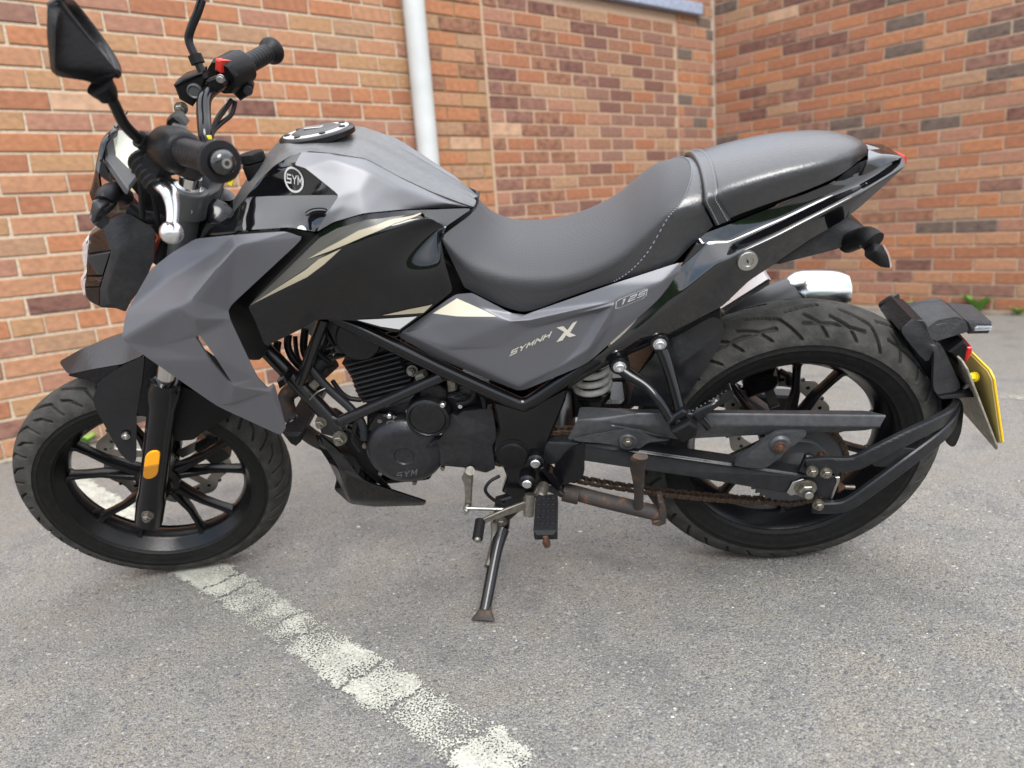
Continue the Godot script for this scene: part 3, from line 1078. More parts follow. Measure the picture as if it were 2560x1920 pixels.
func tyre(parent: Node3D, rad: float, wide: float, high: float, repeats: int, strokes: Array) -> void:
	var pitch := 360.0 / repeats
	var segs := []
	for st in strokes:
		for i in st.size() - 1: segs.append([st[i], st[i + 1]])
	var per := 110 if repeats < 15 else 56
	var across_n := 84
	# depth table for one pitch of the left half; the right half is the mirror, half a pitch on
	var table := []
	for i in per:
		var row := PackedFloat32Array()
		for k in across_n / 2 + 1:
			var a := 84.0 * k / (across_n / 2)
			var th := -pitch * i / per
			var d := groove_depth(th, a, segs, pitch)
			row.append(-0.007 * (1.0 - smoothstep(0.0021, 0.0034, d)))
		table.append(row)
	var n := per * repeats
	var s := Sh.new()
	for i in n:
		var th := -TAU * i / n
		for k in across_n + 1:
			var a := deg_to_rad(-84.0 + 168.0 * k / across_n)
			var half := across_n / 2
			var d: float = table[i % per][k - half] if k >= half else table[(i + per / 2) % per][half - k]
			var r := rad - high + (high + d) * cos(a)
			var z := (wide + d) * sin(a)
			s.v.append(Vector3(r * cos(th), r * sin(th), z))
	var m := across_n + 1
	for i in n:
		var j := (i + 1) % n
		for k in across_n: s.quad(i * m + k, j * m + k, j * m + k + 1, i * m + k + 1)
	outward_ring(s)
	obj("tread", s.smooth_mesh(), "tread_rubber", parent)
	var side := Sh.new()
	for sgn in [-1.0, 1.0]:
		var prof := []
		for k in 13:
			var a := deg_to_rad(82.0 + 46.0 * k / 12)
			var o := -0.0012 if k > 0 else 0.0
			if k == 3 or k == 10: o = 0.0004
			prof.append(Vector2(rad - high + (high + o) * cos(a), sgn * (wide + o) * sin(a)))
		var l := lathe(prof, Vector3.ZERO, Vector3(0, 0, 1), 120)
		l.orient(Vector3(0, 0, sgn))
		side.add(l)
	obj("sidewall", side, "rubber", parent)

func outward_ring(s: Sh) -> void:
	var q := s.v[s.f[0]]
	if s.nrm(0).dot(Vector3(q.x, q.y, 0)) < 0: s.flip()

func rim_parts(parent: Node3D, r_lip: float, half: float, depth: float, turn: float) -> void:
	var prof := [Vector2(r_lip - 0.012, half - 0.004), Vector2(r_lip - 0.003, half), Vector2(r_lip, half - 0.003), Vector2(r_lip - 0.004, half - 0.008), Vector2(r_lip - 0.016, half - 0.012), Vector2(r_lip - 0.022, half - 0.022), Vector2(r_lip - depth, half - 0.03)]
	var full := prof.duplicate()
	for i in range(prof.size() - 1, -1, -1): full.append(Vector2(prof[i].x, -prof[i].y))
	var inner := [Vector2(r_lip - 0.02, -half + 0.004), Vector2(r_lip - 0.028, -half + 0.014), Vector2(r_lip - depth - 0.006, -0.018), Vector2(r_lip - depth - 0.012, -0.010), Vector2(r_lip - depth - 0.012, 0.010), Vector2(r_lip - depth - 0.006, 0.018), Vector2(r_lip - 0.028, half - 0.014), Vector2(r_lip - 0.02, half - 0.004)]
	full.append_array(inner)
	var s := lathe(full, Vector3.ZERO, Vector3(0, 0, 1), 96, true)
	obj("rim", s, "wheel_black", parent)
	var hub := lathe([Vector2(0.0, -0.05), Vector2(0.03, -0.05), Vector2(0.034, -0.04), Vector2(0.034, -0.03), Vector2(0.045, -0.022), Vector2(0.045, 0.022), Vector2(0.034, 0.03), Vector2(0.034, 0.04), Vector2(0.03, 0.05), Vector2(0.0, 0.05)], Vector3.ZERO, Vector3(0, 0, 1), 40)
	obj("hub", hub, "wheel_black", parent)
	for k in 5:
		# a forked spoke: a short root that splits into two arms with a bend
		for b in [-1.0, 1.0]:
			var a0 := turn + TAU * k / 5
			var a1: float = a0 + b * 0.18
			var a2: float = a0 + b * 0.255
			var p0 := Vector3(cos(a0 + b * 0.12), sin(a0 + b * 0.12), 0) * 0.036
			var p1 := Vector3(cos(a1), sin(a1), 0) * 0.115
			var p2 := Vector3(cos(a2), sin(a2), 0) * (r_lip - depth - 0.006)
			var sp := Sh.new()
			var tang := Vector3(-sin(a0), cos(a0), 0)
			var rings := []
			for q in [[p0, 0.013, 0.017], [p0.lerp(p1, 0.5), 0.009, 0.015], [p1, 0.0075, 0.0125], [p1.lerp(p2, 0.5), 0.0068, 0.012], [p1.lerp(p2, 0.85), 0.0075, 0.0135], [p2, 0.012, 0.019]]:
				var ring := []
				for e in [[-1, -0.55], [-0.55, -1], [0.55, -1], [1, -0.55], [1, 0.55], [0.55, 1], [-0.55, 1], [-1, 0.55]]:
					ring.append(q[0] + tang * (e[0] * q[1]) + Vector3(0, 0, e[1] * q[2]))
				rings.append(ring)
			sp = outward(loft(rings))
			obj("spoke", sp, "wheel_black", parent)

func brake_disc(r: float, hole: float, at: Vector3) -> Sh:
	# wavy drilled disc
	var s := Sh.new()
	var n := 120
	for z in [0.002, -0.002]:
		for i in n:
			var a := TAU * i / n
			var rr := r + 0.006 * sin(a * 10)
			for q in [rr, hole]: s.v.append(at + Vector3(cos(a) * q, sin(a) * q, z))
	for i in n:
		var j := (i + 1) % n
		s.quad(2 * i, 2 * j, 2 * j + 1, 2 * i + 1)
		s.quad(2 * n + 2 * i, 2 * n + 2 * i + 1, 2 * n + 2 * j + 1, 2 * n + 2 * j)
		s.quad(2 * i, 2 * n + 2 * i, 2 * n + 2 * j, 2 * j)
		s.quad(2 * i + 1, 2 * j + 1, 2 * n + 2 * j + 1, 2 * n + 2 * i + 1)
	return s

func disc_holes(r0: float, r1: float, at: Vector3) -> Sh:
	var s := Sh.new()
	for i in 30:
		var a := TAU * i / 30
		var rr: float = r0 + (r1 - r0) * [0.25, 0.55, 0.85][i % 3]
		s.add(lathe([Vector2(0, -0.0026), Vector2(0.0042, -0.0026), Vector2(0.0042, 0.0026), Vector2(0, 0.0026)], at + Vector3(cos(a), sin(a), 0) * rr, Vector3(0, 0, 1), 8))
	return s

func make_wheels() -> void:
	var fw := assembly("front_wheel", bike)
	fw.transform = steer_turn * Transform3D(Basis.IDENTITY, Vector3(-.6725, .282, 0))
	tyre(fw, .282, 0.053, 0.053, 22, [[Vector2(11.7, 6), Vector2(0, 33), Vector2(-3, 67)], [Vector2(11.4, 38), Vector2(7.3, 47.6), Vector2(3.8, 66.4)]])
	rim_parts(fw, 0.2215, 0.044, 0.032, 0.12)
	obj("brake_disc", brake_disc(0.138, 0.108, Vector3(0, 0, -0.066)), "disc_steel", fw)
	obj("disc_holes", disc_holes(0.108, 0.138, Vector3(0, 0, -0.066)), "body_black", fw).set_meta("kind", "stuff")
	for k in 5: obj("disc_arm", beam(Vector3(cos(TAU * k / 5), sin(TAU * k / 5), 0) * 0.03 + Vector3(0, 0, -0.062), Vector3(cos(TAU * k / 5 + 0.25), sin(TAU * k / 5 + 0.25), 0) * 0.114 + Vector3(0, 0, -0.063), 0.02, 0.006, Vector3(0, 0, 1), 0.002), "disc_steel", fw)
	obj("valve", tube([Vector3(-0.165, -0.06, 0.01), Vector3(-0.14, -0.052, 0.018)], 0.004, 8, 1), "rubber", fw)
	var rw := assembly("rear_wheel", bike)
	rw.transform = Transform3D(Basis.IDENTITY, Vector3(.6725, .302, 0))
	tyre(rw, .302, 0.066, 0.062, 11, [[Vector2(11.1, 17), Vector2(0, 35), Vector2(-7.1, 73)], [Vector2(-8.2, 46.5), Vector2(-31.0, 50)], [Vector2(-8.7, 30.6), Vector2(-13.5, 46), Vector2(-16.8, 69)], [Vector2(-17.8, 33.7), Vector2(-24.3, 47.7), Vector2(-28.6, 69.2)], [Vector2(-2.6, 22), Vector2(-14.0, 10)]])
	rim_parts(rw, 0.2215, 0.054, 0.032, deg_to_rad(72))
	obj("brake_disc", brake_disc(0.108, 0.078, Vector3(0, 0, -0.075)), "disc_steel", rw)
	obj("disc_holes", disc_holes(0.078, 0.108, Vector3(0, 0, -0.075)), "body_black", rw).set_meta("kind", "stuff")
	for k in 4: obj("disc_arm", beam(Vector3(cos(TAU * k / 4), sin(TAU * k / 4), 0) * 0.03 + Vector3(0, 0, -0.07), Vector3(cos(TAU * k / 4 + 0.25), sin(TAU * k / 4 + 0.25), 0) * 0.084 + Vector3(0, 0, -0.072), 0.02, 0.006, Vector3(0, 0, 1), 0.002), "disc_steel", rw)
	# sprocket and its carrier
	var sp := Sh.new()
	var teeth := 46
	var out := []
	for i in teeth * 2:
		var a := TAU * i / (teeth * 2)
		out.append(Vector3(cos(a), sin(a), 0) * (0.096 if i % 2 else 0.088) + Vector3(0, 0, 0.094))
	sp = prism(out, Vector3(0, 0, -0.006), 0.0008)
	obj("sprocket", sp, "cast_grey", rw)
	obj("cush_drive", lathe([Vector2(0, 0.12), Vector2(0.02, 0.12), Vector2(0.034, 0.115), Vector2(0.036, 0.102), Vector2(0.06, 0.1), Vector2(0.066, 0.09), Vector2(0.066, 0.06), Vector2(0.05, 0.045), Vector2(0, 0.045)], Vector3.ZERO, Vector3(0, 0, 1), 36), "cast_grey", rw)
	for k in 4:
		var a := TAU * k / 4 + 0.6
		obj("sprocket_bolt", bolt(Vector3(cos(a) * 0.05, sin(a) * 0.05, 0.1), Vector3(0, 0, 1), 0.006, 0.007), "rust", rw)

# ---- front end

func make_front_end() -> void:
	var ax := Vector3(.4226, .9063, 0)
	var fork := assembly("front_fork", bike)
	var foot := Vector3(-.6725, .282, 0)
	for sgn in [1.0, -1.0]:
		var b: Vector3 = foot + Vector3(0, 0, 0.095 * sgn)
		var low := lathe([Vector2(0, -0.05), Vector2(0.022, -0.05), Vector2(0.028, -0.044), Vector2(0.029, 0.02), Vector2(0.0265, 0.04), Vector2(0.0265, 0.24), Vector2(0.0285, 0.275), Vector2(0.031, 0.29), Vector2(0.031, 0.315), Vector2(0.028, 0.32), Vector2(0.0275, 0.331), Vector2(0.02, 0.333), Vector2(0.0, 0.333)], b, ax, 36)
		obj("fork_slider", low.moved(steer_turn), "frame_gloss", fork)
		var up := lathe([Vector2(0.0, 0.32), Vector2(0.0175, 0.32), Vector2(0.0175, 0.74), Vector2(0, 0.74)], b, ax, 32)
		obj("fork_tube", up.moved(steer_turn), "fork_tube", fork)
		var head := lathe([Vector2(0.0, 0.56), Vector2(0.022, 0.56), Vector2(0.022, 0.70), Vector2(0.0, 0.70)], b, ax, 32)
		obj("fork_sleeve", head.moved(steer_turn), "cast_grey", fork)
		obj("axle_bolt", bolt(b + Vector3(0, 0, 0.03 * sgn), Vector3(0, 0, sgn), 0.009, 0.012).moved(steer_turn), "dull_steel", fork)
	# reflector
	var rc := foot + ax * 0.142 + Vector3(-0.004, 0, 0.095 + 0.0268)
	for part in [[0.022, 0.0, "amber"], [-0.022, 0.0, "amber_dull"]]:
		var out := []
		var n := 10
		for i in n + 1:
			var t := PI * i / n
			var d := Vector3(cos(t) * 0.0145, 0, 0) + ax * ((0.022 + sin(t) * 0.0145) * signf(part[0]))
			out.append(rc + d + Vector3(0, 0, 0.004))
		out.append(rc + Vector3(-0.0145, 0, 0.004))
		out.append(rc + Vector3(0.0145, 0, 0.004))
		obj("reflector", prism(out, Vector3(0, 0, -0.006), 0.001).moved(steer_turn), part[2], fork)
	# yokes
	var yoke := assembly("top_yoke", bike)
	var yt := []
	for q in [Vector3(-.3774, .9097, .1111), Vector3(-.3576, .9248, .1236), Vector3(-.3366, .9274, .1222), Vector3(-.327, .9144, .1123), Vector3(-.3316, .8989, .0993), Vector3(-.3229, .9084, .0416)]: yt.append(q)
	var plate := []
	for q in yt: plate.append(q)
	for i in range(yt.size() - 1, -1, -1): plate.append(across(yt[i]))
	var mid := Vector3.ZERO
	for q in plate: mid += q / plate.size()
	for i in plate.size():
		var d: Vector3 = plate[i] - mid
		plate[i] -= ax_s() * d.dot(ax_s())
	obj("plate", prism(plate, -ax_s() * 0.028, 0.003), "cast_grey", yoke)
	for sgn in [1.0, -1.0]:
		var b: Vector3 = foot + Vector3(0, 0, 0.095 * sgn)
		obj("clamp", lathe([Vector2(0, 0.675), Vector2(0.031, 0.675), Vector2(0.031, 0.715), Vector2(0.029, 0.719), Vector2(0, 0.719)], b, ax, 32).moved(steer_turn), "cast_grey", yoke)
		obj("fork_cap", bolt(b + ax * 0.722, ax, 0.0165, 0.010).moved(steer_turn), "polished_alloy", yoke)
	obj("steering_nut", bolt(steer_turn * (Vector3(-.7675, 0, 0) + ax * 1.03), ax_s(), 0.016, 0.012), "polished_alloy", yoke)
	obj("pinch_bolt", bolt(Vector3(-.3469, .8947, .121), NSv(), 0.007, 0.006, true), "steel", yoke)
	# front mudguard: blade, side cheeks, rear apron
	var mg := assembly("front_mudguard", bike)
	var blade_l := [Vector3(-.7402, .6033, .0589), Vector3(-.6908, .6232, .0496), Vector3(-.6444, .6332, .0399), Vector3(-.5923, .6446, .0291), Vector3(-.7023, .5933, .0955), Vector3(-.6473, .6028, .0972), Vector3(-.586, .608, .0938), Vector3(-.5412, .6215, .087), Vector3(-.7023, .5885, .0939), Vector3(-.6535, .5767, .0999), Vector3(-.6348, .5828, .1024)]
	var bl := panel([blade_l[0], blade_l[1], blade_l[2], blade_l[3], blade_l[4], blade_l[5], blade_l[6], blade_l[7]], [[0, 1, 5, 4], [1, 2, 6, 5], [2, 3, 7, 6]], 3, 3, 0.003, Vector3(0, 1, 0.3))
	obj("blade", bl.add(steered_pair(bl)), "fender_black", mg)
	var un := panel([Vector3(-.7026, .5926, .0955), Vector3(-.6484, .6014, .0962), Vector3(-.5871, .6066, .0929), Vector3(-.6402, .5786, .1012), Vector3(-.6556, .5779, .1005), Vector3(-.7031, .5881, .093)], [[0, 1, 4, 5], [1, 2, 3, 4]], 2, 1, 0.003)
	obj("blade_edge", un, "plastic_black", mg)
	obj("blade_edge", steered_pair(un), "plastic_black", mg)
	var ck := panel([Vector3(-.5431, .619, .0851), Vector3(-.5829, .6069, .0951), Vector3(-.6345, .5822, .1085), Vector3(-.6601, .5466, .1147), Vector3(-.6642, .5192, .1127), Vector3(-.6636, .4581, .108), Vector3(-.6618, .4054, .104), Vector3(-.6499, .3815, .0996), Vector3(-.6402, .3882, .0971), Vector3(-.607, .4896, .088), Vector3(-.5698, .56, .087)], [[0, 1, 2, 10], [2, 3, 4, 10], [4, 9, 10], [4, 5, 8, 9], [5, 6, 7, 8]], 3, 3, 0.004)
	obj("cheek", ck, "fender_black", mg)
	obj("cheek", steered_pair(ck), "fender_black", mg)
	var ap := panel([Vector3(-.5444, .6181, .0832), Vector3(-.5179, .5842, .0734), Vector3(-.507, .5382, .068), Vector3(-.4698, .5101, .0584), Vector3(-.4416, .4783, .0484), Vector3(-.4375, .4498, .0423), Vector3(-.4787, .4332, .0521), Vector3(-.5061, .4222, .0614), Vector3(-.5221, .4116, .0681), Vector3(-.5569, .4176, .0789), Vector3(-.5496, .4647, .0761), Vector3(-.5712, .559, .0851), Vector3(-.607, .4896, .088)], [[0, 1, 2, 11], [2, 10, 12, 11], [2, 3, 10], [3, 7, 9, 10], [7, 8, 9], [3, 4, 6, 7], [4, 5, 6]], 3, 3, 0.004)
	obj("rear_apron", ap, "plastic_black", mg)
	obj("rear_apron", steered_pair(ap), "plastic_black", mg)
	var roof := panel([Vector3(-.5923, .6446, .0291), Vector3(-.5567, .597, .0157), Vector3(-.5146, .5209, -.0023), Vector3(-.4735, .4634, -.018), Vector3(-.5444, .6181, .0832), Vector3(-.5179, .5842, .0734), Vector3(-.4698, .5101, .0584), Vector3(-.4375, .4498, .0423)], [[0, 1, 5, 4], [1, 2, 6, 5], [2, 3, 7, 6]], 3, 3, 0.003, Vector3(0, 1, 0))
	obj("crown", roof.add(steered_pair(roof)), "plastic_black", mg)
	obj("mounting_bolt", bolt(Vector3(-.6346, .4525, .1048), NSv(), 0.006, 0.005, true), "steel", mg)
	# caliper on the far side
	var cal := assembly("front_caliper", bike)
	obj("body", beam(Vector3(-.5982, .323, -.0817), Vector3(-.5698, .2538, -.0958), 0.05, 0.05, NSv(), 0.008), "engine_black", cal)
	obj("bracket", beam(Vector3(-.6836, .2273, -.0826), Vector3(-.6124, .2741, -.0941), 0.01, 0.035, NSv(), 0.002), "frame_black", cal)
	# headlamp
	var hl := assembly("headlamp", bike)
	var cheek := panel([Vector3(-.4968, .8847, .1309), Vector3(-.4514, .8999, .1272), Vector3(-.4097, .869, .1297), Vector3(-.4287, .8179, .1337), Vector3(-.4423, .8013, .1351), Vector3(-.4588, .7785, .1344), Vector3(-.4969, .7477, .1316), Vector3(-.5192, .7258, .1241), Vector3(-.537, .7322, .1207), Vector3(-.5635, .7369, .1232), Vector3(-.5453, .7722, .13), Vector3(-.4893, .8429, .1422), Vector3(-.4683, .8434, .1477), Vector3(-.5247, .7746, .1389), Vector3(-.537, .7458, .1304)], [[0, 1, 12, 11], [1, 2, 12], [2, 3, 12], [3, 4, 13, 12], [11, 12, 13, 10], [4, 5, 13], [5, 6, 14, 13], [10, 13, 14, 9], [6, 7, 8, 14], [8, 9, 14]], 3, 1, 0.004)
	obj("shell", cheek, "plastic_grey", hl)
	obj("shell", steered_pair(cheek), "plastic_grey", hl)
	var pods := [
		[[Vector3(-.5519, .8577, .0943), Vector3(-.4995, .877, .1204), Vector3(-.4939, .8414, .1359), Vector3(-.5508, .832, .1171)], "smoked_lens", "lens"],
		[[Vector3(-.5513, .831, .1171), Vector3(-.4943, .8404, .1359), Vector3(-.5276, .7967, .1317), Vector3(-.5728, .7911, .1126)], "body_black", "lens_divider"],
		[[Vector3(-.5738, .7899, .1127), Vector3(-.528, .7957, .1317), Vector3(-.5457, .7751, .1273), Vector3(-.5892, .7687, .1058)], "smoked_lens", "lens"],
		[[Vector3(-.5896, .7673, .1057), Vector3(-.5462, .7738, .1273), Vector3(-.5655, .7358, .1205), Vector3(-.593, .7365, .1011), Vector3(-.6037, .744, .0941)], "plastic_black", "chin"]]
	for q in pods:
		var ring: Array = q[0]
		var back := []
		var s := prism(ring, -NSv() * 0.03, 0.003)
		obj(q[2], s, q[1], hl)
		obj(q[2], steered_pair(s), q[1], hl)
	# front of the lamp between the pods
	var nose := panel([Vector3(-.5519, .8577, .0943), Vector3(-.5541, .8305, .1126), Vector3(-.5742, .7905, .1108), Vector3(-.5906, .768, .1039), Vector3(-.6051, .7403, .0919), across(Vector3(-.5519, .8577, .0943)), across(Vector3(-.5541, .8305, .1126)), across(Vector3(-.5742, .7905, .1108)), across(Vector3(-.5906, .768, .1039)), across(Vector3(-.6051, .7403, .0919))], [[0, 1, 6, 5], [1, 2, 7, 6], [2, 3, 8, 7], [3, 4, 9, 8]], 2, 1, 0.004, Vector3(-1, 0, 0))
	obj("reflector", nose, "body_black", hl)
	var drl := panel([Vector3(-.5706, .8419, .097), Vector3(-.5509, .8486, .1076), Vector3(-.5621, .8144, .1127), Vector3(-.5816, .803, .1005), across(Vector3(-.5706, .8419, .097)), across(Vector3(-.5816, .803, .1005))], [[0, 1, 2, 3], [0, 3, 5, 4]], 2, 1, 0.004, Vector3(-1, 0, 0.4))
	obj("running_light", drl, "clear_lens", hl)
	var drl2 := panel([Vector3(-.6033, .7782, .0925), Vector3(-.5837, .7843, .1041), Vector3(-.5972, .757, .0991), Vector3(-.6111, .7474, .091), across(Vector3(-.6033, .7782, .0925)), across(Vector3(-.6111, .7474, .091))], [[0, 1, 2, 3], [0, 3, 5, 4]], 2, 1, 0.004, Vector3(-1, 0, 0.4))
	obj("running_light", drl2, "clear_lens", hl)
	# cowl and instruments
	var ins := assembly("instrument_cluster", bike)
	var cw := panel([Vector3(-.4452, 1.0235, .0978), Vector3(-.4598, 1.0119, .1103), Vector3(-.4821, .9723, .1164), Vector3(-.5131, .9346, .1061), Vector3(-.5101, .9168, .1117), Vector3(-.483, .931, .1224), Vector3(-.475, .961, .1238), Vector3(-.4611, .9881, .1183), across(Vector3(-.4452, 1.0235, .0978)), across(Vector3(-.4598, 1.0119, .1103)), across(Vector3(-.4821, .9723, .1164)), across(Vector3(-.5131, .9346, .1061))], [[0, 1, 7], [1, 2, 6, 7], [2, 3, 5, 6], [3, 4, 5], [0, 8, 9, 1], [1, 9, 10, 2], [2, 10, 11, 3]], 3, 3, 0.003, Vector3(-1, 0.2, 0.6))
	obj("cowl", cw, "gloss_black", ins)
	var face := [Vector3(-.4553, .9872, .1163), Vector3(-.4746, .9995, .0794), Vector3(-.4946, 1.0095, .0011), Vector3(-.4929, 1.0067, -.0177), Vector3(-.4823, .9964, -.0459), Vector3(-.4566, .975, -.0633), Vector3(-.4456, .9681, -.0387), Vector3(-.4214, .9578, .0788), Vector3(-.4013, .9489, .1718), Vector3(-.4043, .9512, .1711)]
	var nn := face_normal(face)
	obj("bezel", prism(face, -nn * 0.014, 0.003), "cast_grey", ins)
	var scr := [Vector3(-.4518, .983, .0972), Vector3(-.479, 1.0005, .0457), Vector3(-.482, 1.0015, .0272), Vector3(-.491, 1.0069, .0038), Vector3(-.4837, .9983, -.0346), Vector3(-.4622, .9801, -.0535), Vector3(-.4418, .9697, .023), Vector3(-.4348, .9673, .0654), Vector3(-.4277, .9652, .1133)]
	for k in scr.size(): scr[k] += nn * 0.0016
	obj("display", prism(scr, -nn * 0.003, 0.0008), "screen", ins)
	var seg := []
	var hous := panel([Vector3(-.4553, .9872, .1163) - nn * 0.012, Vector3(-.4566, .9889, .1277), Vector3(-.472, .962, .1284), Vector3(-.4447, .9302, .1166), Vector3(-.4013, .9489, .1718) - nn * 0.012, Vector3(-.4043, .9512, .1711) - nn * 0.012], [[0, 1, 2, 3, 5], [5, 3, 4]], 2, 1, 0.004, Vector3(0.2, 0, 1))
	obj("housing", hous, "body_black", ins)
	obj("housing", steered_pair(hous), "body_black", ins)
	for q in [Vector3(-.4207, .9598, .1142), Vector3(-.4241, .9612, .0959)]:
		obj("button", lathe([Vector2(0, 0), Vector2(0.004, 0), Vector2(0.004, 0.003), Vector2(0, 0.003)], q, nn, 12), "plastic_black", ins)
	# front indicators
	for sgn in [1.0, -1.0]:
		var body := panel([Vector3(-.4524, .9404, .1937), Vector3(-.4341, .9367, .1788), Vector3(-.4294, .9301, .177), Vector3(-.4412, .9157, .1936), Vector3(-.4575, .9053, .2015), Vector3(-.4644, .9051, .1979), Vector3(-.4672, .9158, .1945), Vector3(-.4364, .931, .2076)], [[0, 1, 7], [1, 2, 3, 7], [3, 4, 5, 7], [5, 6, 0, 7]], 3, 3, 0.012)
		var stalk := tube([Vector3(-.45, .9223, .1138), Vector3(-.446, .9367, .1403), Vector3(-.4419, .9406, .1707), Vector3(-.4421, .9351, .1825)], [0.014, 0.016, 0.015, 0.013], 14, 4)
		var lensb := prism([Vector3(-.4511, .918, .2055), Vector3(-.4361, .927, .1947), Vector3(-.4272, .9306, .1827), Vector3(-.4296, .9259, .1817), Vector3(-.4404, .9164, .1925), Vector3(-.4533, .913, .2034)], Vector3(0, 0, -0.01), 0.001)
		var tip := prism([Vector3(-.4539, .9393, .1919), Vector3(-.4689, .9153, .1928), Vector3(-.4667, .9043, .1963), Vector3(-.462, .9046, .1983), Vector3(-.4627, .9164, .1977), Vector3(-.4493, .9394, .195)], Vector3(0.004, 0, -0.012), 0.001)
		if sgn < 0:
			body = steered_pair(body); stalk = steered_pair(stalk); lensb = steered_pair(lensb); tip = steered_pair(tip)
		var ind := assembly("front_indicator", bike)
		obj("body", body, "plastic_grey", ind)
		obj("stalk", stalk, "grip_rubber", ind)
		obj("groove", lensb, "body_black", ind)
		obj("lens", tip, "clear_lens", ind)

func ax_s() -> Vector3:
	return steer_turn.basis * Vector3(.4226, .9063, 0)

func NSv() -> Vector3:
	return steer_turn.basis.z

func face_mid(p: Array) -> Vector3:
	var c := Vector3.ZERO
	for q in p: c += q / p.size()
	return c

func face_normal(p: Array) -> Vector3:
	# normal of a nearly flat outline, on the camera's side
	var n := Vector3.ZERO
	for i in p.size(): n += (p[i] - p[0]).cross(p[(i + 1) % p.size()] - p[0])
	n = n.normalized()
	return n if n.dot(Vector3(0.3, 0.8, 0.6)) > 0 else -n

func make_bars() -> void:
	var bar := assembly("handlebar", bike)
	var hold := Vector3(-.3459, .9308, .0493)
	var rt := [across(hold), Vector3(-.3657, .9791, -.0492), Vector3(-.3763, 1.0052, -.0852), Vector3(-.3823, 1.0274, -.1176), Vector3(-.3815, 1.0375, -.1476), Vector3(-.372, 1.0462, -.185), Vector3(-.3615, 1.0598, -.2479), Vector3(-.3235, 1.0788, -.3631)]
	var lt := []
	for q in rt: lt.append(across(q))
	# the left grip as it stands
	var le := Vector3(-.1585, 1.013, .3523)
	var li := Vector3(-.258, 1.0118, .2545)
	lt[6] = li
	lt[7] = le
	lt[5] = lt[4].lerp(li, 0.4)
	obj("tube", tube(rt, 0.0125, 16, 6).add(tube(lt, 0.0125, 16, 6)), "frame_gloss", bar)
	obj("clamp_bar", tube([rt[0], lt[0]], 0.0135, 16, 1), "frame_gloss", bar)
	obj("clamp", beam(rt[0] - ax_s() * 0.05, rt[0] + ax_s() * 0.02, 0.03, 0.035, NSv(), 0.004).add(beam(lt[0] - ax_s() * 0.05, lt[0] + ax_s() * 0.02, 0.03, 0.035, NSv(), 0.004)), "cast_grey", bar)
	for sgn in [1, -1]:
		var i: Vector3 = li if sgn > 0 else rt[6]
		var e: Vector3 = le if sgn > 0 else rt[7]
		var d := (e - i).normalized()
		var g := assembly("grip", bike)
		var l := (e - i).length()
		var prof := [Vector2(0.013, 0), Vector2(0.019, 0.0)]
		var ribs := 9
		for k in ribs:
			var t: float = 0.012 + (l - 0.035) * k / ribs
			var w: float = (l - 0.035) / ribs
			for q in [[0.0, 0.0172], [0.25, 0.0185], [0.75, 0.0185], [0.99, 0.0172]]: prof.append(Vector2(q[1], t + w * q[0]))
		prof.append_array([Vector2(0.0185, l - 0.02), Vector2(0.026, l - 0.012), Vector2(0.027, l - 0.006), Vector2(0.026, l - 0.001), Vector2(0.017, l), Vector2(0.017, l - 0.004), Vector2(0.0, l - 0.004)])
		obj("rubber", lathe(prof, i, d, 32), "grip_rubber", g)
		obj("bar_end", lathe([Vector2(0.0, l - 0.004), Vector2(0.0165, l - 0.004), Vector2(0.0165, l + 0.004), Vector2(0.015, l + 0.010), Vector2(0.012, l + 0.014), Vector2(0.008, l + 0.016), Vector2(0, l + 0.016)], i, d, 32), "gloss_black", g)
		obj("end_screw", lathe([Vector2(0, l + 0.014), Vector2(0.006, l + 0.014), Vector2(0.006, l + 0.0175), Vector2(0.0035, l + 0.0175), Vector2(0.0035, l + 0.015), Vector2(0, l + 0.015)], i, d, 20), "steel", g)
	# left switch housing, clutch perch, boot and lever
	var d := (le - li).normalized()
	var sw := assembly("left_switchgear", bike)
	var prof := [Vector2(0.012, -0.052), Vector2(0.026, -0.052), Vector2(0.031, -0.046), Vector2(0.032, -0.012), Vector2(0.03, 0.0), Vector2(0.026, 0.012), Vector2(0.02, 0.016), Vector2(0.012, 0.016)]
	obj("housing", lathe(prof, li, d, 32), "plastic_black", sw)
	obj("lower_housing", panel([Vector3(-.2813, 1.0185, .2451), Vector3(-.284, .9826, .2522), Vector3(-.2363, .977, .2818), Vector3(-.2119, .9869, .2876), Vector3(-.2392, 1.0018, .28), Vector3(-.264, 1.0074, .2626)], [[0, 1, 5], [1, 2, 4, 5], [2, 3, 4]], 2, 3, 0.02), "plastic_black", sw)
	obj("upper_switch", prism([Vector3(-.2958, 1.0326, .2087), Vector3(-.289, 1.0468, .2087), Vector3(-.2787, 1.0514, .2068), Vector3(-.2709, 1.0488, .2047), Vector3(-.261, 1.0371, .2114), Vector3(-.2654, 1.0389, .2281), Vector3(-.2744, 1.0414, .2274), Vector3(-.2814, 1.035, .2263)], -NSv() * 0.03, 0.003), "plastic_black", sw)
	obj("switch_key", prism([Vector3(-.2734, 1.0385, .2372), Vector3(-.2691, 1.0436, .2367), Vector3(-.261, 1.0398, .2345), Vector3(-.2506, 1.036, .2347), Vector3(-.2587, 1.0334, .2373), Vector3(-.2739, 1.033, .2388)], -NSv() * 0.014, 0.002), "plastic_grey", sw)
	obj("yellow_tag", prism([Vector3(-.2335, 1.0225, .219), Vector3(-.2293, 1.0208, .2127), Vector3(-.2299, 1.0158, .2123), Vector3(-.2328, 1.0171, .2172)], -NSv() * 0.003, 0.0006), "label_yellow", sw)
	var cl := assembly("clutch_lever", bike)
	obj("perch", beam(Vector3(-.3268, 1.0027, .2127), Vector3(-.2989, .9793, .2191), 0.03, 0.045, NSv(), 0.006), "plastic_black", cl)
	var boot := []
	var rad := []
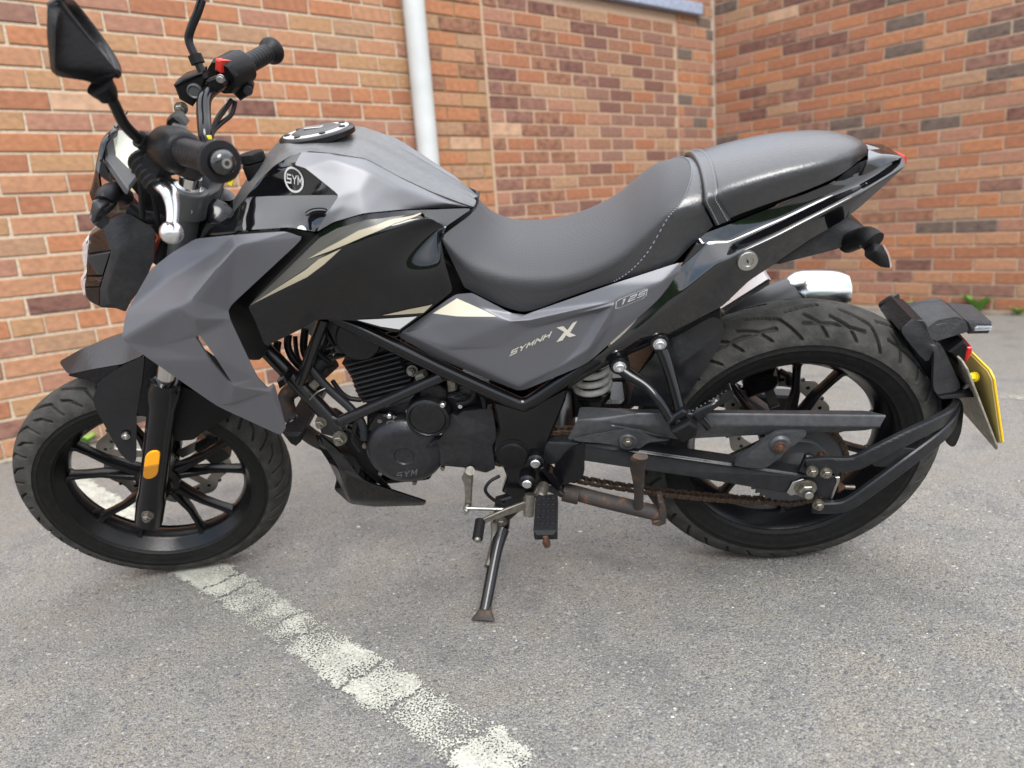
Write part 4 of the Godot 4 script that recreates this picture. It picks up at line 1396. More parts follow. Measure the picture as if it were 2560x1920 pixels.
	for k in 12:
		boot.append(Vector3(-.3413, .998, .2052).lerp(Vector3(-.3178, .9612, .2319), k / 11.0))
		rad.append(0.024 + (0.0025 if k % 2 else 0.0) - 0.0006 * k)
	obj("boot", tube(boot, rad, 18, 1), "grip_rubber", cl)
	obj("pivot_bolt", bolt(Vector3(-.311, 1.0053, .2248), ax_s(), 0.009, 0.010), "plastic_black", cl)
	obj("blade", tube([Vector3(-.317, .9647, .2331), Vector3(-.3008, .9567, .2429), Vector3(-.2967, .9419, .2507), Vector3(-.2964, .9276, .2594), Vector3(-.298, .9136, .2686), Vector3(-.2983, .907, .2741)], [0.011, 0.0125, 0.0105, 0.009, 0.0085, 0.0085], 16, 5, 0.75), "polished_alloy", cl)
	obj("ball", lathe(ball(0.0165), Vector3(-.298, .9059, .276), NSv(), 24), "polished_alloy", cl)
	# right switch housing, brake reservoir and lever pivot
	var rs := assembly("right_switchgear", bike)
	var rd: Vector3 = (rt[7] - rt[6]).normalized()
	obj("housing", lathe([Vector2(0.012, -0.05), Vector2(0.03, -0.05), Vector2(0.034, -0.04), Vector2(0.034, 0.012), Vector2(0.03, 0.02), Vector2(0.012, 0.02)], rt[6], rd, 10), "plastic_black", rs)
	obj("kill_switch", beam(Vector3(-.3721, 1.0758, -.187), Vector3(-.3581, 1.0706, -.2217), 0.022, 0.014, NSv(), 0.003), "red_switch", rs)
	obj("lower_housing", prism([Vector3(-.3746, 1.0224, -.2231), Vector3(-.3356, 1.0443, -.2298), Vector3(-.3325, 1.0279, -.2323), Vector3(-.339, 1.0151, -.2322), Vector3(-.364, 1.0047, -.2275)], -NSv() * 0.03, 0.004), "plastic_black", rs)
	obj("starter_button", lathe([Vector2(0, 0), Vector2(0.009, 0), Vector2(0.009, 0.004), Vector2(0, 0.004)], Vector3(-.3424, 1.0228, -.2274), NSv(), 20), "plastic_grey", rs)
	var mc := assembly("brake_reservoir", bike)
	obj("body", prism([Vector3(-.4387, 1.0548, -.1325), Vector3(-.3835, 1.0693, -.1437), Vector3(-.3791, 1.06, -.1458), Vector3(-.3946, 1.0366, -.1447), Vector3(-.4202, 1.0139, -.1412), Vector3(-.4378, 1.0292, -.1355)], -NSv() * 0.045, 0.004), "plastic_black", mc)
	obj("lid", prism([Vector3(-.4376, 1.0557, -.1296), Vector3(-.4186, 1.0653, -.1329), Vector3(-.3816, 1.0713, -.1409), Vector3(-.3818, 1.067, -.1413), Vector3(-.4374, 1.0513, -.1301)], -NSv() * 0.052, 0.003), "satin_black", mc)
	obj("sight_glass", lathe([Vector2(0, 0.004), Vector2(0.009, 0.004), Vector2(0.011, 0.006), Vector2(0.013, 0.005), Vector2(0.0135, -0.002), Vector2(0, -0.002)], Vector3(-.406, 1.0414, -.1395), NSv(), 28), "cast_grey", mc)
	obj("clamp", prism([Vector3(-.3809, 1.056, -.1406), Vector3(-.3535, 1.0626, -.1462), Vector3(-.3525, 1.0423, -.1487), Vector3(-.3679, 1.034, -.146), Vector3(-.3793, 1.0457, -.1421)], -NSv() * 0.02, 0.003), "plastic_black", mc)
	obj("clamp_bolt", bolt(Vector3(-.3529, 1.057, -.1418), NSv(), 0.0055, 0.005, true), "steel", mc)
	obj("banjo", bolt(Vector3(-.443, 1.0134, -.1412), NSv(), 0.009, 0.014), "dull_steel", mc)
	# mirrors
	for sgn in [1, -1]:
		var mir := assembly("mirror", bike)
		var stem: Array
		if sgn > 0: stem = [Vector3(-.307, 1.0066, .2188), Vector3(-.3144, 1.0171, .2268), Vector3(-.3199, 1.0303, .2399), Vector3(-.3222, 1.0536, .2584), Vector3(-.3185, 1.0778, .2705), Vector3(-.317, 1.0931, .2769), Vector3(-.317, 1.1044, .2813)]
		else: stem = [Vector3(-.3919, 1.0688, -.1625), Vector3(-.3966, 1.0837, -.165), Vector3(-.4, 1.0984, -.1677), Vector3(-.4059, 1.1225, -.1741), Vector3(-.3981, 1.1405, -.1791), Vector3(-.3829, 1.1643, -.1904), Vector3(-.373, 1.1838, -.2009)]
		obj("stem", tube(stem, 0.0075, 14, 6), "satin_black", mir)
		obj("collar", tube([stem[1], stem[2]], 0.0125, 14, 1), "plastic_black", mir)
		var shell := panel([Vector3(-.3215, 1.2071, .3058), Vector3(-.3272, 1.2019, .322), Vector3(-.3384, 1.1716, .3265), Vector3(-.3544, 1.1321, .3208), Vector3(-.3493, 1.1247, .3188), Vector3(-.3252, 1.1151, .3019), Vector3(-.3189, 1.1058, .2891), Vector3(-.3087, 1.1073, .2817), Vector3(-.299, 1.1164, .2784), Vector3(-.2976, 1.1213, .2775), Vector3(-.3242, 1.1965, .3001), Vector3(-.3149, 1.1805, .3375), Vector3(-.3325, 1.1362, .342)], [[0, 1, 11, 10], [1, 2, 12, 11], [2, 3, 12], [3, 4, 12], [4, 5, 12], [5, 8, 9, 12], [5, 6, 7, 8], [9, 10, 11, 12]], 3, 4, 0.004)
		# the housing wraps round a flat glass that faces back
		var neck := tube([Vector3(-.3199, 1.1072, .2864), Vector3(-.3189, 1.0975, .281), Vector3(-.3193, 1.0882, .278)], [0.018, 0.015, 0.011], 18, 4)
		var lip := tube([Vector3(-.3256, 1.2064, .2984), Vector3(-.3249, 1.1979, .2973), Vector3(-.3132, 1.1574, .2861), Vector3(-.3026, 1.1195, .2733), Vector3(-.3081, 1.1158, .2618)], 0.004, 10, 5)
		var far_lip := tube([Vector3(-.3368, 1.2067, .2783), Vector3(-.3742, 1.2011, .2038), Vector3(-.3776, 1.1696, .1754), Vector3(-.3659, 1.1391, .1746), Vector3(-.3367, 1.1216, .2123), Vector3(-.3102, 1.1162, .2572)], [0.006, 0.009, 0.011, 0.011, 0.009, 0.006], 12, 6)
		lip.add(far_lip)
		var glass := Sh.new()
		for q in [Vector3(-.3286, 1.205, .2917), Vector3(-.3272, 1.1969, .2905), Vector3(-.3089, 1.1424, .2773), Vector3(-.3036, 1.119, .2694), Vector3(-.3473, 1.1277, .1948), Vector3(-.3664, 1.1495, .1758), Vector3(-.3772, 1.1817, .1818), Vector3(-.3796, 1.2051, .2055)]: glass.v.append(q)
		for k in range(1, 7): glass.tri(0, k, k + 1)
		glass.orient(Vector3(1, 0, 0))
		var back := panel([Vector3(-.3215, 1.2071, .3058), Vector3(-.3272, 1.2019, .322), Vector3(-.3384, 1.1716, .3265), Vector3(-.3544, 1.1321, .3208), Vector3(-.3252, 1.1151, .3019), Vector3(-.3078, 1.1077, .2795), Vector3(-.3854, 1.2069, .1967), Vector3(-.4048, 1.2023, .1904), Vector3(-.4283, 1.1666, .1817), Vector3(-.4396, 1.1286, .1802), Vector3(-.3993, 1.1116, .1793), Vector3(-.3498, 1.1255, .19)], [[0, 1, 7, 6], [1, 2, 8, 7], [2, 3, 9, 8], [3, 4, 10, 9], [4, 5, 11, 10]], 2, 3, 0.004, Vector3(-1, 0, 0))
		var whole := shell.add(back)
		if sgn < 0:
			var shift: Vector3 = stem[6] - across(Vector3(-.317, 1.1044, .2813)) + Vector3(0, 0.05, 0)
			whole = steered_pair(whole).moved(Transform3D(Basis.IDENTITY, shift))
			glass = steered_pair(glass).moved(Transform3D(Basis.IDENTITY, shift))
			neck = steered_pair(neck).moved(Transform3D(Basis.IDENTITY, shift))
			lip = steered_pair(lip).moved(Transform3D(Basis.IDENTITY, shift))
		obj("shell", whole, "plastic_black", mir)
		obj("neck", neck, "plastic_black", mir)
		obj("rim", lip, "plastic_black", mir)
		obj("glass", glass, "mirror", mir)
	# cables from the bars to the headstock
	var cables := [[Vector3(-.3767, 1.0099, -.2188), Vector3(-.3835, .9981, -.1979), Vector3(-.3922, .98, -.1565), Vector3(-.3896, .9668, -.1173), Vector3(-.3794, .9478, -.0701), Vector3(-.3812, .9132, -.0424)], [Vector3(-.3731, 1.0058, -.2253), Vector3(-.3808, .9849, -.2103), Vector3(-.3899, .9749, -.1679), Vector3(-.3901, .9673, -.1274), Vector3(-.3817, .9456, -.0801)], [Vector3(-.3801, 1.004, -.2084), Vector3(-.3928, .9903, -.1863), Vector3(-.394, .9743, -.1464), Vector3(-.3863, .9605, -.1084)], [Vector3(-.365, .9766, .1877), Vector3(-.3875, .9401, .1684), Vector3(-.4173, .894, .1393)], [Vector3(-.3815, .933, .1456), Vector3(-.3987, .9001, .1253), Vector3(-.4133, .8609, .1142)], [Vector3(-.4457, 1.0058, -.1414), Vector3(-.4443, .9906, -.1124), Vector3(-.4453, .9627, -.0738), Vector3(-.4535, .929, -.0549), Vector3(-.4714, .8689, -.0367)]]
	for q in cables:
		var cb := obj("cable", tube(q, 0.0045, 10, 6), "grip_rubber", bike)
	# ignition barrel and warning tag ahead of the tank
	obj("ignition_cap", lathe([Vector2(0, 0.022), Vector2(0.019, 0.022), Vector2(0.021, 0.019), Vector2(0.021, 0.008), Vector2(0.018, 0.006), Vector2(0.021, 0.004), Vector2(0.021, -0.02), Vector2(0, -0.02)], Vector3(-.2565, .9355, .03), Vector3(-0.1, 1, 0), 28), "plastic_black", bike)
	obj("warning_tag", prism([Vector3(-.2999, .925, .06), Vector3(-.2823, .9332, .06), Vector3(-.2848, .925, .06), Vector3(-.294, .9112, .06), Vector3(-.2991, .9153, .06)], Vector3(0, 0, -0.003), 0.0005), "label_yellow", bike)
	# dark clutter round the headstock
	obj("headstock", tube([Vector3(-.7675, 0, 0) + Vector3(.4226, .9063, 0) * 0.79, Vector3(-.7675, 0, 0) + Vector3(.4226, .9063, 0) * 0.98], 0.032, 24, 1), "frame_gloss", bike)
	var horn := lathe([Vector2(0, 0), Vector2(0.04, 0.0), Vector2(0.043, 0.008), Vector2(0.03, 0.02), Vector2(0, 0.025)], Vector3(-.3389, .8522, .07), Vector3(0.2, 0.4, 1), 28)
	obj("horn", horn, "frame_gloss", bike)
	for q in [[Vector3(-.4366, .8543, .0879), Vector3(-.4307, .8451, .0958), Vector3(-.432, .8384, .1058), Vector3(-.4516, .8079, .0967)], [Vector3(-.4377, .8575, .0782), Vector3(-.4235, .8519, .0949), Vector3(-.4296, .8388, .1001), Vector3(-.4494, .8199, .0871)]]:
		obj("wire", tube(q, 0.0022, 8, 5), "wire_red", bike)
	obj("loom", tube([Vector3(-.4707, .8933, .0794), Vector3(-.4488, .8777, .0829), Vector3(-.424, .8694, .0866), Vector3(-.4369, .8276, .0747), Vector3(-.4667, .791, .0571)], 0.012, 10, 5), "grip_rubber", bike)

func ball(r: float) -> Array:
	var p := []
	for k in 13: p.append(Vector2(maxf(r * sin(PI * k / 12), 0.0), -r * cos(PI * k / 12)))
	p[0].x = 0.0
	p[12].x = 0.0
	return p

# ---- bodywork

func sheet(rows: Array, m := 8, per := 5) -> Sh:
	# a surface through rows of points, smooth both ways
	var fine := []
	for r in rows: fine.append(spline(r, per))
	var s := Sh.new()
	var cols := []
	for k in fine[0].size():
		var c := []
		for r in fine: c.append(r[k])
		cols.append(spline(c, m))
	var n: int = cols[0].size()
	for c in cols:
		for q in c: s.v.append(q)
	for i in cols.size() - 1:
		for k in n - 1: s.quad(i * n + k, i * n + k + 1, (i + 1) * n + k + 1, (i + 1) * n + k)
	return s

func pad_row(crown: Vector3, mid: Vector3, low: Vector3, round_: float) -> Array:
	# half a padded cross-section: from the crown in the middle, over the shoulder, down the flank
	var r := []
	var c := Vector3(crown.x, crown.y, 0)
	for k in 7:
		var a := PI * 0.5 * k / 6
		var sz := pow(sin(a), round_)
		var cy := pow(maxf(cos(a), 0.0), round_)
		r.append(Vector3(lerpf(c.x, mid.x, sz * sz), lerpf(mid.y, c.y, cy), mid.z * sz))
	r.append(mid.lerp(low, 0.4))
	r.append(mid.lerp(low, 0.75))
	r.append(low)
	return r

func closed_pad(rows: Array, inner: float) -> Sh:
	# both halves of a padded surface plus a base
	var s := sheet(rows, 6, 4)
	s.orient(Vector3(0, 0.6, 1))
	s.thick(inner)
	return s.both()

func make_seats() -> void:
	var seat := assembly("rider_seat", bike)
	var sec := [
		[Vector3(.1104, .8283, -.05), Vector3(.059, .814, .122), Vector3(.0839, .7248, .115)],
		[Vector3(.1299, .8013, -.05), Vector3(.1025, .8086, .13), Vector3(.1171, .7065, .123)],
		[Vector3(.1571, .7801, -.05), Vector3(.1512, .7973, .136), Vector3(.1587, .6867, .13)],
		[Vector3(.1938, .7726, -.05), Vector3(.2019, .7877, .14), Vector3(.1927, .6815, .132)],
		[Vector3(.2471, .7745, -.05), Vector3(.2551, .7865, .141), Vector3(.2548, .7016, .134)],
		[Vector3(.3003, .7865, -.05), Vector3(.3039, .7993, .14), Vector3(.3105, .7175, .132)],
		[Vector3(.3529, .8084, -.05), Vector3(.3499, .8133, .136), Vector3(.3582, .728, .128)],
		[Vector3(.3917, .8364, -.05), Vector3(.3863, .8276, .131), Vector3(.3962, .7347, .122)],
		[Vector3(.4293, .8611, -.05), Vector3(.4181, .8416, .125), Vector3(.4298, .7403, .114)],
		[Vector3(.4615, .8694, -.05), Vector3(.4507, .8577, .119), Vector3(.4605, .7666, .106)],
		[Vector3(.4837, .8706, -.05), Vector3(.4789, .8586, .114), Vector3(.4957, .7958, .102)]]
	var rows := []
	for i in sec.size():
		# the flank starts well below the crown
		if i > 0: sec[i][1].y = minf(sec[i][1].y, sec[i][0].y - 0.042)
	for q in sec: rows.append(pad_row(q[0] + Vector3(0, 0.003, 0), q[1], q[2], 0.95))
	# dark base under the padding
	var under := []
	for q in sec: under.append(Vector3(q[0].x, q[0].y - 0.05, 0.088))
	for i in range(sec.size() - 1, -1, -1): under.append(Vector3(sec[i][2].x + (0.03 if i == 0 else 0.0), sec[i][2].y + 0.004, 0.088))
	obj("base", prism(under, Vector3(0, 0, -0.176), 0.004), "plastic_black", seat)
	# dense grid, then cut along the seam between woven cover and vinyl
	var g := []
	for k in rows[0].size():
		var c := []
		for r in rows: c.append(r[k])
		g.append(c)
	var seam := [9.35, 9.3, 9.2, 9.05, 8.85, 8.55, 8.0, 6.95, 6.05, 5.4]
	for part in [[0, "cover", "seat_fabric"], [1, "panel", "seat_vinyl"]]:
		var lines := []
		for k in g.size():
			var a: float = 0.0 if part[0] == 0 else seam[k]
			var b: float = seam[k] if part[0] == 0 else 10.0
			var line := []
			for i in 33: line.append(along(g[k], lerpf(a, b, i / 32.0)))
			lines.append(line)
		var s := Sh.new()
		var cols := []
		for i in 33:
			var c := []
			for k in lines.size(): c.append(lines[k][i])
			cols.append(spline(c, 4))
		var n: int = cols[0].size()
		for c in cols:
			for q in c: s.v.append(q)
		for i in 32:
			for k in n - 1: s.quad(i * n + k, i * n + k + 1, (i + 1) * n + k + 1, (i + 1) * n + k)
		s.orient(Vector3(0, 0.6, 1))
		if part[0] == 0: s.thick(0.006)
		else: s.thick(0.007)
		var whole := s.both()
		obj(part[1], whole.smooth_mesh() if false else whole.mesh(50), part[2], seat)
	# stitching along the seam
	var st := Sh.new()
	var sl := []
	for k in g.size(): sl.append(along(g[k], seam[k] + 0.04))
	sl = spline(sl, 12)
	for i in range(0, sl.size() - 1, 2):
		var o := Vector3(0, 0.0008, 0.0012)
		st.add(beam(sl[i] + o, sl[i + 1] + o, 0.0013, 0.0013, Vector3.UP, 0.0003))
	obj("stitching", st.both(), "stitch", seat)
	# shallow tuck line in the cover
	
	var pil := assembly("pillion_seat", bike)
	var ps := [
		[Vector3(.4923, .875, -.05), Vector3(.4899, .8622, .114), Vector3(.5114, .8025, .102)],
		[Vector3(.5238, .8822, -.05), Vector3(.5127, .8648, .114), Vector3(.533, .8121, .104)],
		[Vector3(.5718, .8898, -.05), Vector3(.5516, .8692, .113), Vector3(.5744, .8251, .104)],
		[Vector3(.6264, .8964, -.05), Vector3(.6017, .874, .109), Vector3(.6248, .8383, .1)],
		[Vector3(.677, .8976, -.045), Vector3(.6509, .8775, .1), Vector3(.6699, .8504, .09)],
		[Vector3(.7118, .8951, -.035), Vector3(.6874, .8796, .085), Vector3(.7017, .8603, .075)],
		[Vector3(.7356, .8883, -.02), Vector3(.7183, .8787, .06), Vector3(.7249, .8661, .052)],
		[Vector3(.7513, .8787, -.005), Vector3(.7444, .8762, .028), Vector3(.7475, .8677, .024)],
		[Vector3(.7579, .87, 0), Vector3(.7568, .8697, .004), Vector3(.7576, .8666, .003)]]
	var pr := []
	for q in ps: q[1].y = minf(q[1].y, lerpf(q[0].y, q[2].y, 0.5))
	for q in ps: pr.append(pad_row(q[0] + Vector3(0, 0.003, 0), q[1], q[2], 0.9))
	obj("cover", closed_pad(pr, 0.008).mesh(50), "seat_vinyl", pil)
	var base := prism([Vector3(.4802, .7779, .09), Vector3(.5242, .7951, .09), Vector3(.603, .8215, .088), Vector3(.6721, .8443, .078), Vector3(.6887, .8453, .07), Vector3(.6712, .8536, .07), Vector3(.6016, .8367, .088), Vector3(.5234, .8107, .09)], Vector3(0, 0, -0.16), 0.003)
	obj("base", base, "plastic_black", pil)
	var strap := assembly("seat_strap", bike)
	var sr := []
	for e in [0.0, 0.06, 0.5, 0.94, 1.0]:
		var c: Vector3 = Vector3(.4805, .8733, -.05).lerp(Vector3(.5032, .8773, -.05), e)
		var m: Vector3 = Vector3(.4768, .8599, .118).lerp(Vector3(.497, .8661, .118), e)
		var l: Vector3 = Vector3(.4979, .7989, .106).lerp(Vector3(.5205, .8071, .106), e)
		m.y = minf(m.y, lerpf(c.y, l.y, 0.46))
		var up := 0.0055 if e > 0.01 and e < 0.99 else 0.0
		sr.append(pad_row(c + Vector3(0, up, 0), m + Vector3(0, up * 0.3, up), l + Vector3(0, 0, up), 0.95))
	var ss := sheet(sr, 3, 4)
	ss.orient(Vector3(0, 0.6, 1))
	ss.thick(0.004)
	obj("band", ss.both().mesh(50), "seat_vinyl", strap)
	var s2 := Sh.new()
	for e in [0.2, 0.8]:
		var c: Vector3 = Vector3(.4805, .8733, -.05).lerp(Vector3(.5032, .8773, -.05), e)
		var m: Vector3 = Vector3(.4768, .8599, .118).lerp(Vector3(.497, .8661, .118), e)
		var l: Vector3 = Vector3(.4979, .7989, .106).lerp(Vector3(.5205, .8071, .106), e)
		m.y = minf(m.y, lerpf(c.y, l.y, 0.46))
		var row := spline(pad_row(c + Vector3(0, 0.006, 0), m + Vector3(0, 0.002, 0.0062), l + Vector3(0, 0, 0.0062), 0.95), 8)
		for i in range(0, row.size() - 1, 2): s2.add(beam(row[i], row[i + 1], 0.0012, 0.0012, Vector3.UP, 0.0003))
	obj("stitching", s2.both(), "stitch", strap)

func along(line: Array, u: float) -> Vector3:
	# point at parameter u of a smooth curve through the given points
	var i := clampi(int(floor(u)), 0, line.size() - 2)
	var t := u - i
	var a: Vector3 = line[maxi(i - 1, 0)]; var b: Vector3 = line[i]; var c: Vector3 = line[i + 1]; var d: Vector3 = line[mini(i + 2, line.size() - 1)]
	return 0.5 * (2.0 * b + (c - a) * t + (2.0 * a - 5.0 * b + 4.0 * c - d) * t * t + (3.0 * b - a - 3.0 * c + d) * t * t * t)

func make_tank() -> void:
	var tank := assembly("fuel_tank", bike)
	# ridge cover down the middle
	var rows := []
	for q in [
		[Vector3(-.3164, .868, .03), Vector3(-.3105, .8661, .05), Vector3(-.3086, .8631, .062)],
		[Vector3(-.287, .899, .04), Vector3(-.2737, .8986, .068), Vector3(-.2645, .8964, .088)],
		[Vector3(-.2527, .9271, .045), Vector3(-.2378, .9274, .078), Vector3(-.2283, .9261, .098)],
		[Vector3(-.2131, .9596, .05), Vector3(-.2018, .9545, .086), Vector3(-.1955, .9483, .102)],
		[Vector3(-.1856, .973, .055), Vector3(-.1719, .9675, .086), Vector3(-.1633, .9619, .102)],
		[Vector3(-.1453, .9735, .055), Vector3(-.136, .9658, .08), Vector3(-.1323, .9656, .1)],
		[Vector3(-.1075, .9704, .05), Vector3(-.0994, .9614, .078), Vector3(-.094, .9588, .1)],
		[Vector3(-.0727, .9612, .032), Vector3(-.0604, .9469, .06), Vector3(-.0512, .9429, .082)],
		[Vector3(-.0266, .9339, .032), Vector3(-.0165, .9176, .06), Vector3(-.0078, .9104, .074)],
		[Vector3(.0273, .8979, .03), Vector3(.0354, .8837, .056), Vector3(.0429, .8769, .064)],
		[Vector3(.0781, .864, .02), Vector3(.0831, .8548, .041), Vector3(.0862, .851, .05)],
		[Vector3(.1096, .8435, .01), Vector3(.1068, .8384, .026), Vector3(.105, .8372, .034)]]:
		var c: Vector3 = q[1]
		var up: float = maxf(q[0].y, c.y)
		if q[1].x > -0.1:
			# flat top between the two edges
			q[0] = Vector3(lerpf(q[0].x, c.x, 0.5), c.y + 0.003, c.z * 0.5)
			rows.append([Vector3(c.x - 0.004, c.y + 0.004, 0), q[0], q[1], q[2]])
		else: rows.append([Vector3(q[0].x - 0.012, up + 0.004, 0), q[0], q[1], q[2]])
	var s := Sh.new()
	var n := 4
	for r in rows:
		for q in r: s.v.append(q)
	for i in rows.size() - 1:
		for k in n - 1: s.quad(i * n + k, i * n + k + 1, (i + 1) * n + k + 1, (i + 1) * n + k)
	s.orient(Vector3(0, 1, 0.3))
	# join the halves before rounding so that the ridge is smooth
	var m := s.mirrored()
	var j := Sh.new()
	j.v = s.v.duplicate()
	j.f = s.f.duplicate()
	var map := {}
	for i in m.v.size():
		if absf(m.v[i].z) < 1e-6: map[i] = i
		else:
			map[i] = j.v.size()
			j.v.append(m.v[i])
	for i in m.f: j.f.append(map[i])
	for k in 3: j.split()
	j.smooth(7, 1)
	j.thick(0.004)
	obj("ridge_cover", j, "tank_cover", tank)
	# filler cap
	var cap := assembly("filler_cap", tank)
	var cc := Vector3(-.1485, .9701, 0) + Vector3(0, 0.002, 0)
	var up := Vector3(-0.06, 1, 0).normalized()
	obj("flange", lathe([Vector2(0.0, 0.0), Vector2(0.064, -0.006), Vector2(0.064, 0.002), Vector2(0.061, 0.005), Vector2(0.056, 0.0055), Vector2(0.056, 0.003), Vector2(0, 0.003)], cc, up, 48), "satin_black", tank)
	obj("cap_ring", lathe([Vector2(0.0, 0.003), Vector2(0.0555, 0.003), Vector2(0.0555, 0.006), Vector2(0.042, 0.007), Vector2(0.042, 0.003)], cc, up, 48), "decal_white", tank)
	obj("cap_lid", lathe([Vector2(0.0, 0.010), Vector2(0.034, 0.010), Vector2(0.038, 0.008), Vector2(0.041, 0.006), Vector2(0.0412, 0.003), Vector2(0, 0.003)], cc, up, 40), "cast_grey", tank)
	obj("lock_flap", prism([cc + up * 0.0125 + Vector3(-0.018, 0, 0.008), cc + up * 0.0125 + Vector3(0.012, 0, 0.008), cc + up * 0.0125 + Vector3(0.012, 0, -0.008), cc + up * 0.0125 + Vector3(-0.018, 0, -0.008)], -up * 0.004, 0.001), "steel", tank)
	var b := frame(up)
	for k in 7:
		var a := TAU * k / 7 + 0.5
		obj("cap_bolt", lathe([Vector2(0, 0.003), Vector2(0.0055, 0.003), Vector2(0.0055, 0.008), Vector2(0.004, 0.009), Vector2(0, 0.009)], cc + (b.x * cos(a) + b.y * sin(a)) * 0.0485, up, 14), "satin_black", tank)
	cap.free()
	# painted side panels
	var sil := panel([Vector3(-.1454, .9661, .103), Vector3(-.1006, .9594, .101), Vector3(-.0512, .9422, .083), Vector3(.0003, .9038, .072), Vector3(.0637, .8608, .056), Vector3(.1042, .8364, .032),
		Vector3(-.0905, .9536, .113), Vector3(-.038, .9309, .114), Vector3(.0062, .899, .108), Vector3(.067, .8609, .08),
		Vector3(-.1533, .9515, .123), Vector3(-.1359, .9461, .127), Vector3(-.0857, .9056, .147),
		Vector3(-.1269, .8572, .17), Vector3(-.099, .869, .164), Vector3(-.0513, .8764, .154), Vector3(.0035, .8681, .122), Vector3(-.0558, .9081, .137), Vector3(-.1043, .8841, .166)],
		[[0, 1, 6, 10], [1, 2, 7, 6], [2, 3, 8, 7], [3, 4, 9, 8], [4, 5, 9], [10, 6, 11], [6, 7, 17, 12, 11], [7, 8, 16, 15, 17], [8, 9, 16], [9, 5, 16], [17, 15, 14, 18, 12], [18, 14, 13]], 3, 3, 0.004, Vector3(0, 0.5, 1), 1)
	pair("side_panel", sil, "tank_silver", tank)
	var nose := panel([Vector3(-.3277, .8548, .128), Vector3(-.3086, .8659, .112), Vector3(-.2908, .8732, .098), Vector3(-.2522, .9038, .108), Vector3(-.2128, .9043, .114), Vector3(-.1532, .9047, .127), Vector3(-.086, .9054, .146), Vector3(-.1045, .884, .1655), Vector3(-.1269, .8572, .17), Vector3(-.1663, .869, .173), Vector3(-.2381, .8672, .165), Vector3(-.2827, .8614, .148), Vector3(-.2547, .8839, .128), Vector3(-.1851, .8882, .144), Vector3(-.1451, .8855, .153)],
		[[0, 1, 11], [1, 2, 12, 11], [2, 3, 12], [3, 4, 13, 12], [4, 5, 14, 13], [5, 6, 7, 14], [7, 8, 9, 14], [14, 9, 13], [13, 9, 10, 12], [12, 10, 11]], 3, 18, 0.004, Vector3(0, 0.5, 1), 1)
	pair("nose_panel", nose, "gloss_black", tank)
	var rec := panel([Vector3(-.2525, .904, .107), Vector3(-.2277, .9259, .1), Vector3(-.1953, .9476, .103), Vector3(-.1632, .9613, .103), Vector3(-.1451, .966, .104), Vector3(-.1538, .9511, .1215), Vector3(-.1366, .9454, .125), Vector3(-.1101, .9258, .136), Vector3(-.0864, .9055, .1455), Vector3(-.1537, .9046, .1255), Vector3(-.2134, .9041, .1125), Vector3(-.1824, .9446, .108), Vector3(-.2083, .925, .104), Vector3(-.1707, .927, .114)],
		[[0, 1, 12], [1, 2, 11, 12], [2, 3, 5, 11], [3, 4, 5], [11, 5, 13], [5, 6, 7, 13], [7, 8, 9, 13], [9, 10, 12, 13], [11, 13, 12], [0, 12, 10]], 3, 18, 0.004, Vector3(0, 0.5, 1), 1)
	pair("badge_panel", rec, "gloss_black", tank)
	# round badge: ring and the letters in it
	var ring := Sh.new()
	var bc := Vector3(-.1618, .9284, .122)
	var bx: Vector3 = (Vector3(-.1447, .926, .125) - Vector3(-.1796, .9306, .118)) * 0.5
	var by: Vector3 = (Vector3(-.1601, .9476, .118) - Vector3(-.1648, .9082, .123)) * 0.5
	for i in 48:
		var a := TAU * i / 48
		for r in [1.0, 0.84]: ring.v.append(bc + bx * cos(a) * r + by * sin(a) * r)
	for i in 48:
		var k := (i + 1) % 48
		ring.quad(2 * i, 2 * k, 2 * k + 1, 2 * i + 1)
	ring.orient(Vector3(0, 0, 1))
	drop(ring, rec, 0.0012)
	obj("badge_ring", ring, "decal_white", tank)
	obj("badge_letters", block_letters("SYM", bc - bx * 0.78 - by * 0.36, bx * 1.6, by * 0.74 + bx * 0.08, rec, 0.17, 0.14), "decal_white", tank)
	# black flank below the tank
	var kp := [Vector3(-.13, .8516, .164), Vector3(-.0983, .8667, .16), Vector3(-.0505, .8734, .15), Vector3(.0078, .8659, .122), Vector3(.1057, .8398, .05),
		Vector3(.0678, .8328, .115), Vector3(.058, .8151, .125), Vector3(.0601, .7804, .132), Vector3(.067, .7274, .134),
		Vector3(-.2689, .7436, .178), Vector3(-.1519, .7852, .18), Vector3(-.0884, .8182, .176), Vector3(-.0304, .8425, .163), Vector3(.0481, .853, .122),
		Vector3(-.2644, .72, .178), Vector3(-.2689, .659, .16), Vector3(-.2154, .6791, .157), Vector3(-.1658, .7002, .152), Vector3(-.1023, .6921, .15), Vector3(-.0383, .6616, .146), Vector3(.017, .6955, .142),
		Vector3(-.03, .7748, .158), Vector3(.0507, .7677, .146), Vector3(.0483, .8295, .108), Vector3(-.1823, .7361, .168), Vector3(-.1056, .7544, .163)]
	var flank := panel(kp, [[0, 1, 11, 10], [0, 10, 9], [1, 2, 12, 11], [2, 3, 13, 12], [3, 4, 5, 13], [13, 5, 6, 24], [6, 7, 23, 24], [12, 13, 24], [9, 10, 25, 14], [10, 11, 26, 25], [11, 12, 22, 26], [12, 24, 23, 22], [14, 25, 16, 15], [25, 26, 17, 16], [26, 22, 18, 17], [22, 23, 20, 19, 18], [23, 7, 8, 20]].map(func(p): return p.map(func(k): return k if k < 21 else k - 1)), 3, 9, 0.004, Vector3(0, 0, 1), 1)
	pair("flank_panel", flank, "body_black", bike)
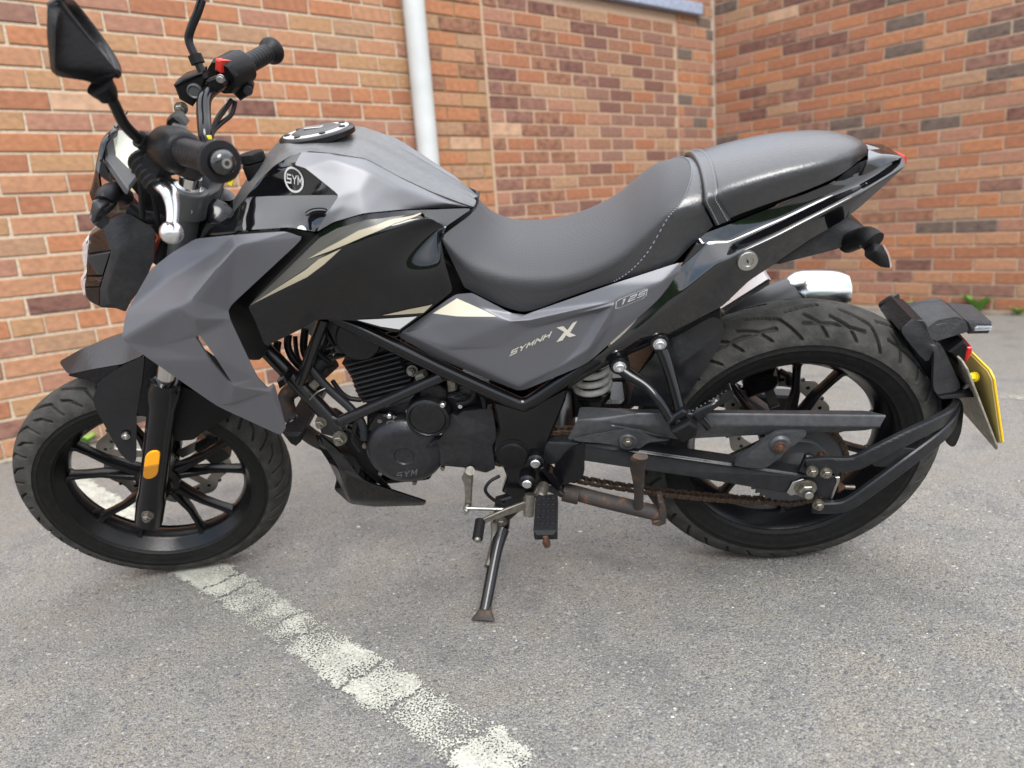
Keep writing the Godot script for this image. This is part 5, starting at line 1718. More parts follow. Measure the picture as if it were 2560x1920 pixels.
	var trim := panel([Vector3(-.1858, .8652, .16), Vector3(-.1311, .852, .16), Vector3(-.1292, .8454, .158), Vector3(-.2745, .7373, .165), Vector3(-.2688, .7128, .165), Vector3(-.273, .6526, .15), Vector3(-.2947, .621, .14), Vector3(-.3488, .625, .13), Vector3(-.3539, .7163, .14), Vector3(-.3361, .7579, .145), Vector3(-.1931, .8504, .15)], [[0, 1, 2, 10], [10, 2, 3, 9], [9, 3, 4, 8], [4, 5, 6, 7, 8]], 2, 1, 0.02)
	pair("flank_trim", trim, "satin_black", bike)
	obj("tank_tail", prism([Vector3(-.0382, .8403, .06), Vector3(.0582, .8425, .035), Vector3(.1067, .8346, .03), Vector3(.1009, .811, .05), Vector3(.0626, .7603, .06), Vector3(-.0235, .7705, .07)], Vector3(0, 0, -0.1), 0.004), "plastic_black", tank)
	# stripes on the flank
	var gr := decal([Vector3(-.1256, .8462, .165), Vector3(-.0955, .8582, .16), Vector3(-.0509, .8653, .155), Vector3(.0407, .8578, .13), Vector3(.0073, .8598, .15), Vector3(-.0508, .8489, .16), Vector3(-.104, .8291, .17), Vector3(-.1523, .8141, .175), Vector3(-.1186, .8213, .175), Vector3(-.1641, .7965, .178), Vector3(-.2647, .7452, .178), Vector3(-.2001, .7917, .175)], flank, 3, 0.0010)
	obj("stripe", gr, "decal_grey", bike)
	var g1 := decal([Vector3(-.1512, .8151, .178), Vector3(-.1154, .8312, .17), Vector3(-.0618, .8521, .16), Vector3(-.016, .8593, .15), Vector3(.0402, .8576, .13), Vector3(-.0078, .8533, .15), Vector3(-.0519, .8431, .16), Vector3(-.1043, .828, .17)], flank, 3, 0.0018)
	obj("stripe", g1, "decal_gold", bike)
	var g2 := decal([Vector3(-.2639, .7455, .18), Vector3(-.1583, .7981, .18), Vector3(-.1311, .8149, .178), Vector3(-.0925, .8283, .17), Vector3(-.1245, .8059, .175), Vector3(-.1568, .7872, .178), Vector3(-.2099, .7667, .18)], flank, 3, 0.0018)
	obj("stripe", g2, "decal_gold", bike)
	obj("stripe", decal([Vector3(-.0557, .6989, .15), Vector3(-.0101, .7055, .148), Vector3(.0307, .7093, .145), Vector3(.0138, .6958, .145)], flank, 2, 0.0016), "decal_gold", bike)
	obj("stripe", decal([Vector3(-.1002, .694, .152), Vector3(-.0595, .6924, .15), Vector3(.0019, .6903, .146), Vector3(-.0318, .6694, .146), Vector3(-.0627, .678, .148)], flank, 2, 0.0016), "decal_white", bike)
	# grey shrouds
	var sp := [Vector3(-.4886, .7101, .205), Vector3(-.4746, .7505, .188), Vector3(-.4153, .8167, .172), Vector3(-.3781, .8375, .162), Vector3(-.3347, .8556, .152),
		Vector3(-.2652, .8621, .168), Vector3(-.1717, .8659, .182), Vector3(-.1459, .8525, .18), Vector3(-.2452, .8548, .2), Vector3(-.279, .8275, .218), Vector3(-.3285, .7844, .234), Vector3(-.3574, .7716, .23), Vector3(-.2915, .8413, .178), Vector3(-.3964, .7959, .18),
		Vector3(-.2834, .7577, .2), Vector3(-.2914, .7482, .202), Vector3(-.2919, .7322, .204), Vector3(-.2832, .6152, .192), Vector3(-.2741, .59, .186), Vector3(-.263, .5946, .178), Vector3(-.272, .4946, .166), Vector3(-.2862, .4781, .168), Vector3(-.374, .5617, .19), Vector3(-.4526, .6654, .202),
		Vector3(-.3526, .7112, .217), Vector3(-.3419, .7172, .222), Vector3(-.3311, .6746, .217), Vector3(-.3249, .6145, .203), Vector3(-.3319, .6189, .203), Vector3(-.343, .666, .215), Vector3(-.332, .752, .234), Vector3(-.3231, .6068, .203), Vector3(-.434, .6904, .203), Vector3(-.357, .7191, .219), Vector3(-.3451, .5658, .192), Vector3(-.2711, .5815, .186)]
	var shroud := panel(sp, [[0, 1, 13, 11], [1, 2, 13], [2, 3, 12, 13], [3, 4, 5, 12], [5, 6, 8, 12], [6, 7, 8], [12, 8, 9], [13, 12, 9], [13, 9, 10, 11], [8, 7, 14, 9], [9, 14, 15, 10], [10, 15, 16, 30], [11, 10, 30], [0, 11, 33, 32], [11, 30, 33], [0, 32, 23], [33, 30, 25, 24], [32, 33, 24], [32, 24, 29], [32, 29, 22, 23], [29, 28, 34, 22], [30, 16, 26, 25], [16, 17, 27, 26], [27, 17, 18, 31], [28, 27, 31, 34], [31, 18, 35, 34], [35, 18, 19], [35, 19, 20, 21], [34, 35, 21, 22]], 3, 1, 0.004, Vector3(0, 0, 1), 1)
	obj("radiator_shroud", shroud, "gunmetal", bike)
	obj("radiator_shroud", shroud.mirrored(), "gunmetal", bike)

func make_tail() -> void:
	var sidep := [Vector3(-.0467, .6458, .122), Vector3(.0695, .7217, .136), Vector3(.0996, .7227, .137), Vector3(.1593, .6852, .143), Vector3(.1838, .6807, .145), Vector3(.1963, .6846, .145), Vector3(.3291, .7229, .14), Vector3(.4416, .7461, .122), Vector3(.4448, .7331, .124), Vector3(.4047, .6888, .138), Vector3(.2834, .5788, .142), Vector3(.1704, .5294, .136), Vector3(.1569, .5272, .134), Vector3(.016, .5979, .124),
		Vector3(-.0328, .6543, .13), Vector3(.0348, .6224, .146), Vector3(.1596, .5442, .146), Vector3(.0495, .6326, .15), Vector3(.1568, .676, .157), Vector3(.1932, .6767, .158), Vector3(.3347, .6988, .152), Vector3(.408, .7211, .142), Vector3(.0714, .6851, .148),
		Vector3(.1912, .6562, .15), Vector3(.3073, .6757, .143), Vector3(.2641, .6087, .145), Vector3(.2862, .6139, .155), Vector3(.332, .6931, .156)]
	var panel_l := panel(sidep, [[0, 1, 22, 17, 14], [1, 2, 3, 18, 22], [22, 18, 17], [3, 4, 5, 19, 18], [5, 6, 20, 19], [6, 7, 21, 20], [7, 8, 21], [8, 9, 20, 21], [0, 14, 15, 13], [13, 15, 16, 12], [12, 16, 11], [14, 17, 15], [15, 17, 18, 23, 25, 16], [18, 19, 23], [19, 20, 27, 24, 23], [23, 24, 25], [24, 27, 26, 25], [25, 26, 10, 11, 16], [20, 9, 10, 26, 27]], 3, 1, 0.004, Vector3(0, 0, 1), 1)
	var sp := obj("side_panel", panel_l, "gunmetal", bike)
	obj("badge", decal([Vector3(.0727, .7159, .14), Vector3(.1372, .6842, .15), Vector3(.0267, .6887, .14)], panel_l, 3), "decal_cream", sp)
	var o1 := Vector3(.1507, .6058, .147); var r1 := Vector3(.2218, .6374, .147) - o1; var u1 := Vector3(.1567, .6178, .147) - o1
	obj("letters", block_letters("SYMNH", o1, r1, u1, panel_l, 0.2, 0.14), "decal_letter", sp)
	obj("letters", decal([Vector3(.235, .6551, .147), Vector3(.2467, .6565, .147), Vector3(.2533, .6484, .147), Vector3(.2627, .6608, .147), Vector3(.2709, .664, .147), Vector3(.2574, .6433, .147), Vector3(.2673, .6368, .147), Vector3(.2559, .6346, .147), Vector3(.2503, .6391, .147), Vector3(.2439, .6299, .147), Vector3(.2331, .6273, .147), Vector3(.2478, .6455, .147)], panel_l, 1, 0.001), "decal_letter", sp)
	var o2 := Vector3(.3355, .6856, .15); var r2 := Vector3(.3818, .7001, .148) - o2; var u2 := Vector3(.3419, .6997, .15) - o2
	obj("letters", block_letters("125", o2 + r2 * 0.05 + u2 * 0.14, r2 * 0.92, u2 * 0.74, panel_l, 0.19, 0.2), "decal_white", sp)
	var rim_pts := [Vector3(.334, .6847, .15), Vector3(.3353, .6966, .15), Vector3(.342, .7013, .15), Vector3(.3819, .7134, .148), Vector3(.3875, .7135, .148), Vector3(.3851, .7012, .148), Vector3(.3795, .6964, .148), Vector3(.3404, .6845, .15)]
	var ol := Sh.new()
	for i in rim_pts.size():
		var c := face_mid(rim_pts)
		ol.v.append(rim_pts[i])
		ol.v.append(rim_pts[i] + (c - rim_pts[i]).normalized() * 0.0012)
	for i in rim_pts.size():
		var k := (i + 1) % rim_pts.size()
		ol.quad(2 * i, 2 * k, 2 * k + 1, 2 * i + 1)
	ol.orient(Vector3(0, 0, 1))
	obj("badge", drop(ol, panel_l, 0.001), "decal_white", sp)
	obj("side_panel", panel_l.mirrored(), "gunmetal", bike)
	obj("battery_box", prism([Vector3(-.0369, .6444, .112), Vector3(.0641, .704, .112), Vector3(.1278, .6887, .112), Vector3(.1929, .6922, .112), Vector3(.3306, .7158, .11), Vector3(.4369, .743, .095), Vector3(.4366, .7246, .1), Vector3(.286, .5744, .108), Vector3(.1604, .5266, .11), Vector3(.0279, .6082, .112)], Vector3(0, 0, -0.224), 0.004), "plastic_black", bike)
	# gloss tail
	var tp := [Vector3(.4704, .7796, .1), Vector3(.5225, .7958, .099), Vector3(.602, .8205, .092), Vector3(.6698, .84, .08), Vector3(.7389, .8533, .055),
		Vector3(.4775, .7685, .108), Vector3(.4878, .7709, .108), Vector3(.5256, .77, .11), Vector3(.6024, .7963, .099), Vector3(.6708, .8203, .084), Vector3(.7267, .8342, .066), Vector3(.8016, .8632, .036),
		Vector3(.5036, .7468, .14), Vector3(.5357, .7613, .138), Vector3(.5962, .7829, .128), Vector3(.6641, .8082, .111), Vector3(.7225, .8274, .091), Vector3(.7996, .8534, .052),
		Vector3(.4451, .7423, .122), Vector3(.4212, .7146, .13), Vector3(.3513, .6323, .136), Vector3(.2814, .5676, .13), Vector3(.3514, .6203, .141), Vector3(.4349, .6881, .144), Vector3(.4229, .6223, .13), Vector3(.3215, .5743, .128),
		Vector3(.5125, .6612, .12), Vector3(.5374, .6861, .118), Vector3(.5559, .7024, .114), Vector3(.5953, .7249, .106), Vector3(.6513, .7599, .097), Vector3(.7049, .783, .082), Vector3(.7335, .7993, .07), Vector3(.7763, .8321, .056), Vector3(.4684, .7726, .114)]
	var tail := panel(tp, [[0, 1, 7, 6, 5], [0, 5, 34], [1, 2, 8, 7], [2, 3, 9, 8], [3, 4, 10, 9], [4, 11, 10], [5, 6, 18, 34], [6, 7, 13, 12], [6, 12, 23, 19, 18], [7, 8, 14, 13], [8, 9, 15, 14], [9, 10, 16, 15], [10, 11, 17, 16], [19, 23, 22, 20], [20, 22, 21], [22, 25, 21], [22, 23, 24, 25], [23, 12, 26, 24], [12, 13, 28, 27, 26], [13, 14, 30, 29, 28], [14, 15, 31, 30], [15, 16, 32, 31], [16, 17, 33, 32]], 3, 4, 0.004, Vector3(0, 0.3, 1), 1)
	obj("tail_cowl", tail, "gloss_black", bike)
	obj("tail_cowl", tail.mirrored(), "gloss_black", bike)
	var top := panel([Vector3(.7388, .8699, .058), Vector3(.7294, .8466, .066), Vector3(.7631, .8579, .056), Vector3(.7966, .8671, .046), Vector3(.7588, .87, 0), Vector3(.7815, .8701, 0), Vector3(.8118, .8576, 0), Vector3(.765, .8713, .045)], [[0, 1, 2, 7], [2, 3, 7], [0, 7, 5, 4], [7, 3, 6, 5]], 3, 3, 0.004, Vector3(0, 1, 0))
	obj("tail_plate", top.both(), "gloss_black", bike)
	var gap := panel([Vector3(.7291, .8642, .05), Vector3(.7396, .8678, .05), Vector3(.7396, .8555, .055), Vector3(.7266, .8418, .06), Vector3(.6872, .8445, .075), Vector3(.7017, .8556, .07)], [[0, 1, 2, 3], [0, 3, 4, 5]], 1, 0, 0.004)
	pair("tail_gap", gap, "plastic_black", bike)
	var lamp := panel([Vector3(.8, .8631, .04), Vector3(.8026, .8519, .045), Vector3(.8239, .8487, 0), Vector3(.82, .856, 0)], [[0, 1, 2, 3]], 2, 1, 0.01, Vector3(1, 0, 0))
	obj("tail_lamp", lamp.both(), "red_lens", bike)
	obj("tail_lamp", prism([Vector3(.7067, .7804, .076), Vector3(.723, .7977, .072), Vector3(.7342, .799, .066), Vector3(.7338, .7957, .066)], Vector3(0, 0, -0.13), 0.002), "red_lens", bike)
	obj("seat_lock", lathe([Vector2(0, 0.001), Vector2(0.008, 0.001), Vector2(0.009, 0.003), Vector2(0.0155, 0.003), Vector2(0.017, 0.0), Vector2(0.017, -0.006), Vector2(0, -0.006)], Vector3(.5451, .7458, .136), Vector3(0.05, -0.1, 1), 32), "steel", bike)
	obj("key_slot", beam(Vector3(.5444, .751, .138), Vector3(.5454, .7427, .138), 0.002, 0.003, Vector3(0, 0, 1), 0.0005), "body_black", bike)
	# indicator bracket and rear indicators
	var br := panel([Vector3(.599, .7131, .085), Vector3(.682, .7665, .075), Vector3(.7169, .7797, .06), Vector3(.7564, .7539, .055), Vector3(.7316, .7553, .07), Vector3(.7175, .7376, .075), Vector3(.7023, .7307, .075), Vector3(.6365, .7206, .082)], [[0, 1, 6, 7], [1, 4, 5, 6], [1, 2, 3, 4]], 2, 1, 0.004)
	pair("indicator_bracket", br, "plastic_grey", bike)
	obj("undertray", prism([Vector3(.6003, .7123, .08), Vector3(.6828, .7671, .072), Vector3(.7175, .78, .058), Vector3(.7585, .7513, .05), Vector3(.7196, .7339, .07), Vector3(.7042, .7275, .07)], Vector3(0, 0, -0.12), 0.003), "plastic_black", bike)
	for sgn in [1, -1]:
		var ind := assembly("rear_indicator", bike)
		var stalk := tube([Vector3(.725, .7348, .06), Vector3(.7277, .7516, .09), Vector3(.732, .7637, .115), Vector3(.7382, .7603, .13)], [0.017, 0.0165, 0.017, 0.018], 16, 4)
		var body := panel([Vector3(.7262, .7497, .128), Vector3(.7341, .7612, .135), Vector3(.7486, .7581, .138), Vector3(.7595, .7386, .14), Vector3(.7659, .7188, .14), Vector3(.748, .7241, .145), Vector3(.7225, .7421, .142), Vector3(.7334, .7545, .152)], [[0, 1, 7], [1, 2, 7], [2, 3, 7], [3, 4, 7], [4, 5, 7], [5, 6, 7], [6, 0, 7]], 3, 3, 0.018)
		var lens := panel([Vector3(.7505, .7572, .136), Vector3(.7617, .7377, .138), Vector3(.7683, .7179, .138), Vector3(.7754, .7159, .122), Vector3(.7698, .7338, .12), Vector3(.7587, .7515, .12)], [[0, 1, 4, 5], [1, 2, 3, 4]], 2, 1, 0.006, Vector3(1, 0, 0.5))
		if sgn < 0:
			stalk = stalk.mirrored(); body = body.mirrored(); lens = lens.mirrored()
		obj("stalk", stalk, "plastic_black", ind)
		obj("body", body, "plastic_black", ind)
		obj("lens", lens, "clear_lens", ind)

# ---- frame, engine, running gear

func make_engine() -> void:
	var fr := assembly("frame", bike)
	var zz := 0.128
	obj("rail", tube([Vector3(-.1543, .6879, .115), Vector3(-.1097, .6659, .125), Vector3(.0269, .577, .13), Vector3(.1495, .501, .13), Vector3(.1688, .4952, .13)], 0.013, 18, 4), "frame_gloss", fr)
	obj("rail", tube([Vector3(.1608, .4972, .13), Vector3(.1768, .4993, .13), Vector3(.2249, .5304, .128), Vector3(.2782, .5637, .122), Vector3(.3252, .5931, .115)], 0.013, 18, 4), "frame_gloss", fr)
	obj("downtube", tube([Vector3(-.3168, .6207, .075), Vector3(-.2777, .5648, .085), Vector3(-.2038, .4354, .09)], 0.015, 18, 3), "frame_black", fr)
	obj("strut", tube([Vector3(-.1769, .6767, .1), Vector3(-.2151, .6121, .1), Vector3(-.2541, .547, .095)], 0.0105, 16, 2), "frame_black", fr)
	obj("strut", tube([Vector3(.0229, .559, .12), Vector3(-.0817, .5105, .11), Vector3(-.1928, .4601, .1)], 0.011, 16, 2), "frame_black", fr)
	obj("engine_hanger", prism([Vector3(-.2391, .4712, .1), Vector3(-.2177, .4766, .1), Vector3(-.1882, .4548, .1), Vector3(-.1889, .438, .1), Vector3(-.2185, .4225, .1), Vector3(-.24, .4306, .1)], Vector3(0, 0, -0.03), 0.003), "frame_black", fr)
	obj("hanger_bolt", bolt(Vector3(-.2316, .4617, .104), Vector3(0, 0, 1), 0.0085, 0.012), "dull_steel", fr)
	obj("hanger_bolt", bolt(Vector3(-.2003, .4268, .11), Vector3(0, 0, 1), 0.0105, 0.014), "dull_steel", fr)
	# pivot plate
	var pp := [Vector3(.1069, .4992, .118), Vector3(.1622, .4747, .118), Vector3(.2482, .5205, .118), Vector3(.2406, .4895, .118), Vector3(.2186, .4366, .118), Vector3(.1923, .3747, .118), Vector3(.1905, .3507, .118), Vector3(.2135, .3178, .118), Vector3(.223, .2887, .118), Vector3(.2024, .2788, .118), Vector3(.1749, .2947, .118), Vector3(.1641, .2681, .116), Vector3(.1229, .2627, .116), Vector3(.1016, .2822, .116), Vector3(.1156, .3194, .118), Vector3(.109, .3516, .118), Vector3(.0947, .3766, .118), Vector3(.1036, .4067, .118), Vector3(.1119, .4329, .118)]
	obj("pivot_plate", prism(pp, Vector3(0, 0, -0.026), 0.004), "frame_gloss", fr)
	var ppr := []
	for q in pp: ppr.append(flipz(q) + Vector3(0, 0, 0.026))
	obj("pivot_plate", prism(ppr, Vector3(0, 0, -0.026), 0.004), "frame_gloss", fr)
	obj("pivot_cap", lathe([Vector2(0, 0.008), Vector2(0.024, 0.008), Vector2(0.029, 0.004), Vector2(0.0295, -0.002), Vector2(0.033, -0.003), Vector2(0.033, -0.008), Vector2(0, -0.008)], Vector3(.1328, .3768, .122), Vector3(0, 0, 1), 36), "plastic_black", fr)
	for q in [Vector3(.176, .3646, .13), Vector3(.156, .3183, .132)]:
		obj("boss", lathe([Vector2(0.016, -0.014), Vector2(0.016, 0.0), Vector2(0.0125, 0.003), Vector2(0.0, 0.003)], q, Vector3(0, 0, 1), 24), "frame_gloss", fr)
		obj("boss_bolt", lathe([Vector2(0, 0.003), Vector2(0.0095, 0.003), Vector2(0.0095, 0.008), Vector2(0.008, 0.0095), Vector2(0, 0.0095)], q, Vector3(0, 0, 1), 20), "polished_alloy", fr)
	obj("subframe", tube([Vector3(.2342, .5131, .1), Vector3(.3253, .5676, .1), Vector3(.4403, .6152, .09), Vector3(.5274, .6629, .075)], 0.012, 14, 3), "frame_black", fr)
	obj("backbone", tube([Vector3(-.3607, .6862, .05), Vector3(-.2052, .7099, .05), Vector3(.0276, .659, .05), Vector3(.2752, .5816, .07)], 0.022, 14, 3), "frame_black", fr)
	# engine
	var en := assembly("engine", bike)
	# cylinder block leans forwards: fins square to its axis
	var cax := (Vector3(-.1671, .6188, 0) - Vector3(-.1286, .4416, 0)).normalized()
	var cfr := (Vector3(-.062, .5666, .06) - Vector3(-.182, .5444, .06)).normalized()
	cfr = (cfr - cax * cfr.dot(cax)).normalized()
	var cz := Vector3(0, 0, 1)
	var base := Vector3(-.0998, .4964, .075)
	for k in 9:
		var c := base + cax * (0.0105 * k) + Vector3(0, 0, -0.075)
		var hw := 0.062 + 0.002 * sin(k * 0.9)
		var out := []
		for q in [[-1, -0.8], [-0.85, -1], [0.85, -1], [1, -0.8], [1, 0.8], [0.85, 1], [-0.85, 1], [-1, 0.8]]: out.append(c + cfr * (q[0] * hw) + cz * (q[1] * 0.075))
		obj("fin", prism(out, -cax * 0.0034, 0.0008), "fin_metal", en)
	var core := []
	for q in [[-1, -1], [1, -1], [1, 1], [-1, 1]]: core.append(base + Vector3(0, 0, -0.075) + cax * 0.20 + cfr * (q[0] * 0.052) + cz * (q[1] * 0.064))
	obj("barrel", prism(core, -cax * 0.25, 0.008), "engine_black", en)
	var hd := []
	for q in [[-1, -0.7], [-0.7, -1], [0.7, -1], [1, -0.7], [1, 0.7], [0.7, 1], [-0.7, 1], [-1, 0.7]]: hd.append(base + Vector3(0, 0, -0.075) + cax * 0.185 + cfr * (q[0] * 0.064 - 0.004) + cz * (q[1] * 0.078))
	obj("head", prism(hd, -cax * 0.082, 0.006), "engine_black", en)
	for k in 3:
		var out := []
		for q in [[-1, -1], [1, -1], [1, 1], [-1, 1]]: out.append(base + Vector3(0, 0, -0.075) + cax * (0.105 + 0.012 * k) + cfr * (q[0] * 0.07) + cz * (q[1] * 0.08))
		obj("fin", prism(out, -cax * 0.0035, 0.0008), "fin_metal", en)
	obj("cam_cover", lathe([Vector2(0, 0.006), Vector2(0.036, 0.006), Vector2(0.041, 0.002), Vector2(0.043, -0.01), Vector2(0, -0.01)], Vector3(-.1284, .6253, .088), Vector3(0, 0, 1), 36), "engine_black", en)
	# crankcase behind the covers
	obj("crankcase", prism([Vector3(-.1458, .4692, .085), Vector3(-.0761, .4914, .085), Vector3(.0234, .5014, .085), Vector3(.0897, .478, .085), Vector3(.1074, .4107, .085), Vector3(.0982, .3237, .085), Vector3(.0575, .3258, .085), Vector3(-.0204, .3372, .085), Vector3(-.0963, .3268, .085), Vector3(-.1406, .3618, .085), Vector3(-.158, .4087, .085)], Vector3(0, 0, -0.19), 0.01), "engine_black", en)
	# generator cover: a dish with a raised boss and a lip that runs back
	var gc := Vector3(-.0796, .3822, .115)
	obj("generator_cover", lathe([Vector2(0, 0.0), Vector2(0.018, 0.0), Vector2(0.02, 0.003), Vector2(0.022, 0.0025), Vector2(0.05, 0.003), Vector2(0.058, -0.001), Vector2(0.07, -0.008), Vector2(0.077, -0.018), Vector2(0.078, -0.05), Vector2(0, -0.05)], gc, Vector3(0.05, 0.02, 1), 48), "engine_grey", en)
	var cover := lathe([Vector2(0, 0.0), Vector2(0.05, 0.003), Vector2(0.058, -0.001), Vector2(0.07, -0.008), Vector2(0.077, -0.018)], gc, Vector3(0.05, 0.02, 1), 24)
	obj("raised_letters", block_letters("SYM", Vector3(-.1041, .3311, .11), Vector3(-.062, .3368, .11) - Vector3(-.1041, .3311, .11), Vector3(-.0995, .3453, .11) - Vector3(-.1041, .3311, .11), cover, 0.2, 0.2), "cast_grey", en)
	obj("generator_lip", prism([Vector3(-.1534, .4192, .098), Vector3(-.1422, .4288, .098), Vector3(-.1102, .4304, .098), Vector3(-.0711, .4247, .098), Vector3(-.0504, .4116, .098), Vector3(-.0337, .39, .098), Vector3(-.0189, .3926, .098), Vector3(-.0126, .406, .098), Vector3(-.0294, .4172, .098), Vector3(-.042, .4281, .098), Vector3(-.0567, .4424, .098), Vector3(-.0953, .4647, .098), Vector3(-.1227, .4696, .098), Vector3(-.1407, .4507, .098)], Vector3(0, 0, -0.03), 0.004), "engine_black", en)
	obj("starter_cover", lathe([Vector2(0, 0.006), Vector2(0.03, 0.006), Vector2(0.034, 0.003), Vector2(0.036, 0.006), Vector2(0.041, 0.003), Vector2(0.042, -0.006), Vector2(0.042, -0.03), Vector2(0, -0.03)], Vector3(-.0196, .4664, .115), Vector3(0, 0, 1), 40), "engine_black", en)
	obj("starter_boss", lathe([Vector2(0, 0.0), Vector2(0.022, 0.0), Vector2(0.026, -0.004), Vector2(0.026, -0.03), Vector2(0, -0.03)], Vector3(-.006, .5075, .105), Vector3(0, 0, 1), 28), "engine_black", en)
	for q in [Vector3(-.095, .4699, .106), Vector3(-.0562, .4781, .106), Vector3(.0133, .4954, .118), Vector3(-.0017, .4314, .112), Vector3(.0424, .4806, .1), Vector3(-.0317, .5234, .1)]:
		obj("case_bolt", lathe([Vector2(0, 0.004), Vector2(0.004, 0.004), Vector2(0.006, 0.002), Vector2(0.0065, -0.004), Vector2(0, -0.004)], q, Vector3(0, 0, 1), 16), "polished_alloy", en)
	obj("oil_window", lathe([Vector2(0, 0.001), Vector2(0.008, 0.001), Vector2(0.009, 0.003), Vector2(0.012, 0.002), Vector2(0.0125, -0.006), Vector2(0, -0.006)], Vector3(-.0954, .445, .101), Vector3(0, 0, 1), 24), "cast_grey", en)
	obj("sprocket_cover", panel([Vector3(.0224, .4666, .104), Vector3(.0345, .4622, .106), Vector3(.0468, .4713, .106), Vector3(.1027, .475, .106), Vector3(.1046, .4332, .108), Vector3(.1043, .4047, .108), Vector3(.0934, .39, .108), Vector3(.094, .336, .108), Vector3(.0739, .3248, .106), Vector3(.0348, .3379, .104), Vector3(-.0149, .3459, .104), Vector3(-.0103, .3964, .104), Vector3(-.0341, .3852, .1), Vector3(-.0004, .4188, .11), Vector3(.0536, .428, .118), Vector3(.0566, .3978, .116), Vector3(.0483, .3468, .112)], [[0, 1, 14, 13], [1, 2, 3, 4, 14], [4, 5, 14], [5, 6, 15, 14], [6, 7, 8, 16, 15], [8, 9, 16], [9, 10, 11, 15, 16], [11, 12, 13, 14, 15]], 3, 1, 0.02), "engine_grey", en)
	obj("pickup_box", prism([Vector3(.0205, .5346, .09), Vector3(.0402, .5287, .09), Vector3(.0386, .5067, .09), Vector3(.0186, .5016, .09)], Vector3(0, 0, -0.03), 0.003), "dull_steel", en)
	obj("throttle_body", tube([Vector3(-.0747, .5589, .03), Vector3(-.024, .5309, .02), Vector3(.027, .5033, 0)], 0.032, 18, 2), "engine_black", en)
	for k in 7:
		var an := TAU * (k + 0.3) / 7
		obj("case_bolt", lathe([Vector2(0, 0.003), Vector2(0.0045, 0.003), Vector2(0.005, -0.004), Vector2(0, -0.004)], gc + Vector3(cos(an) * 0.082, sin(an) * 0.082, -0.018), Vector3(0, 0, 1), 12), "dull_steel", en)
	obj("spark_lead", tube([Vector3(-.177, .5921, .05), Vector3(-.1819, .6147, .075), Vector3(-.1893, .6366, .07), Vector3(-.1849, .6562, .05)], 0.0045, 10, 5), "grip_rubber", en)
	obj("spark_cap", tube([Vector3(-.1759, .5904, .05), Vector3(-.17, .6063, .075)], 0.011, 12, 1), "grip_rubber", en)
	for q in [[Vector3(-.0494, .5422, .06), Vector3(-.0329, .5369, .08), Vector3(-.0402, .5213, .085), Vector3(-.0277, .5076, .09)], [Vector3(.0578, .5276, .09), Vector3(.0727, .5075, .1), Vector3(.0594, .4893, .1), Vector3(.0363, .483, .098)], [Vector3(-.0556, .5552, .06), Vector3(-.0197, .5671, .08), Vector3(.0052, .5467, .085), Vector3(.0104, .512, .08)], [Vector3(.0755, .4982, .085), Vector3(.0874, .4939, .1), Vector3(.0879, .4747, .1)]]:
		obj("breather", tube(q, 0.0055, 10, 6), "grip_rubber", en)
	obj("sensor", bolt(Vector3(-.0404, .5527, .085), Vector3(0, 0.3, 1), 0.008, 0.014), "dull_steel", en)
	obj("connector", beam(Vector3(-.0261, .5516, .09), Vector3(-.0204, .5356, .09), 0.018, 0.022, Vector3(0, 0, 1), 0.003), "plate_back", en)
	obj("rocker_cover", prism([Vector3(-.1919, .6378, .06), Vector3(-.1787, .6473, .06), Vector3(-.1076, .6468, .06), Vector3(-.0943, .6311, .06), Vector3(-.1004, .6136, .06), Vector3(-.1932, .6076, .06)], Vector3(0, 0, -0.12), 0.01), "engine_black", en)
	# header pipe and hoses
	var ex := assembly("exhaust", bike)
	obj("header", tube([Vector3(-.2118, .5496, .02), Vector3(-.2648, .5126, .03), Vector3(-.3117, .4913, .04), Vector3(-.3164, .4603, .05), Vector3(-.3044, .4247, .05), Vector3(-.2861, .374, .03), Vector3(-.2546, .3285, 0), Vector3(-.1904, .2733, -.05), Vector3(-.0865, .2425, -.09), Vector3(.1304, .2283, -.11), Vector3(.2631, .224, -.14)], 0.0165, 16, 6), "rusty_black", ex)
	obj("chrome_collar", tube([Vector3(-.3158, .4473, .062), Vector3(-.3078, .4259, .062), Vector3(-.2971, .4169, .06)], 0.02, 16, 2), "chrome", ex)
	# silencer on the far side
	var s0 := Vector3(.2631, .224, -.14)
	var s1 := Vector3(.573, .5014, -.15)
	var s2 := Vector3(.7311, .5421, -.17)
	var s3 := Vector3(.8193, .5401, -.175)
	obj("link_pipe", tube([s0, s0.lerp(s1, 0.6), s1], 0.02, 16, 4), "rusty_black", ex)
	obj("silencer", tube([s1, s1.lerp(s2, 0.25), s1.lerp(s2, 0.9), s2], [0.026, 0.038, 0.041, 0.041], 28, 4), "cast_grey", ex)
	obj("end_cap", tube([s2.lerp(s1, 0.06), s2.lerp(s1, -0.02), s2.lerp(s3, 0.7), s3], [0.043, 0.048, 0.047, 0.04], 10, 3), "chrome", ex)
	obj("tip", tube([s3.lerp(s2, 0.2), s3 + (s3 - s2) * 0.02], 0.024, 20, 1), "body_black", ex)
	obj("heat_shield", prism([Vector3(.557, .5507, -.1), Vector3(.644, .6081, -.1), Vector3(.6505, .6061, -.1), Vector3(.6477, .5957, -.1), Vector3(.5618, .5392, -.1)], Vector3(0, 0, -0.08), 0.004), "polished_alloy", ex)
	for q in [[Vector3(-.2968, .6124, .05), Vector3(-.3024, .5905, .055), Vector3(-.293, .5706, .06), Vector3(-.2712, .5436, .06)], [Vector3(-.281, .6166, .03), Vector3(-.2842, .597, .04), Vector3(-.2755, .5734, .05), Vector3(-.257, .5434, .05)], [Vector3(-.2498, .6219, .02), Vector3(-.2583, .5869, .03), Vector3(-.2523, .5632, .04)]]:
		obj("hose", tube(q, 0.0075, 12, 6), "grip_rubber", bike)
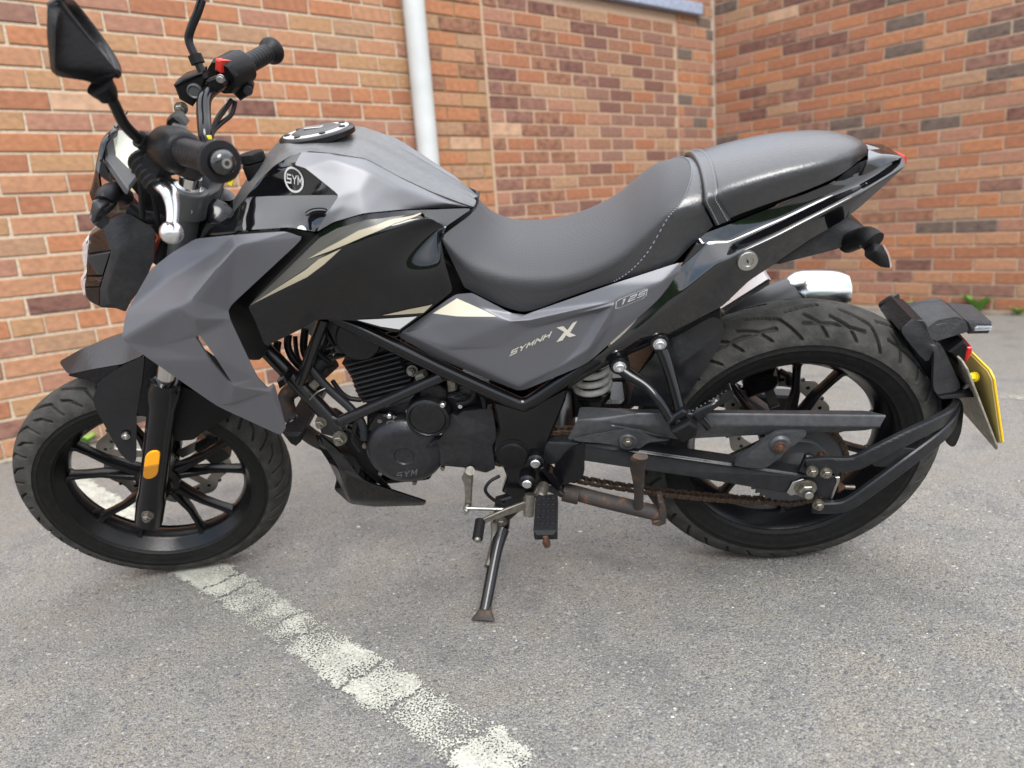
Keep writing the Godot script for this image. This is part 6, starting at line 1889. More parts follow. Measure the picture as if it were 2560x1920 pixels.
	for q in [[Vector3(-.2, .6502, .06), Vector3(-.2138, .6263, .07), Vector3(-.2155, .596, .07), Vector3(-.2023, .5679, .06)], [Vector3(-.1967, .6293, .03), Vector3(-.2055, .6032, .05), Vector3(-.219, .5757, .055), Vector3(-.2371, .5414, .06), Vector3(-.2306, .5079, .07)], [Vector3(-.2824, .5983, 0), Vector3(-.2797, .5605, .02), Vector3(-.2613, .5388, .03)], [Vector3(-.21, .5209, .05), Vector3(-.1907, .5055, .07), Vector3(-.1727, .4974, .08), Vector3(-.1507, .4928, .08)], [Vector3(-.1675, .477, .095), Vector3(-.1662, .4502, .1), Vector3(-.1809, .4135, .095), Vector3(-.1741, .3815, .09)]]:
		obj("hose", tube(q, 0.0048, 10, 6), "grip_rubber", bike)
	obj("clip", beam(Vector3(-.2328, .5459, .09), Vector3(-.2238, .5338, .092), 0.02, 0.008, Vector3(0, 0, 1), 0.001), "dull_steel", bike)
	obj("coil_pack", beam(Vector3(-.2454, .5913, .04), Vector3(-.2245, .571, .04), 0.03, 0.035, Vector3(0, 0, 1), 0.004), "engine_black", bike)
	obj("hose", tube([Vector3(-.233, .5744, .085), Vector3(-.2079, .5316, .09), Vector3(-.1714, .4854, .095), Vector3(-.1541, .4528, .1), Vector3(-.156, .4155, .1)], 0.0085, 12, 6), "swingarm_grey", bike)
	obj("hose", tube([Vector3(-.2333, .5572, .06), Vector3(-.2225, .5668, .05), Vector3(-.2025, .5664, .04)], 0.02, 14, 5), "grip_rubber", bike)
	obj("cable_tie", tube([Vector3(-.2403, .5157, .108), Vector3(-.2226, .5306, .108), Vector3(-.2072, .5344, .1)], 0.0016, 8, 3), "dull_steel", bike)
	obj("shroud_stay", prism([Vector3(-.2826, .5725, .13), Vector3(-.2668, .5807, .13), Vector3(-.264, .5652, .13), Vector3(-.2821, .554, .13)], Vector3(0, 0, -0.05), 0.003), "frame_black", bike)
	obj("radiator_guard", prism([Vector3(-.3103, .4502, .12), Vector3(-.269, .4478, .12), Vector3(-.2773, .4261, .12), Vector3(-.2901, .4158, .12), Vector3(-.2987, .4222, .12)], Vector3(0, 0, -0.2), 0.006), "plastic_black", bike)
	# airbox and battery mass that closes the view through the middle
	obj("airbox", prism([Vector3(-.2645, .7053, .1), Vector3(-.1394, .7906, .1), Vector3(.0575, .7759, .1), Vector3(.1908, .6733, .1), Vector3(.3654, .6836, .09), Vector3(.3393, .622, .09), Vector3(.1603, .6163, .1), Vector3(-.0097, .6678, .1), Vector3(-.1637, .6842, .1)], Vector3(0, 0, -0.2), 0.01), "plastic_black", bike)
	# belly pan
	var bp := panel([Vector3(-.2751, .3947, .045), Vector3(-.2609, .3972, .055), Vector3(-.2264, .3554, .06), Vector3(-.1935, .2864, .065), Vector3(-.0709, .2158, .055), Vector3(-.0823, .1979, .045), Vector3(-.1922, .195, .04), Vector3(-.2451, .2057, .04), Vector3(-.2783, .2354, .025), Vector3(-.2637, .2684, .03), Vector3(-.2692, .3169, .035), Vector3(-.2826, .3698, .04), Vector3(-.2327, .3248, .073), Vector3(-.2361, .2298, .055)], [[0, 1, 2, 12, 10, 11], [2, 3, 12], [3, 13, 12], [3, 4, 13], [4, 5, 6, 13], [6, 7, 13], [7, 8, 9, 12, 13], [9, 10, 12]], 3, 3, 0.004)
	pair("belly_pan", bp, "body_black", bike)
	obj("belly_stay", prism([Vector3(-.2111, .4017, .045), Vector3(-.1923, .3899, .045), Vector3(-.1665, .2886, .045), Vector3(-.1441, .2408, .045), Vector3(-.1614, .2496, .045), Vector3(-.1835, .2818, .045), Vector3(-.196, .2977, .045), Vector3(-.2218, .3663, .045)], Vector3(0, 0, -0.006), 0.001), "plastic_black", bike)

func make_rear() -> void:
	var sa := assembly("swingarm", bike)
	# box-section arm on the near side, its plain twin on the far side
	var arm := [Vector3(.1912, .398, .115), Vector3(.2731, .4026, .135), Vector3(.3732, .3965, .148), Vector3(.3718, .3942, .152), Vector3(.5366, .3587, .156), Vector3(.6651, .3282, .158), Vector3(.7324, .3204, .158), Vector3(.7335, .311, .158), Vector3(.7255, .2684, .158), Vector3(.6423, .2838, .157), Vector3(.4644, .3305, .155), Vector3(.3792, .3484, .152), Vector3(.2713, .3647, .138), Vector3(.187, .3416, .115)]
	var s := prism(arm, Vector3(0, 0, -0.036), 0.004)
	obj("arm", s, "swingarm_grey", sa)
	var arm_top := panel([Vector3(.3197, .3873, .11), Vector3(.4005, .3863, .115), Vector3(.462, .3683, .118), Vector3(.5443, .3395, .122), Vector3(.5371, .3572, .154), Vector3(.372, .3928, .15), Vector3(.3734, .395, .146), Vector3(.3184, .3951, .135)], [[0, 1, 6, 7], [1, 2, 5, 6], [2, 3, 4, 5]], 2, 1, 0.004, Vector3(0, 1, 0.4))
	obj("arm_gusset", arm_top, "swingarm_grey", sa)
	obj("arm", s.mirrored(), "swingarm_grey", sa)
	obj("cross_tube", tube([Vector3(.2248, .3632, .1), flipz(Vector3(.2248, .3632, .1))], 0.03, 20, 1), "swingarm_grey", sa)
	obj("pivot_tube", tube([Vector3(.1288, .3536, .09), flipz(Vector3(.1288, .3536, .09))], 0.024, 20, 1), "swingarm_grey", sa)
	obj("axle_washer", prism([Vector3(.6403, .2912, .162), Vector3(.6487, .3154, .162), Vector3(.6661, .3223, .162), Vector3(.6822, .3117, .162), Vector3(.686, .2957, .162), Vector3(.6766, .2781, .162), Vector3(.656, .2864, .162), Vector3(.6486, .2836, .162)], Vector3(0, 0, -0.004), 0.0008), "steel", sa)
	obj("axle_nut", bolt(Vector3(.6725, .302, 0.164), Vector3(0, 0, 1), 0.0145, 0.012), "dull_steel", sa)
	obj("axle_end", lathe([Vector2(0, 0.0), Vector2(0.009, 0.0), Vector2(0.009, 0.018), Vector2(0.0075, 0.0205), Vector2(0, 0.0205)], Vector3(.6725, .302, 0.166), Vector3(0, 0, 1), 20), "steel", sa)
	obj("end_cap", prism([Vector3(.725, .3216, .16), Vector3(.7321, .322, .16), Vector3(.7333, .3126, .16), Vector3(.7252, .27, .16), Vector3(.7214, .2719, .16), Vector3(.728, .3117, .16)], Vector3(0, 0, -0.04), 0.001), "steel", sa)
	obj("adjuster", tube([Vector3(.7366, .285, .142), Vector3(.769, .2822, .142)], 0.0042, 12, 1), "dull_steel", sa)
	obj("adjuster_nut", bolt(Vector3(.74, .2845, .142), Vector3(1, 0, 0), 0.008, 0.008), "rust", sa)
	# chain guard
	var cg := assembly("chain_guard", bike)
	var top_i := [Vector3(.2689, .4654, .1), Vector3(.3484, .4635, .108), Vector3(.376, .4605, .112), Vector3(.564, .4487, .114), Vector3(.7723, .4355, .114), Vector3(.8051, .4304, .122)]
	var top_o := [Vector3(.2586, .4611, .14), Vector3(.2989, .4615, .146), Vector3(.3711, .4742, .15), Vector3(.3726, .4772, .15), Vector3(.5549, .4666, .152), Vector3(.7981, .4473, .15)]
	var side := panel([Vector3(.2662, .4678, .105), Vector3(.3758, .4621, .115), Vector3(.5693, .4499, .117), Vector3(.774, .4369, .117), Vector3(.799, .4459, .148), Vector3(.5607, .4662, .152), Vector3(.3727, .4775, .15), Vector3(.2599, .463, .142), Vector3(.7876, .4271, .156), Vector3(.5603, .4458, .16), Vector3(.3717, .4561, .158), Vector3(.2988, .4635, .15), Vector3(.792, .422, .15), Vector3(.7674, .4135, .146), Vector3(.5584, .4173, .15), Vector3(.4779, .4163, .15), Vector3(.4419, .4153, .15), Vector3(.3938, .4288, .152), Vector3(.3576, .4497, .155), Vector3(.2389, .4173, .14)],
		[[0, 1, 6, 7], [1, 2, 5, 6], [2, 3, 4, 5], [7, 6, 10, 11], [6, 5, 9, 10], [5, 4, 8, 9], [10, 9, 14, 15, 16], [9, 8, 12, 13, 14], [11, 10, 16, 17, 18], [7, 11, 18, 19]], 3, 1, 0.004, Vector3(0, 0.4, 1))
	obj("cover", side, "guard_grey", cg)
	var front := panel([Vector3(.2391, .4215, .146), Vector3(.3573, .4518, .159), Vector3(.3959, .4242, .157), Vector3(.4294, .4197, .157), Vector3(.3855, .4168, .157), Vector3(.37, .401, .155), Vector3(.3335, .4134, .155)], [[0, 1, 6], [1, 2, 4, 5, 6], [2, 3, 4]], 2, 1, 0.004)
	obj("front_lug", front, "guard_grey", cg)
	obj("lug_boss", lathe([Vector2(0, 0.006), Vector2(0.015, 0.006), Vector2(0.018, 0.002), Vector2(0.018, -0.006), Vector2(0, -0.006)], Vector3(.3494, .4199, .154), Vector3(0, 0, 1), 24), "guard_grey", cg)
	obj("guard_bolt", bolt(Vector3(.3493, .4237, .163), Vector3(0, 0, 1), 0.0065, 0.006), "dull_steel", cg)
	var brk := panel([Vector3(.5364, .3616, .164), Vector3(.5534, .3849, .172), Vector3(.6099, .4315, .166), Vector3(.6617, .4281, .16), Vector3(.6628, .4182, .16), Vector3(.6309, .3898, .164), Vector3(.6197, .3783, .168), Vector3(.5947, .3486, .162)], [[0, 1, 6, 7], [1, 2, 5, 6], [2, 3, 4, 5]], 2, 1, 0.012)
	obj("stay", brk, "guard_grey", cg)
	obj("stay_boss", lathe([Vector2(0, 0.005), Vector2(0.015, 0.005), Vector2(0.019, 0.001), Vector2(0.019, -0.006), Vector2(0, -0.006)], Vector3(.6161, .4071, .168), Vector3(0, 0, 1), 24), "guard_grey", cg)
	obj("guard_bolt", bolt(Vector3(.6139, .4056, .175), Vector3(0, 0, 1), 0.0075, 0.007), "rust", cg)
	# plate hanger: two forged bars that sweep round behind the tyre
	var hg := assembly("plate_hanger", bike)
	obj("bar", strap_bar([Vector3(.6694, .3534, .16), Vector3(.6956, .3577, .165), Vector3(.7471, .3591, .168), Vector3(.7859, .379, .165), Vector3(.8452, .4016, .15), Vector3(.9049, .4087, .12), Vector3(.9397, .4039, .085), Vector3(.9596, .3952, .05)], 0.031, 0.013), "swingarm_grey", hg)
	obj("bar", strap_bar([Vector3(.6903, .2555, .16), Vector3(.7162, .2564, .165), Vector3(.7506, .2654, .168), Vector3(.7967, .3063, .165), Vector3(.8541, .3493, .15), Vector3(.9138, .377, .12), Vector3(.9494, .3847, .085), Vector3(.967, .3834, .05)], 0.027, 0.012), "swingarm_grey", hg)
	obj("web", prism([Vector3(.7738, .3596, .158), Vector3(.8182, .3822, .154), Vector3(.8633, .368, .148), Vector3(.8159, .3369, .156), Vector3(.791, .3416, .158)], Vector3(0, 0, -0.006), 0.001), "swingarm_grey", hg)
	for q in [Vector3(.6771, .3469, .172), Vector3(.7009, .3441, .174), Vector3(.6956, .2698, .174)]:
		obj("hanger_bolt", bolt(q, Vector3(0, 0, 1), 0.008, 0.008), "dull_steel", hg)
	obj("mount", prism([Vector3(.6592, .3367, .16), Vector3(.6675, .3725, .16), Vector3(.6747, .374, .16), Vector3(.713, .3473, .16), Vector3(.7156, .326, .16), Vector3(.6765, .328, .16)], Vector3(0, 0, -0.012), 0.002), "swingarm_grey", hg)
	# plate holder behind the tyre
	var ph := assembly("plate_holder", bike)
	var cheek := panel([Vector3(.8366, .5618, .055), Vector3(.8564, .5828, .05), Vector3(.8635, .5798, .055), Vector3(.8732, .5809, .062), Vector3(.8848, .5527, .07), Vector3(.8962, .5412, .075), Vector3(.9054, .5373, .075), Vector3(.9571, .4528, .06), Vector3(.963, .438, .06), Vector3(.9292, .4275, .075), Vector3(.9179, .4336, .078), Vector3(.9042, .4525, .078), Vector3(.8905, .5375, .08), Vector3(.8865, .5011, .075)], [[0, 1, 2, 4], [2, 3, 4], [4, 5, 12, 13, 0], [5, 6, 7, 11, 12], [7, 8, 9, 10, 11]], 2, 1, 0.005)
	pair("cheek", cheek, "plastic_grey", ph)
	obj("back", prism([Vector3(.8404, .559, .05), Vector3(.8566, .5818, .05), Vector3(.8809, .5729, .05), Vector3(.9128, .5236, .05), Vector3(.9598, .4467, .05), Vector3(.9688, .417, .05), Vector3(.9392, .4151, .05), Vector3(.9206, .4346, .05)], Vector3(0, 0, -0.1), 0.003), "plastic_black", ph)
	obj("floor", prism([Vector3(.9135, .4382, .085), Vector3(.991, .4308, .06), Vector3(1.0001, .4266, .06), Vector3(1.0025, .4155, .06), Vector3(.9201, .4299, .085)], Vector3(0, 0, -0.15), 0.002), "satin_black", ph)
	obj("tongue", panel([Vector3(.9438, .4066, .05), Vector3(.9762, .406, .045), Vector3(.9898, .3794, .04), Vector3(1.0022, .3176, .03), Vector3(1.0039, .2761, .02), Vector3(.9947, .2746, .02), Vector3(.9729, .2992, .03), Vector3(.9746, .3373, .045)], [[0, 1, 2, 7], [2, 3, 7], [3, 4, 5, 7], [5, 6, 7]], 2, 2, 0.02), "plastic_black", ph)
	var lamp := panel([Vector3(.8808, .5621, .055), Vector3(.9056, .5697, .04), Vector3(.9412, .5731, .035), Vector3(.9546, .5663, .04), Vector3(.9621, .5466, .045), Vector3(.927, .5397, .05), Vector3(.9055, .5363, .055), Vector3(.8913, .5445, .058)], [[0, 1, 7], [1, 5, 6, 7], [1, 2, 3, 5], [3, 4, 5]], 3, 2, 0.01)
	pair("lamp_arm", lamp, "plastic_grey", ph)
	obj("lamp_arm_top", prism([Vector3(.8833, .5594, .05), Vector3(.9075, .5683, .036), Vector3(.9438, .5712, .03), Vector3(.9567, .5649, .036)], Vector3(0, 0, -0.085), 0.003), "plastic_grey", ph)
	obj("plate_lamp", prism([Vector3(.9539, .567, .04), Vector3(1.0038, .5565, .035), Vector3(1.0065, .547, .035), Vector3(1.0021, .5346, .038), Vector3(.9652, .5381, .042), Vector3(.9643, .5471, .043)], Vector3(0, 0, -0.08), 0.004), "plastic_grey", ph)
	obj("lamp_lens", prism([Vector3(.9715, .5511, .044), Vector3(.9751, .5542, .044), Vector3(1.0016, .5514, .042), Vector3(1.0015, .5441, .042), Vector3(.9717, .5461, .044)], Vector3(0, 0, -0.006), 0.001), "clear_lens", ph)
	obj("lamp_body", prism([Vector3(.9331, .5085, .05), Vector3(.9544, .5311, .05), Vector3(.9704, .5164, .05), Vector3(.9718, .4886, .05), Vector3(.9563, .4791, .05)], Vector3(0, 0, -0.1), 0.004), "plastic_black", ph)
	obj("rear_reflector", prism([Vector3(.9619, .518, .052), Vector3(.9699, .5182, .052), Vector3(.9728, .507, .052), Vector3(.9681, .4882, .052), Vector3(.9635, .4896, .052)], Vector3(0.003, 0, -0.07), 0.002), "red_lens", ph)
	obj("spring_clip", tube([Vector3(.9579, .4818, .055), Vector3(.9808, .4483, .055), Vector3(.9734, .4344, .055), Vector3(.9831, .4271, .05)], 0.004, 8, 4), "dull_steel", ph)
	obj("yellow_screw", bolt(Vector3(.9892, .451, .045), Vector3(-0.8, 0.2, 0.3), 0.007, 0.01), "label_yellow", ph)
	# number plate: yellow sheet with a grey backing board
	var np := assembly("number_plate", bike)
	var corners := func(top: Vector3, low: Vector3, wide: float) -> Array:
		var cut := (low - top).normalized() * 0.012
		var far := Vector3(0, 0, -wide)
		return [top + Vector3(0, 0, -0.012), top + cut, low - cut, low + Vector3(0, 0, -0.012), low + far + Vector3(0, 0, 0.012), low + far - cut, top + far + cut, top + far + Vector3(0, 0, 0.012)]
	var back: Array = corners.call(Vector3(.9473, .4999, .08), Vector3(1.0504, .2995, .08), 0.16)
	var rearwards := (back[2] - back[1] as Vector3).cross(Vector3(0, 0, 1)).normalized()
	if rearwards.x < 0: rearwards = -rearwards
	obj("backing", prism(back, rearwards * 0.004, 0.001), "plate_back", np)
	var face: Array = corners.call(Vector3(.9952, .4773, .082), Vector3(1.0492, .3167, .082), 0.164)
	rearwards = (face[2] - face[1] as Vector3).cross(Vector3(0, 0, 1)).normalized()
	if rearwards.x < 0: rearwards = -rearwards
	obj("plate_back", prism(face, rearwards * 0.0025, 0.0006), "plate_tan", np)
	var sheet_y: Array = corners.call(Vector3(.9942, .4799, .084), Vector3(1.0492, .3162, .084), 0.168)
	for k in sheet_y.size(): sheet_y[k] += rearwards * 0.0027
	obj("plate", prism(sheet_y, rearwards * 0.004, 0.001), "plate_yellow", np)
	# hugger and inner guard ahead of the tyre
	var hu := panel([Vector3(.4326, .5839, .055), Vector3(.5219, .6303, .06), Vector3(.529, .594, .065), Vector3(.5304, .5857, .066), Vector3(.5185, .5535, .07), Vector3(.4569, .4493, .085), Vector3(.3583, .4457, .08), Vector3(.3675, .4993, .075), Vector3(.4025, .5432, .07), Vector3(.4555, .5374, .082)], [[0, 1, 2, 9, 8], [2, 3, 4, 9], [4, 5, 9], [5, 6, 7, 9], [7, 8, 9]], 3, 2, 0.004)
	pair("inner_guard", hu, "fender_black", bike)
	obj("inner_guard_crown", prism([Vector3(.4268, .5868, .06), Vector3(.5214, .6327, .062), Vector3(.5308, .5861, .064), Vector3(.4846, .5194, .064), Vector3(.4199, .4423, .06), Vector3(.3597, .4345, .06), Vector3(.3687, .4904, .06)], Vector3(0, 0, -0.12), 0.003), "plastic_black", bike)
	# shock absorber
	var sh := assembly("shock_absorber", bike)
	var q0 := Vector3(.2927, .5168, .02); var q1 := Vector3(.292, .4318, .02)
	var sd := (q1 - q0).normalized()
	var sb := frame(sd)
	var hx := []
	for i in 70:
		var t := i / 69.0
		var an := TAU * 5.0 * t
		hx.append(q0.lerp(q1, t * 1.1 - 0.35) + (sb.x * cos(an) + sb.y * sin(an)) * 0.033)
	obj("spring", tube(hx, 0.0065, 10, 2), "spring_white", sh)
	obj("damper", tube([q0 - sd * 0.1, q1 + sd * 0.06], 0.019, 18, 1), "frame_black", sh)
	obj("lower_cup", lathe([Vector2(0, 0), Vector2(0.036, 0), Vector2(0.036, 0.01), Vector2(0.026, 0.03), Vector2(0.02, 0.06), Vector2(0, 0.06)], q1 - sd * 0.02, sd, 24), "frame_black", sh)
	obj("linkage", prism([Vector3(.2505, .46, .04), Vector3(.2747, .4386, .04), Vector3(.3529, .4339, .04), Vector3(.3498, .414, .04), Vector3(.2499, .3961, .04)], Vector3(0, 0, -0.08), 0.006), "engine_black", sh)
	# rear caliper on the far side
	var rc := assembly("rear_caliper", bike)
	obj("body", prism([Vector3(.5998, .4086, -.06), Vector3(.6257, .4229, -.06), Vector3(.6616, .4324, -.06), Vector3(.6724, .4219, -.06), Vector3(.6783, .3917, -.06), Vector3(.6662, .3762, -.06), Vector3(.6165, .3588, -.06), Vector3(.6047, .3841, -.06)], Vector3(0, 0, -0.06), 0.008), "engine_black", rc)
	obj("bridge", prism([Vector3(.6092, .4208, -.045), Vector3(.6608, .4371, -.045), Vector3(.6657, .4172, -.045), Vector3(.6175, .3964, -.045)], Vector3(0, 0, -0.05), 0.008), "frame_gloss", rc)
	obj("carrier", beam(Vector3(.5886, .3771, -.08), Vector3(.6623, .3139, -.08), 0.012, 0.04, Vector3(0, 0, 1), 0.003), "cast_grey", rc)
	obj("hose", tube([Vector3(.6752, .418, -.07), Vector3(.6931, .4049, -.07), Vector3(.6967, .3846, -.07)], 0.006, 10, 4), "grip_rubber", rc)

func strap_bar(pts: Array, h: float, w: float) -> Sh:
	# a flat forged bar: tall across the bike's z, rounded corners
	var line := spline(pts, 6)
	var rings := []
	for i in line.size():
		var d: Vector3 = (line[mini(i + 1, line.size() - 1)] - line[maxi(i - 1, 0)]).normalized()
		var up := (Vector3(0, 0, 1).cross(d)).normalized()
		if up.y < 0: up = -up
		var out := d.cross(up).normalized()
		var ring := []
		for e in [[-1, -0.6], [-0.8, -1], [0.8, -1], [1, -0.6], [1, 0.6], [0.8, 1], [-0.8, 1], [-1, 0.6]]:
			ring.append(line[i] + up * (e[0] * h * 0.5) + out * (e[1] * w * 0.5))
		rings.append(ring)
	return outward(loft(rings))

func make_chain() -> void:
	var ch := assembly("drive_chain", bike)
	var c1 := Vector3(.6725, .302, 0.091)
	var c0 := Vector3(.0757, .3789, .091)
	var r1 := 0.094; var r0 := 0.030
	# outer tangents of the two sprockets
	var d := (c1 - c0); d.z = 0
	var l := d.length()
	var ang := atan2(d.y, d.x)
	var off := asin((r1 - r0) / l)
	var path := []
	var n_u := Vector3(cos(ang + PI / 2 + off), sin(ang + PI / 2 + off), 0)
	var n_l := Vector3(cos(ang - PI / 2 - off), sin(ang - PI / 2 - off), 0)
	var seg := [[c0 + n_u * r0, c1 + n_u * r1], [c1 + n_l * r1, c0 + n_l * r0]]
	var pts := []
	var a0 := ang + PI / 2 + off
	var sag := 0.022
	for k in 41: pts.append((seg[0][0] as Vector3).lerp(seg[0][1], k / 40.0))
	var sweep := PI + 2 * off
	for k in range(1, 40): pts.append(c1 + Vector3(cos(a0 - sweep * k / 40.0), sin(a0 - sweep * k / 40.0), 0) * r1)
	for k in 41:
		var t := k / 40.0
		pts.append((seg[1][0] as Vector3).lerp(seg[1][1], t) + Vector3(0, -sag * 4 * t * (1 - t), 0))
	for k in range(1, 20): pts.append(c0 + Vector3(cos(a0 - sweep - (TAU - sweep) * k / 20.0), sin(a0 - sweep - (TAU - sweep) * k / 20.0), 0) * r0)
	pts.append(pts[0])
	# walk along it one pitch at a time
	var pitch := 0.0127
	var link := Sh.new()
	for z in [0.0075, -0.0095]:
		var out := []
		for k in 16:
			var t := TAU * k / 16
			var x := cos(t) * 0.0056
			out.append(Vector3(x + (pitch * 0.5 if cos(t) > 0 else -pitch * 0.5), sin(t) * (0.0056 if absf(cos(t)) > 0.3 else 0.0046), z))
		link.add(prism(out, Vector3(0, 0, -0.0018), 0.0004))
	link.add(lathe([Vector2(0, -0.009), Vector2(0.0036, -0.009), Vector2(0.0036, 0.009), Vector2(0, 0.009)], Vector3(-pitch * 0.5, 0, 0), Vector3(0, 0, 1), 10))
	var outer := link.mesh(35)
	var inner_s := link.moved(Transform3D(Basis.from_scale(Vector3(1, 0.95, 0.72)), Vector3.ZERO))
	var inner := inner_s.mesh(35)
	var carry := 0.0
	var k := 0
	for i in pts.size() - 1:
		var a: Vector3 = pts[i]; var b: Vector3 = pts[i + 1]
		var len := a.distance_to(b)
		while carry < len:
			var q := a.lerp(b, carry / len)
			var dir := (b - a).normalized()
			var o := obj("link", outer if k % 2 else inner, "chain_metal", ch)
			o.transform = Transform3D(Basis(dir, Vector3(0, 0, 1).cross(dir), Vector3(0, 0, 1)), q)
			carry += pitch
			k += 1
		carry -= len

func make_controls() -> void:
	# passenger footrest on its forked hanger
	var pf := assembly("pillion_footrest", bike)
	obj("hanger", tube([Vector3(.3424, .5571, .128), Vector3(.358, .5469, .135), Vector3(.3841, .5336, .15), Vector3(.4024, .515, .165), Vector3(.4234, .4803, .178)], [0.0125, 0.0135, 0.0105, 0.0105, 0.012], 16, 5, 0.8), "frame_gloss", pf)
	obj("hanger", tube([Vector3(.4107, .5941, .125), Vector3(.418, .5767, .133), Vector3(.4284, .5407, .152), Vector3(.4409, .4869, .176)], [0.0125, 0.0125, 0.0105, 0.012], 16, 5, 0.8), "frame_gloss", pf)
	for q in [Vector3(.3394, .5667, .138), Vector3(.4083, .6052, .135)]:
		obj("lug", lathe([Vector2(0, 0), Vector2(0.0155, 0), Vector2(0.018, -0.004), Vector2(0.018, -0.02), Vector2(0, -0.02)], q, Vector3(0, 0, 1), 24), "frame_gloss", pf)
		obj("hanger_bolt", bolt(q, Vector3(0, -0.1, 1), 0.0085, 0.006, true), "polished_alloy", pf)
	obj("clevis", prism([Vector3(.4157, .4796, .19), Vector3(.4266, .4939, .19), Vector3(.441, .5049, .19), Vector3(.4509, .4984, .19), Vector3(.4539, .4744, .19), Vector3(.4271, .4593, .19)], Vector3(0, 0, -0.03), 0.003), "frame_gloss", pf)
	obj("pin", lathe([Vector2(0, 0.003), Vector2(0.005, 0.003), Vector2(0.0058, 0.0), Vector2(0.0058, -0.004), Vector2(0, -0.004)], Vector3(.4339, .4805, .192), Vector3(0, 0, 1), 16), "frame_black", pf)
	obj("block", prism([Vector3(.4201, .47, .205), Vector3(.4513, .4891, .205), Vector3(.4663, .4748, .205), Vector3(.4632, .457, .205), Vector3(.4426, .4453, .205), Vector3(.4364, .4478, .205)], Vector3(0, 0, -0.032), 0.004), "plastic_black", pf)
	obj("peg", panel([Vector3(.4565, .4903, .178), Vector3(.4923, .5109, .172), Vector3(.5215, .5256, .168), Vector3(.5274, .5273, .168), Vector3(.5307, .5207, .168), Vector3(.528, .509, .17), Vector3(.5021, .4975, .175), Vector3(.4845, .4869, .18), Vector3(.4742, .4789, .185), Vector3(.4645, .4696, .186), Vector3(.4904, .5069, .184)], [[0, 1, 10, 9], [1, 2, 5, 6, 10], [2, 3, 4, 5], [6, 7, 10], [7, 8, 9, 10]], 2, 2, 0.022), "frame_gloss", pf)
	for k in 9:
		var t := k / 8.0
		obj("tooth", lathe(ball(0.0035), Vector3(.4615, .4884, .17).lerp(Vector3(.5176, .5205, .164), t), Vector3(0, 1, 0), 8), "frame_black", pf)
	# rider footrest, folded out towards the camera
	var rf := assembly("rider_footrest", bike)
	obj("bracket", prism([Vector3(.169, .2839, .14), Vector3(.1912, .3168, .14), Vector3(.205, .3143, .14), Vector3(.2272, .2883, .14), Vector3(.217, .2834, .14), Vector3(.1954, .297, .14), Vector3(.1826, .276, .14)], Vector3(0, 0, -0.02), 0.002), "frame_black", rf)
	obj("heel_plate", panel([Vector3(.2044, .3399, .13), Vector3(.2373, .3896, .135), Vector3(.2702, .4135, .14), Vector3(.271, .4063, .14), Vector3(.2674, .3271, .138), Vector3(.2211, .3038, .13), Vector3(.2165, .32, .13)], [[0, 1, 4, 5, 6], [1, 2, 3, 4]], 2, 1, 0.003), "frame_gloss", rf)
	obj("plate_stay", beam(Vector3(.1883, .356, .125), Vector3(.221, .302, .13), 0.008, 0.03, Vector3(0, 0, 1), 0.002), "frame_gloss", rf)
	var f0 := Vector3(.1942, .3027, .16); var f1 := Vector3(.1922, .2932, .262)
	var fd := (f1 - f0).normalized()
	obj("pin", lathe([Vector2(0, 0.006), Vector2(0.008, 0.006), Vector2(0.011, 0.0), Vector2(0.011, -0.03), Vector2(0, -0.03)], Vector3(.1824, .3103, .165), Vector3(-0.2, 0, 1), 20), "dull_steel", rf)
	obj("peg", beam(f0, f1, 0.042, 0.024, Vector3(0, 1, 0), 0.006), "grip_rubber", rf)
	var fx := frame(fd, Vector3.UP)
	for i in 5:
		for k in 4:
			var c := f0.lerp(f1, 0.14 + 0.155 * i) + fx.x * (-0.0135 + 0.009 * k) + fx.y * 0.0125
			obj("tread_block", beam(c - fd * 0.005, c + fd * 0.005, 0.0055, 0.003, fx.y, 0.0008), "grip_rubber", rf)
	obj("feeler", lathe([Vector2(0, -0.004), Vector2(0.005, -0.004), Vector2(0.0055, 0.006), Vector2(0.0075, 0.012), Vector2(0.006, 0.02), Vector2(0, 0.022)], f1, Vector3(0.1, -1, 0.1), 16), "rust", rf)
	# gear lever and linkage
	var gl := assembly("gear_lever", bike)
	obj("pivot", tube([Vector3(.1595, .2912, .135), Vector3(.1536, .2491, .15)], 0.0105, 16, 1), "dull_steel", gl)
	obj("arm", prism([Vector3(.1544, .2748, .15), Vector3(.148, .2824, .15), Vector3(.1125, .2762, .16), Vector3(.0632, .2597, .17), Vector3(.0577, .2488, .17), Vector3(.0647, .2478, .17), Vector3(.1137, .2597, .16), Vector3(.1506, .264, .15)], Vector3(0, 0, -0.007), 0.0015), "dull_steel", gl)
	obj("toe_peg", tube([Vector3(.0597, .2532, .165), Vector3(.0567, .243, .205)], 0.0105, 16, 1), "grip_rubber", gl)
	obj("toe_tip", lathe(ball(0.0065), Vector3(.0572, .2446, .208), Vector3(0, 0, 1), 14), "dull_steel", gl)
	obj("link_rod", tube([Vector3(.0311, .2646, .14), Vector3(.1058, .2592, .14)], 0.0038, 12, 1), "steel", gl)
	obj("shift_arm", prism([Vector3(.0264, .3234, .12), Vector3(.0356, .339, .12), Vector3(.0496, .3365, .12), Vector3(.0488, .3187, .12), Vector3(.0456, .3023, .122), Vector3(.0385, .2576, .13), Vector3(.0355, .2503, .13), Vector3(.0238, .2508, .13), Vector3(.0284, .2837, .125), Vector3(.0302, .3068, .122)], Vector3(0, 0, -0.009), 0.0015), "dull_steel", gl)
	obj("shift_shaft", tube([Vector3(.0325, .3024, .06), Vector3(.047, .3458, .125)], 0.009, 14, 1), "dull_steel", gl)
	obj("rod_end", bolt(Vector3(.0304, .2593, .135), Vector3(0, 0, 1), 0.006, 0.009), "steel", gl)
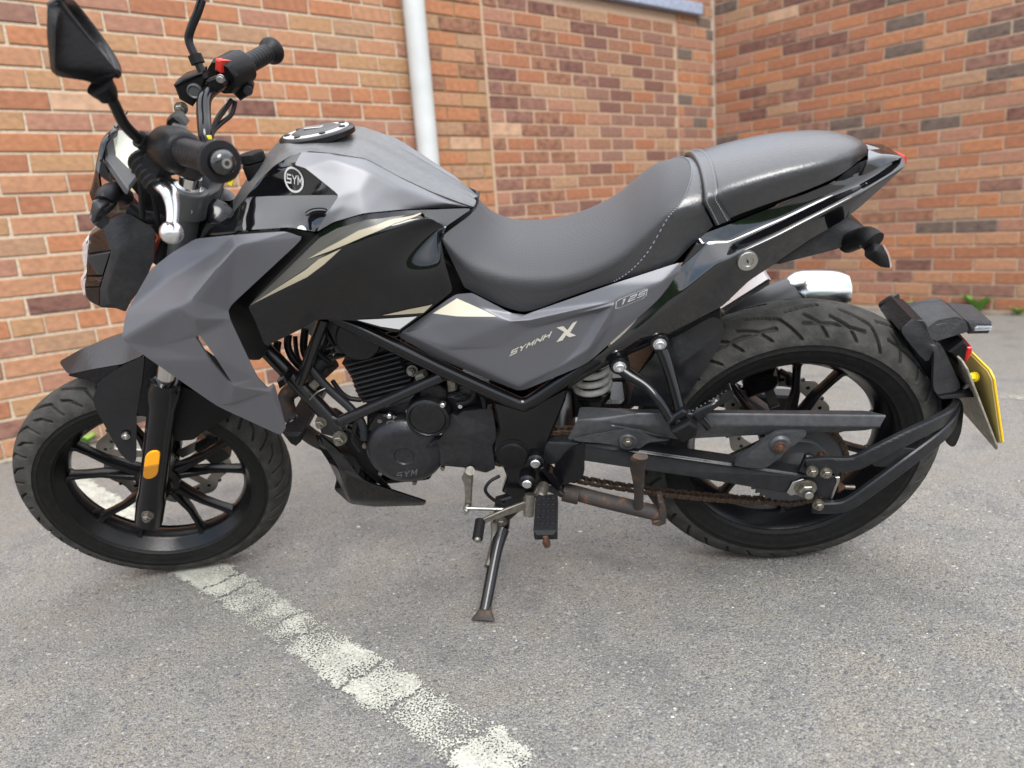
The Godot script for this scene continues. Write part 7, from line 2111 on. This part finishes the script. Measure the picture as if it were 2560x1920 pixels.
	# side stand down on the tarmac
	var st := assembly("side_stand", bike)
	var foot := bike.transform.affine_inverse() * on_ground(Vector2(.0547, .2802))
	var piv := Vector3(.0897, .187, .1)
	obj("pivot_bracket", prism([Vector3(.0824, .2454, .1), Vector3(.142, .265, .1), Vector3(.1416, .2273, .1), Vector3(.1085, .194, .1), Vector3(.1047, .1705, .1), Vector3(.0927, .157, .1), Vector3(.0724, .1679, .1), Vector3(.072, .1918, .1)], Vector3(0, 0, -0.02), 0.003), "frame_black", st)
	obj("pivot_bolt", bolt(Vector3(.0907, .1936, .104), Vector3(0, 0, 1), 0.0095, 0.007), "dull_steel", st)
	obj("leg", tube([piv + Vector3(0, -0.01, 0.008), piv.lerp(foot, 0.3), piv.lerp(foot, 0.75), piv.lerp(foot, 0.9)], [0.016, 0.0125, 0.0115, 0.0115], 16, 4), "frame_black", st)
	obj("foot", loft_foot(piv, foot), "rusty_black", st)
	obj("spring", tube([Vector3(.0768, .2003, .11), Vector3(.0743, .1634, .13), piv.lerp(foot, 0.42) + Vector3(-0.012, 0, 0.01)], 0.0075, 10, 2), "dull_steel", st)
	obj("switch_cable", tube([Vector3(.0997, .3112, .1), Vector3(.0796, .3056, .11), Vector3(.0693, .2882, .115), Vector3(.0805, .2613, .11), Vector3(.1016, .241, .105)], 0.0035, 10, 6), "grip_rubber", st)
	# folded centre stand with its foot lever
	var cs := assembly("centre_stand", bike)
	obj("tube", tube([Vector3(.2191, .2707, .1), Vector3(.2589, .264, .11), Vector3(.3011, .2554, .12), Vector3(.3705, .2426, .135), Vector3(.4141, .2362, .145)], 0.0155, 18, 4), "rusty_black", cs)
	obj("spring", coil(Vector3(.2238, .2777, .118), Vector3(.2533, .2704, .122), 0.015, 8), "rusty_black", cs)
	obj("foot", prism([Vector3(.4053, .2782, .16), Vector3(.4134, .2795, .16), Vector3(.4205, .2524, .16), Vector3(.4194, .2233, .16), Vector3(.407, .2165, .16), Vector3(.3931, .2209, .16), Vector3(.3944, .23, .16), Vector3(.4069, .2331, .16)], Vector3(0, 0, -0.035), 0.002), "rusty_black", cs)
	obj("lever", tube([Vector3(.3683, .253, .145), Vector3(.3683, .315, .16), Vector3(.365, .3699, .178), Vector3(.3644, .4055, .195), Vector3(.3681, .4222, .205)], [0.009, 0.0095, 0.013, 0.0165, 0.014], 14, 5, 0.5), "rusty_black", cs)
	obj("cross_tube", tube([Vector3(.2191, .2707, .1), flipz(Vector3(.2191, .2707, .1))], 0.014, 14, 1), "frame_black", cs)
	obj("tube", tube([Vector3(.2191, .2707, .1), Vector3(.2589, .264, .11), Vector3(.3011, .2554, .12), Vector3(.3705, .2426, .135), Vector3(.4141, .2362, .145)].map(func(q): return flipz(q)), 0.0155, 18, 4), "rusty_black", cs)

func coil(a: Vector3, b: Vector3, r: float, turns: int) -> Sh:
	var f := frame(b - a)
	var p := []
	for i in turns * 10 + 1:
		var t := float(i) / (turns * 10)
		p.append(a.lerp(b, t) + (f.x * cos(TAU * turns * t) + f.y * sin(TAU * turns * t)) * r)
	return tube(p, 0.003, 8, 1)

func loft_foot(piv: Vector3, foot: Vector3) -> Sh:
	var a := piv.lerp(foot, 0.84)
	var d := (foot - a)
	var inv := bike.transform.basis.inverse()
	var up := inv * Vector3.UP
	var side := (inv * Vector3(1, 0, 0.15)).normalized()
	var fwd := up.cross(side)
	var rings := []
	for q in [[0.0, 0.011, 0.010], [0.4, 0.014, 0.008], [0.8, 0.022, 0.006], [1.0, 0.024, 0.004]]:
		var c: Vector3 = a + d * q[0]
		var ring := []
		for k in 12: ring.append(c + side * (cos(TAU * k / 12) * q[1]) + (d.normalized().cross(side)).normalized() * (sin(TAU * k / 12) * q[2]))
		rings.append(ring)
	return outward(loft(rings))

func make_motorcycle() -> void:
	bike = thing("motorcycle", "black and gunmetal grey naked motorcycle leaning on its side stand", "motorcycle", Vector3(0, .003, 0))
	bike.rotation.x = .3035
	var a := Vector3(.4226, .9063, 0)
	var turn := Basis(a, .2504)
	steer_turn = Transform3D(turn, Vector3(-.7675, 0, 0) - turn * Vector3(-.7675, 0, 0))
	make_wheels()
	make_front_end()
	make_bars()
	make_tank()
	make_seats()
	make_tail()
	make_engine()
	make_rear()
	make_chain()
	make_controls()

func on_ground(q: Vector2) -> Vector3:
	return Vector3(q.x, 0.006, q.y)
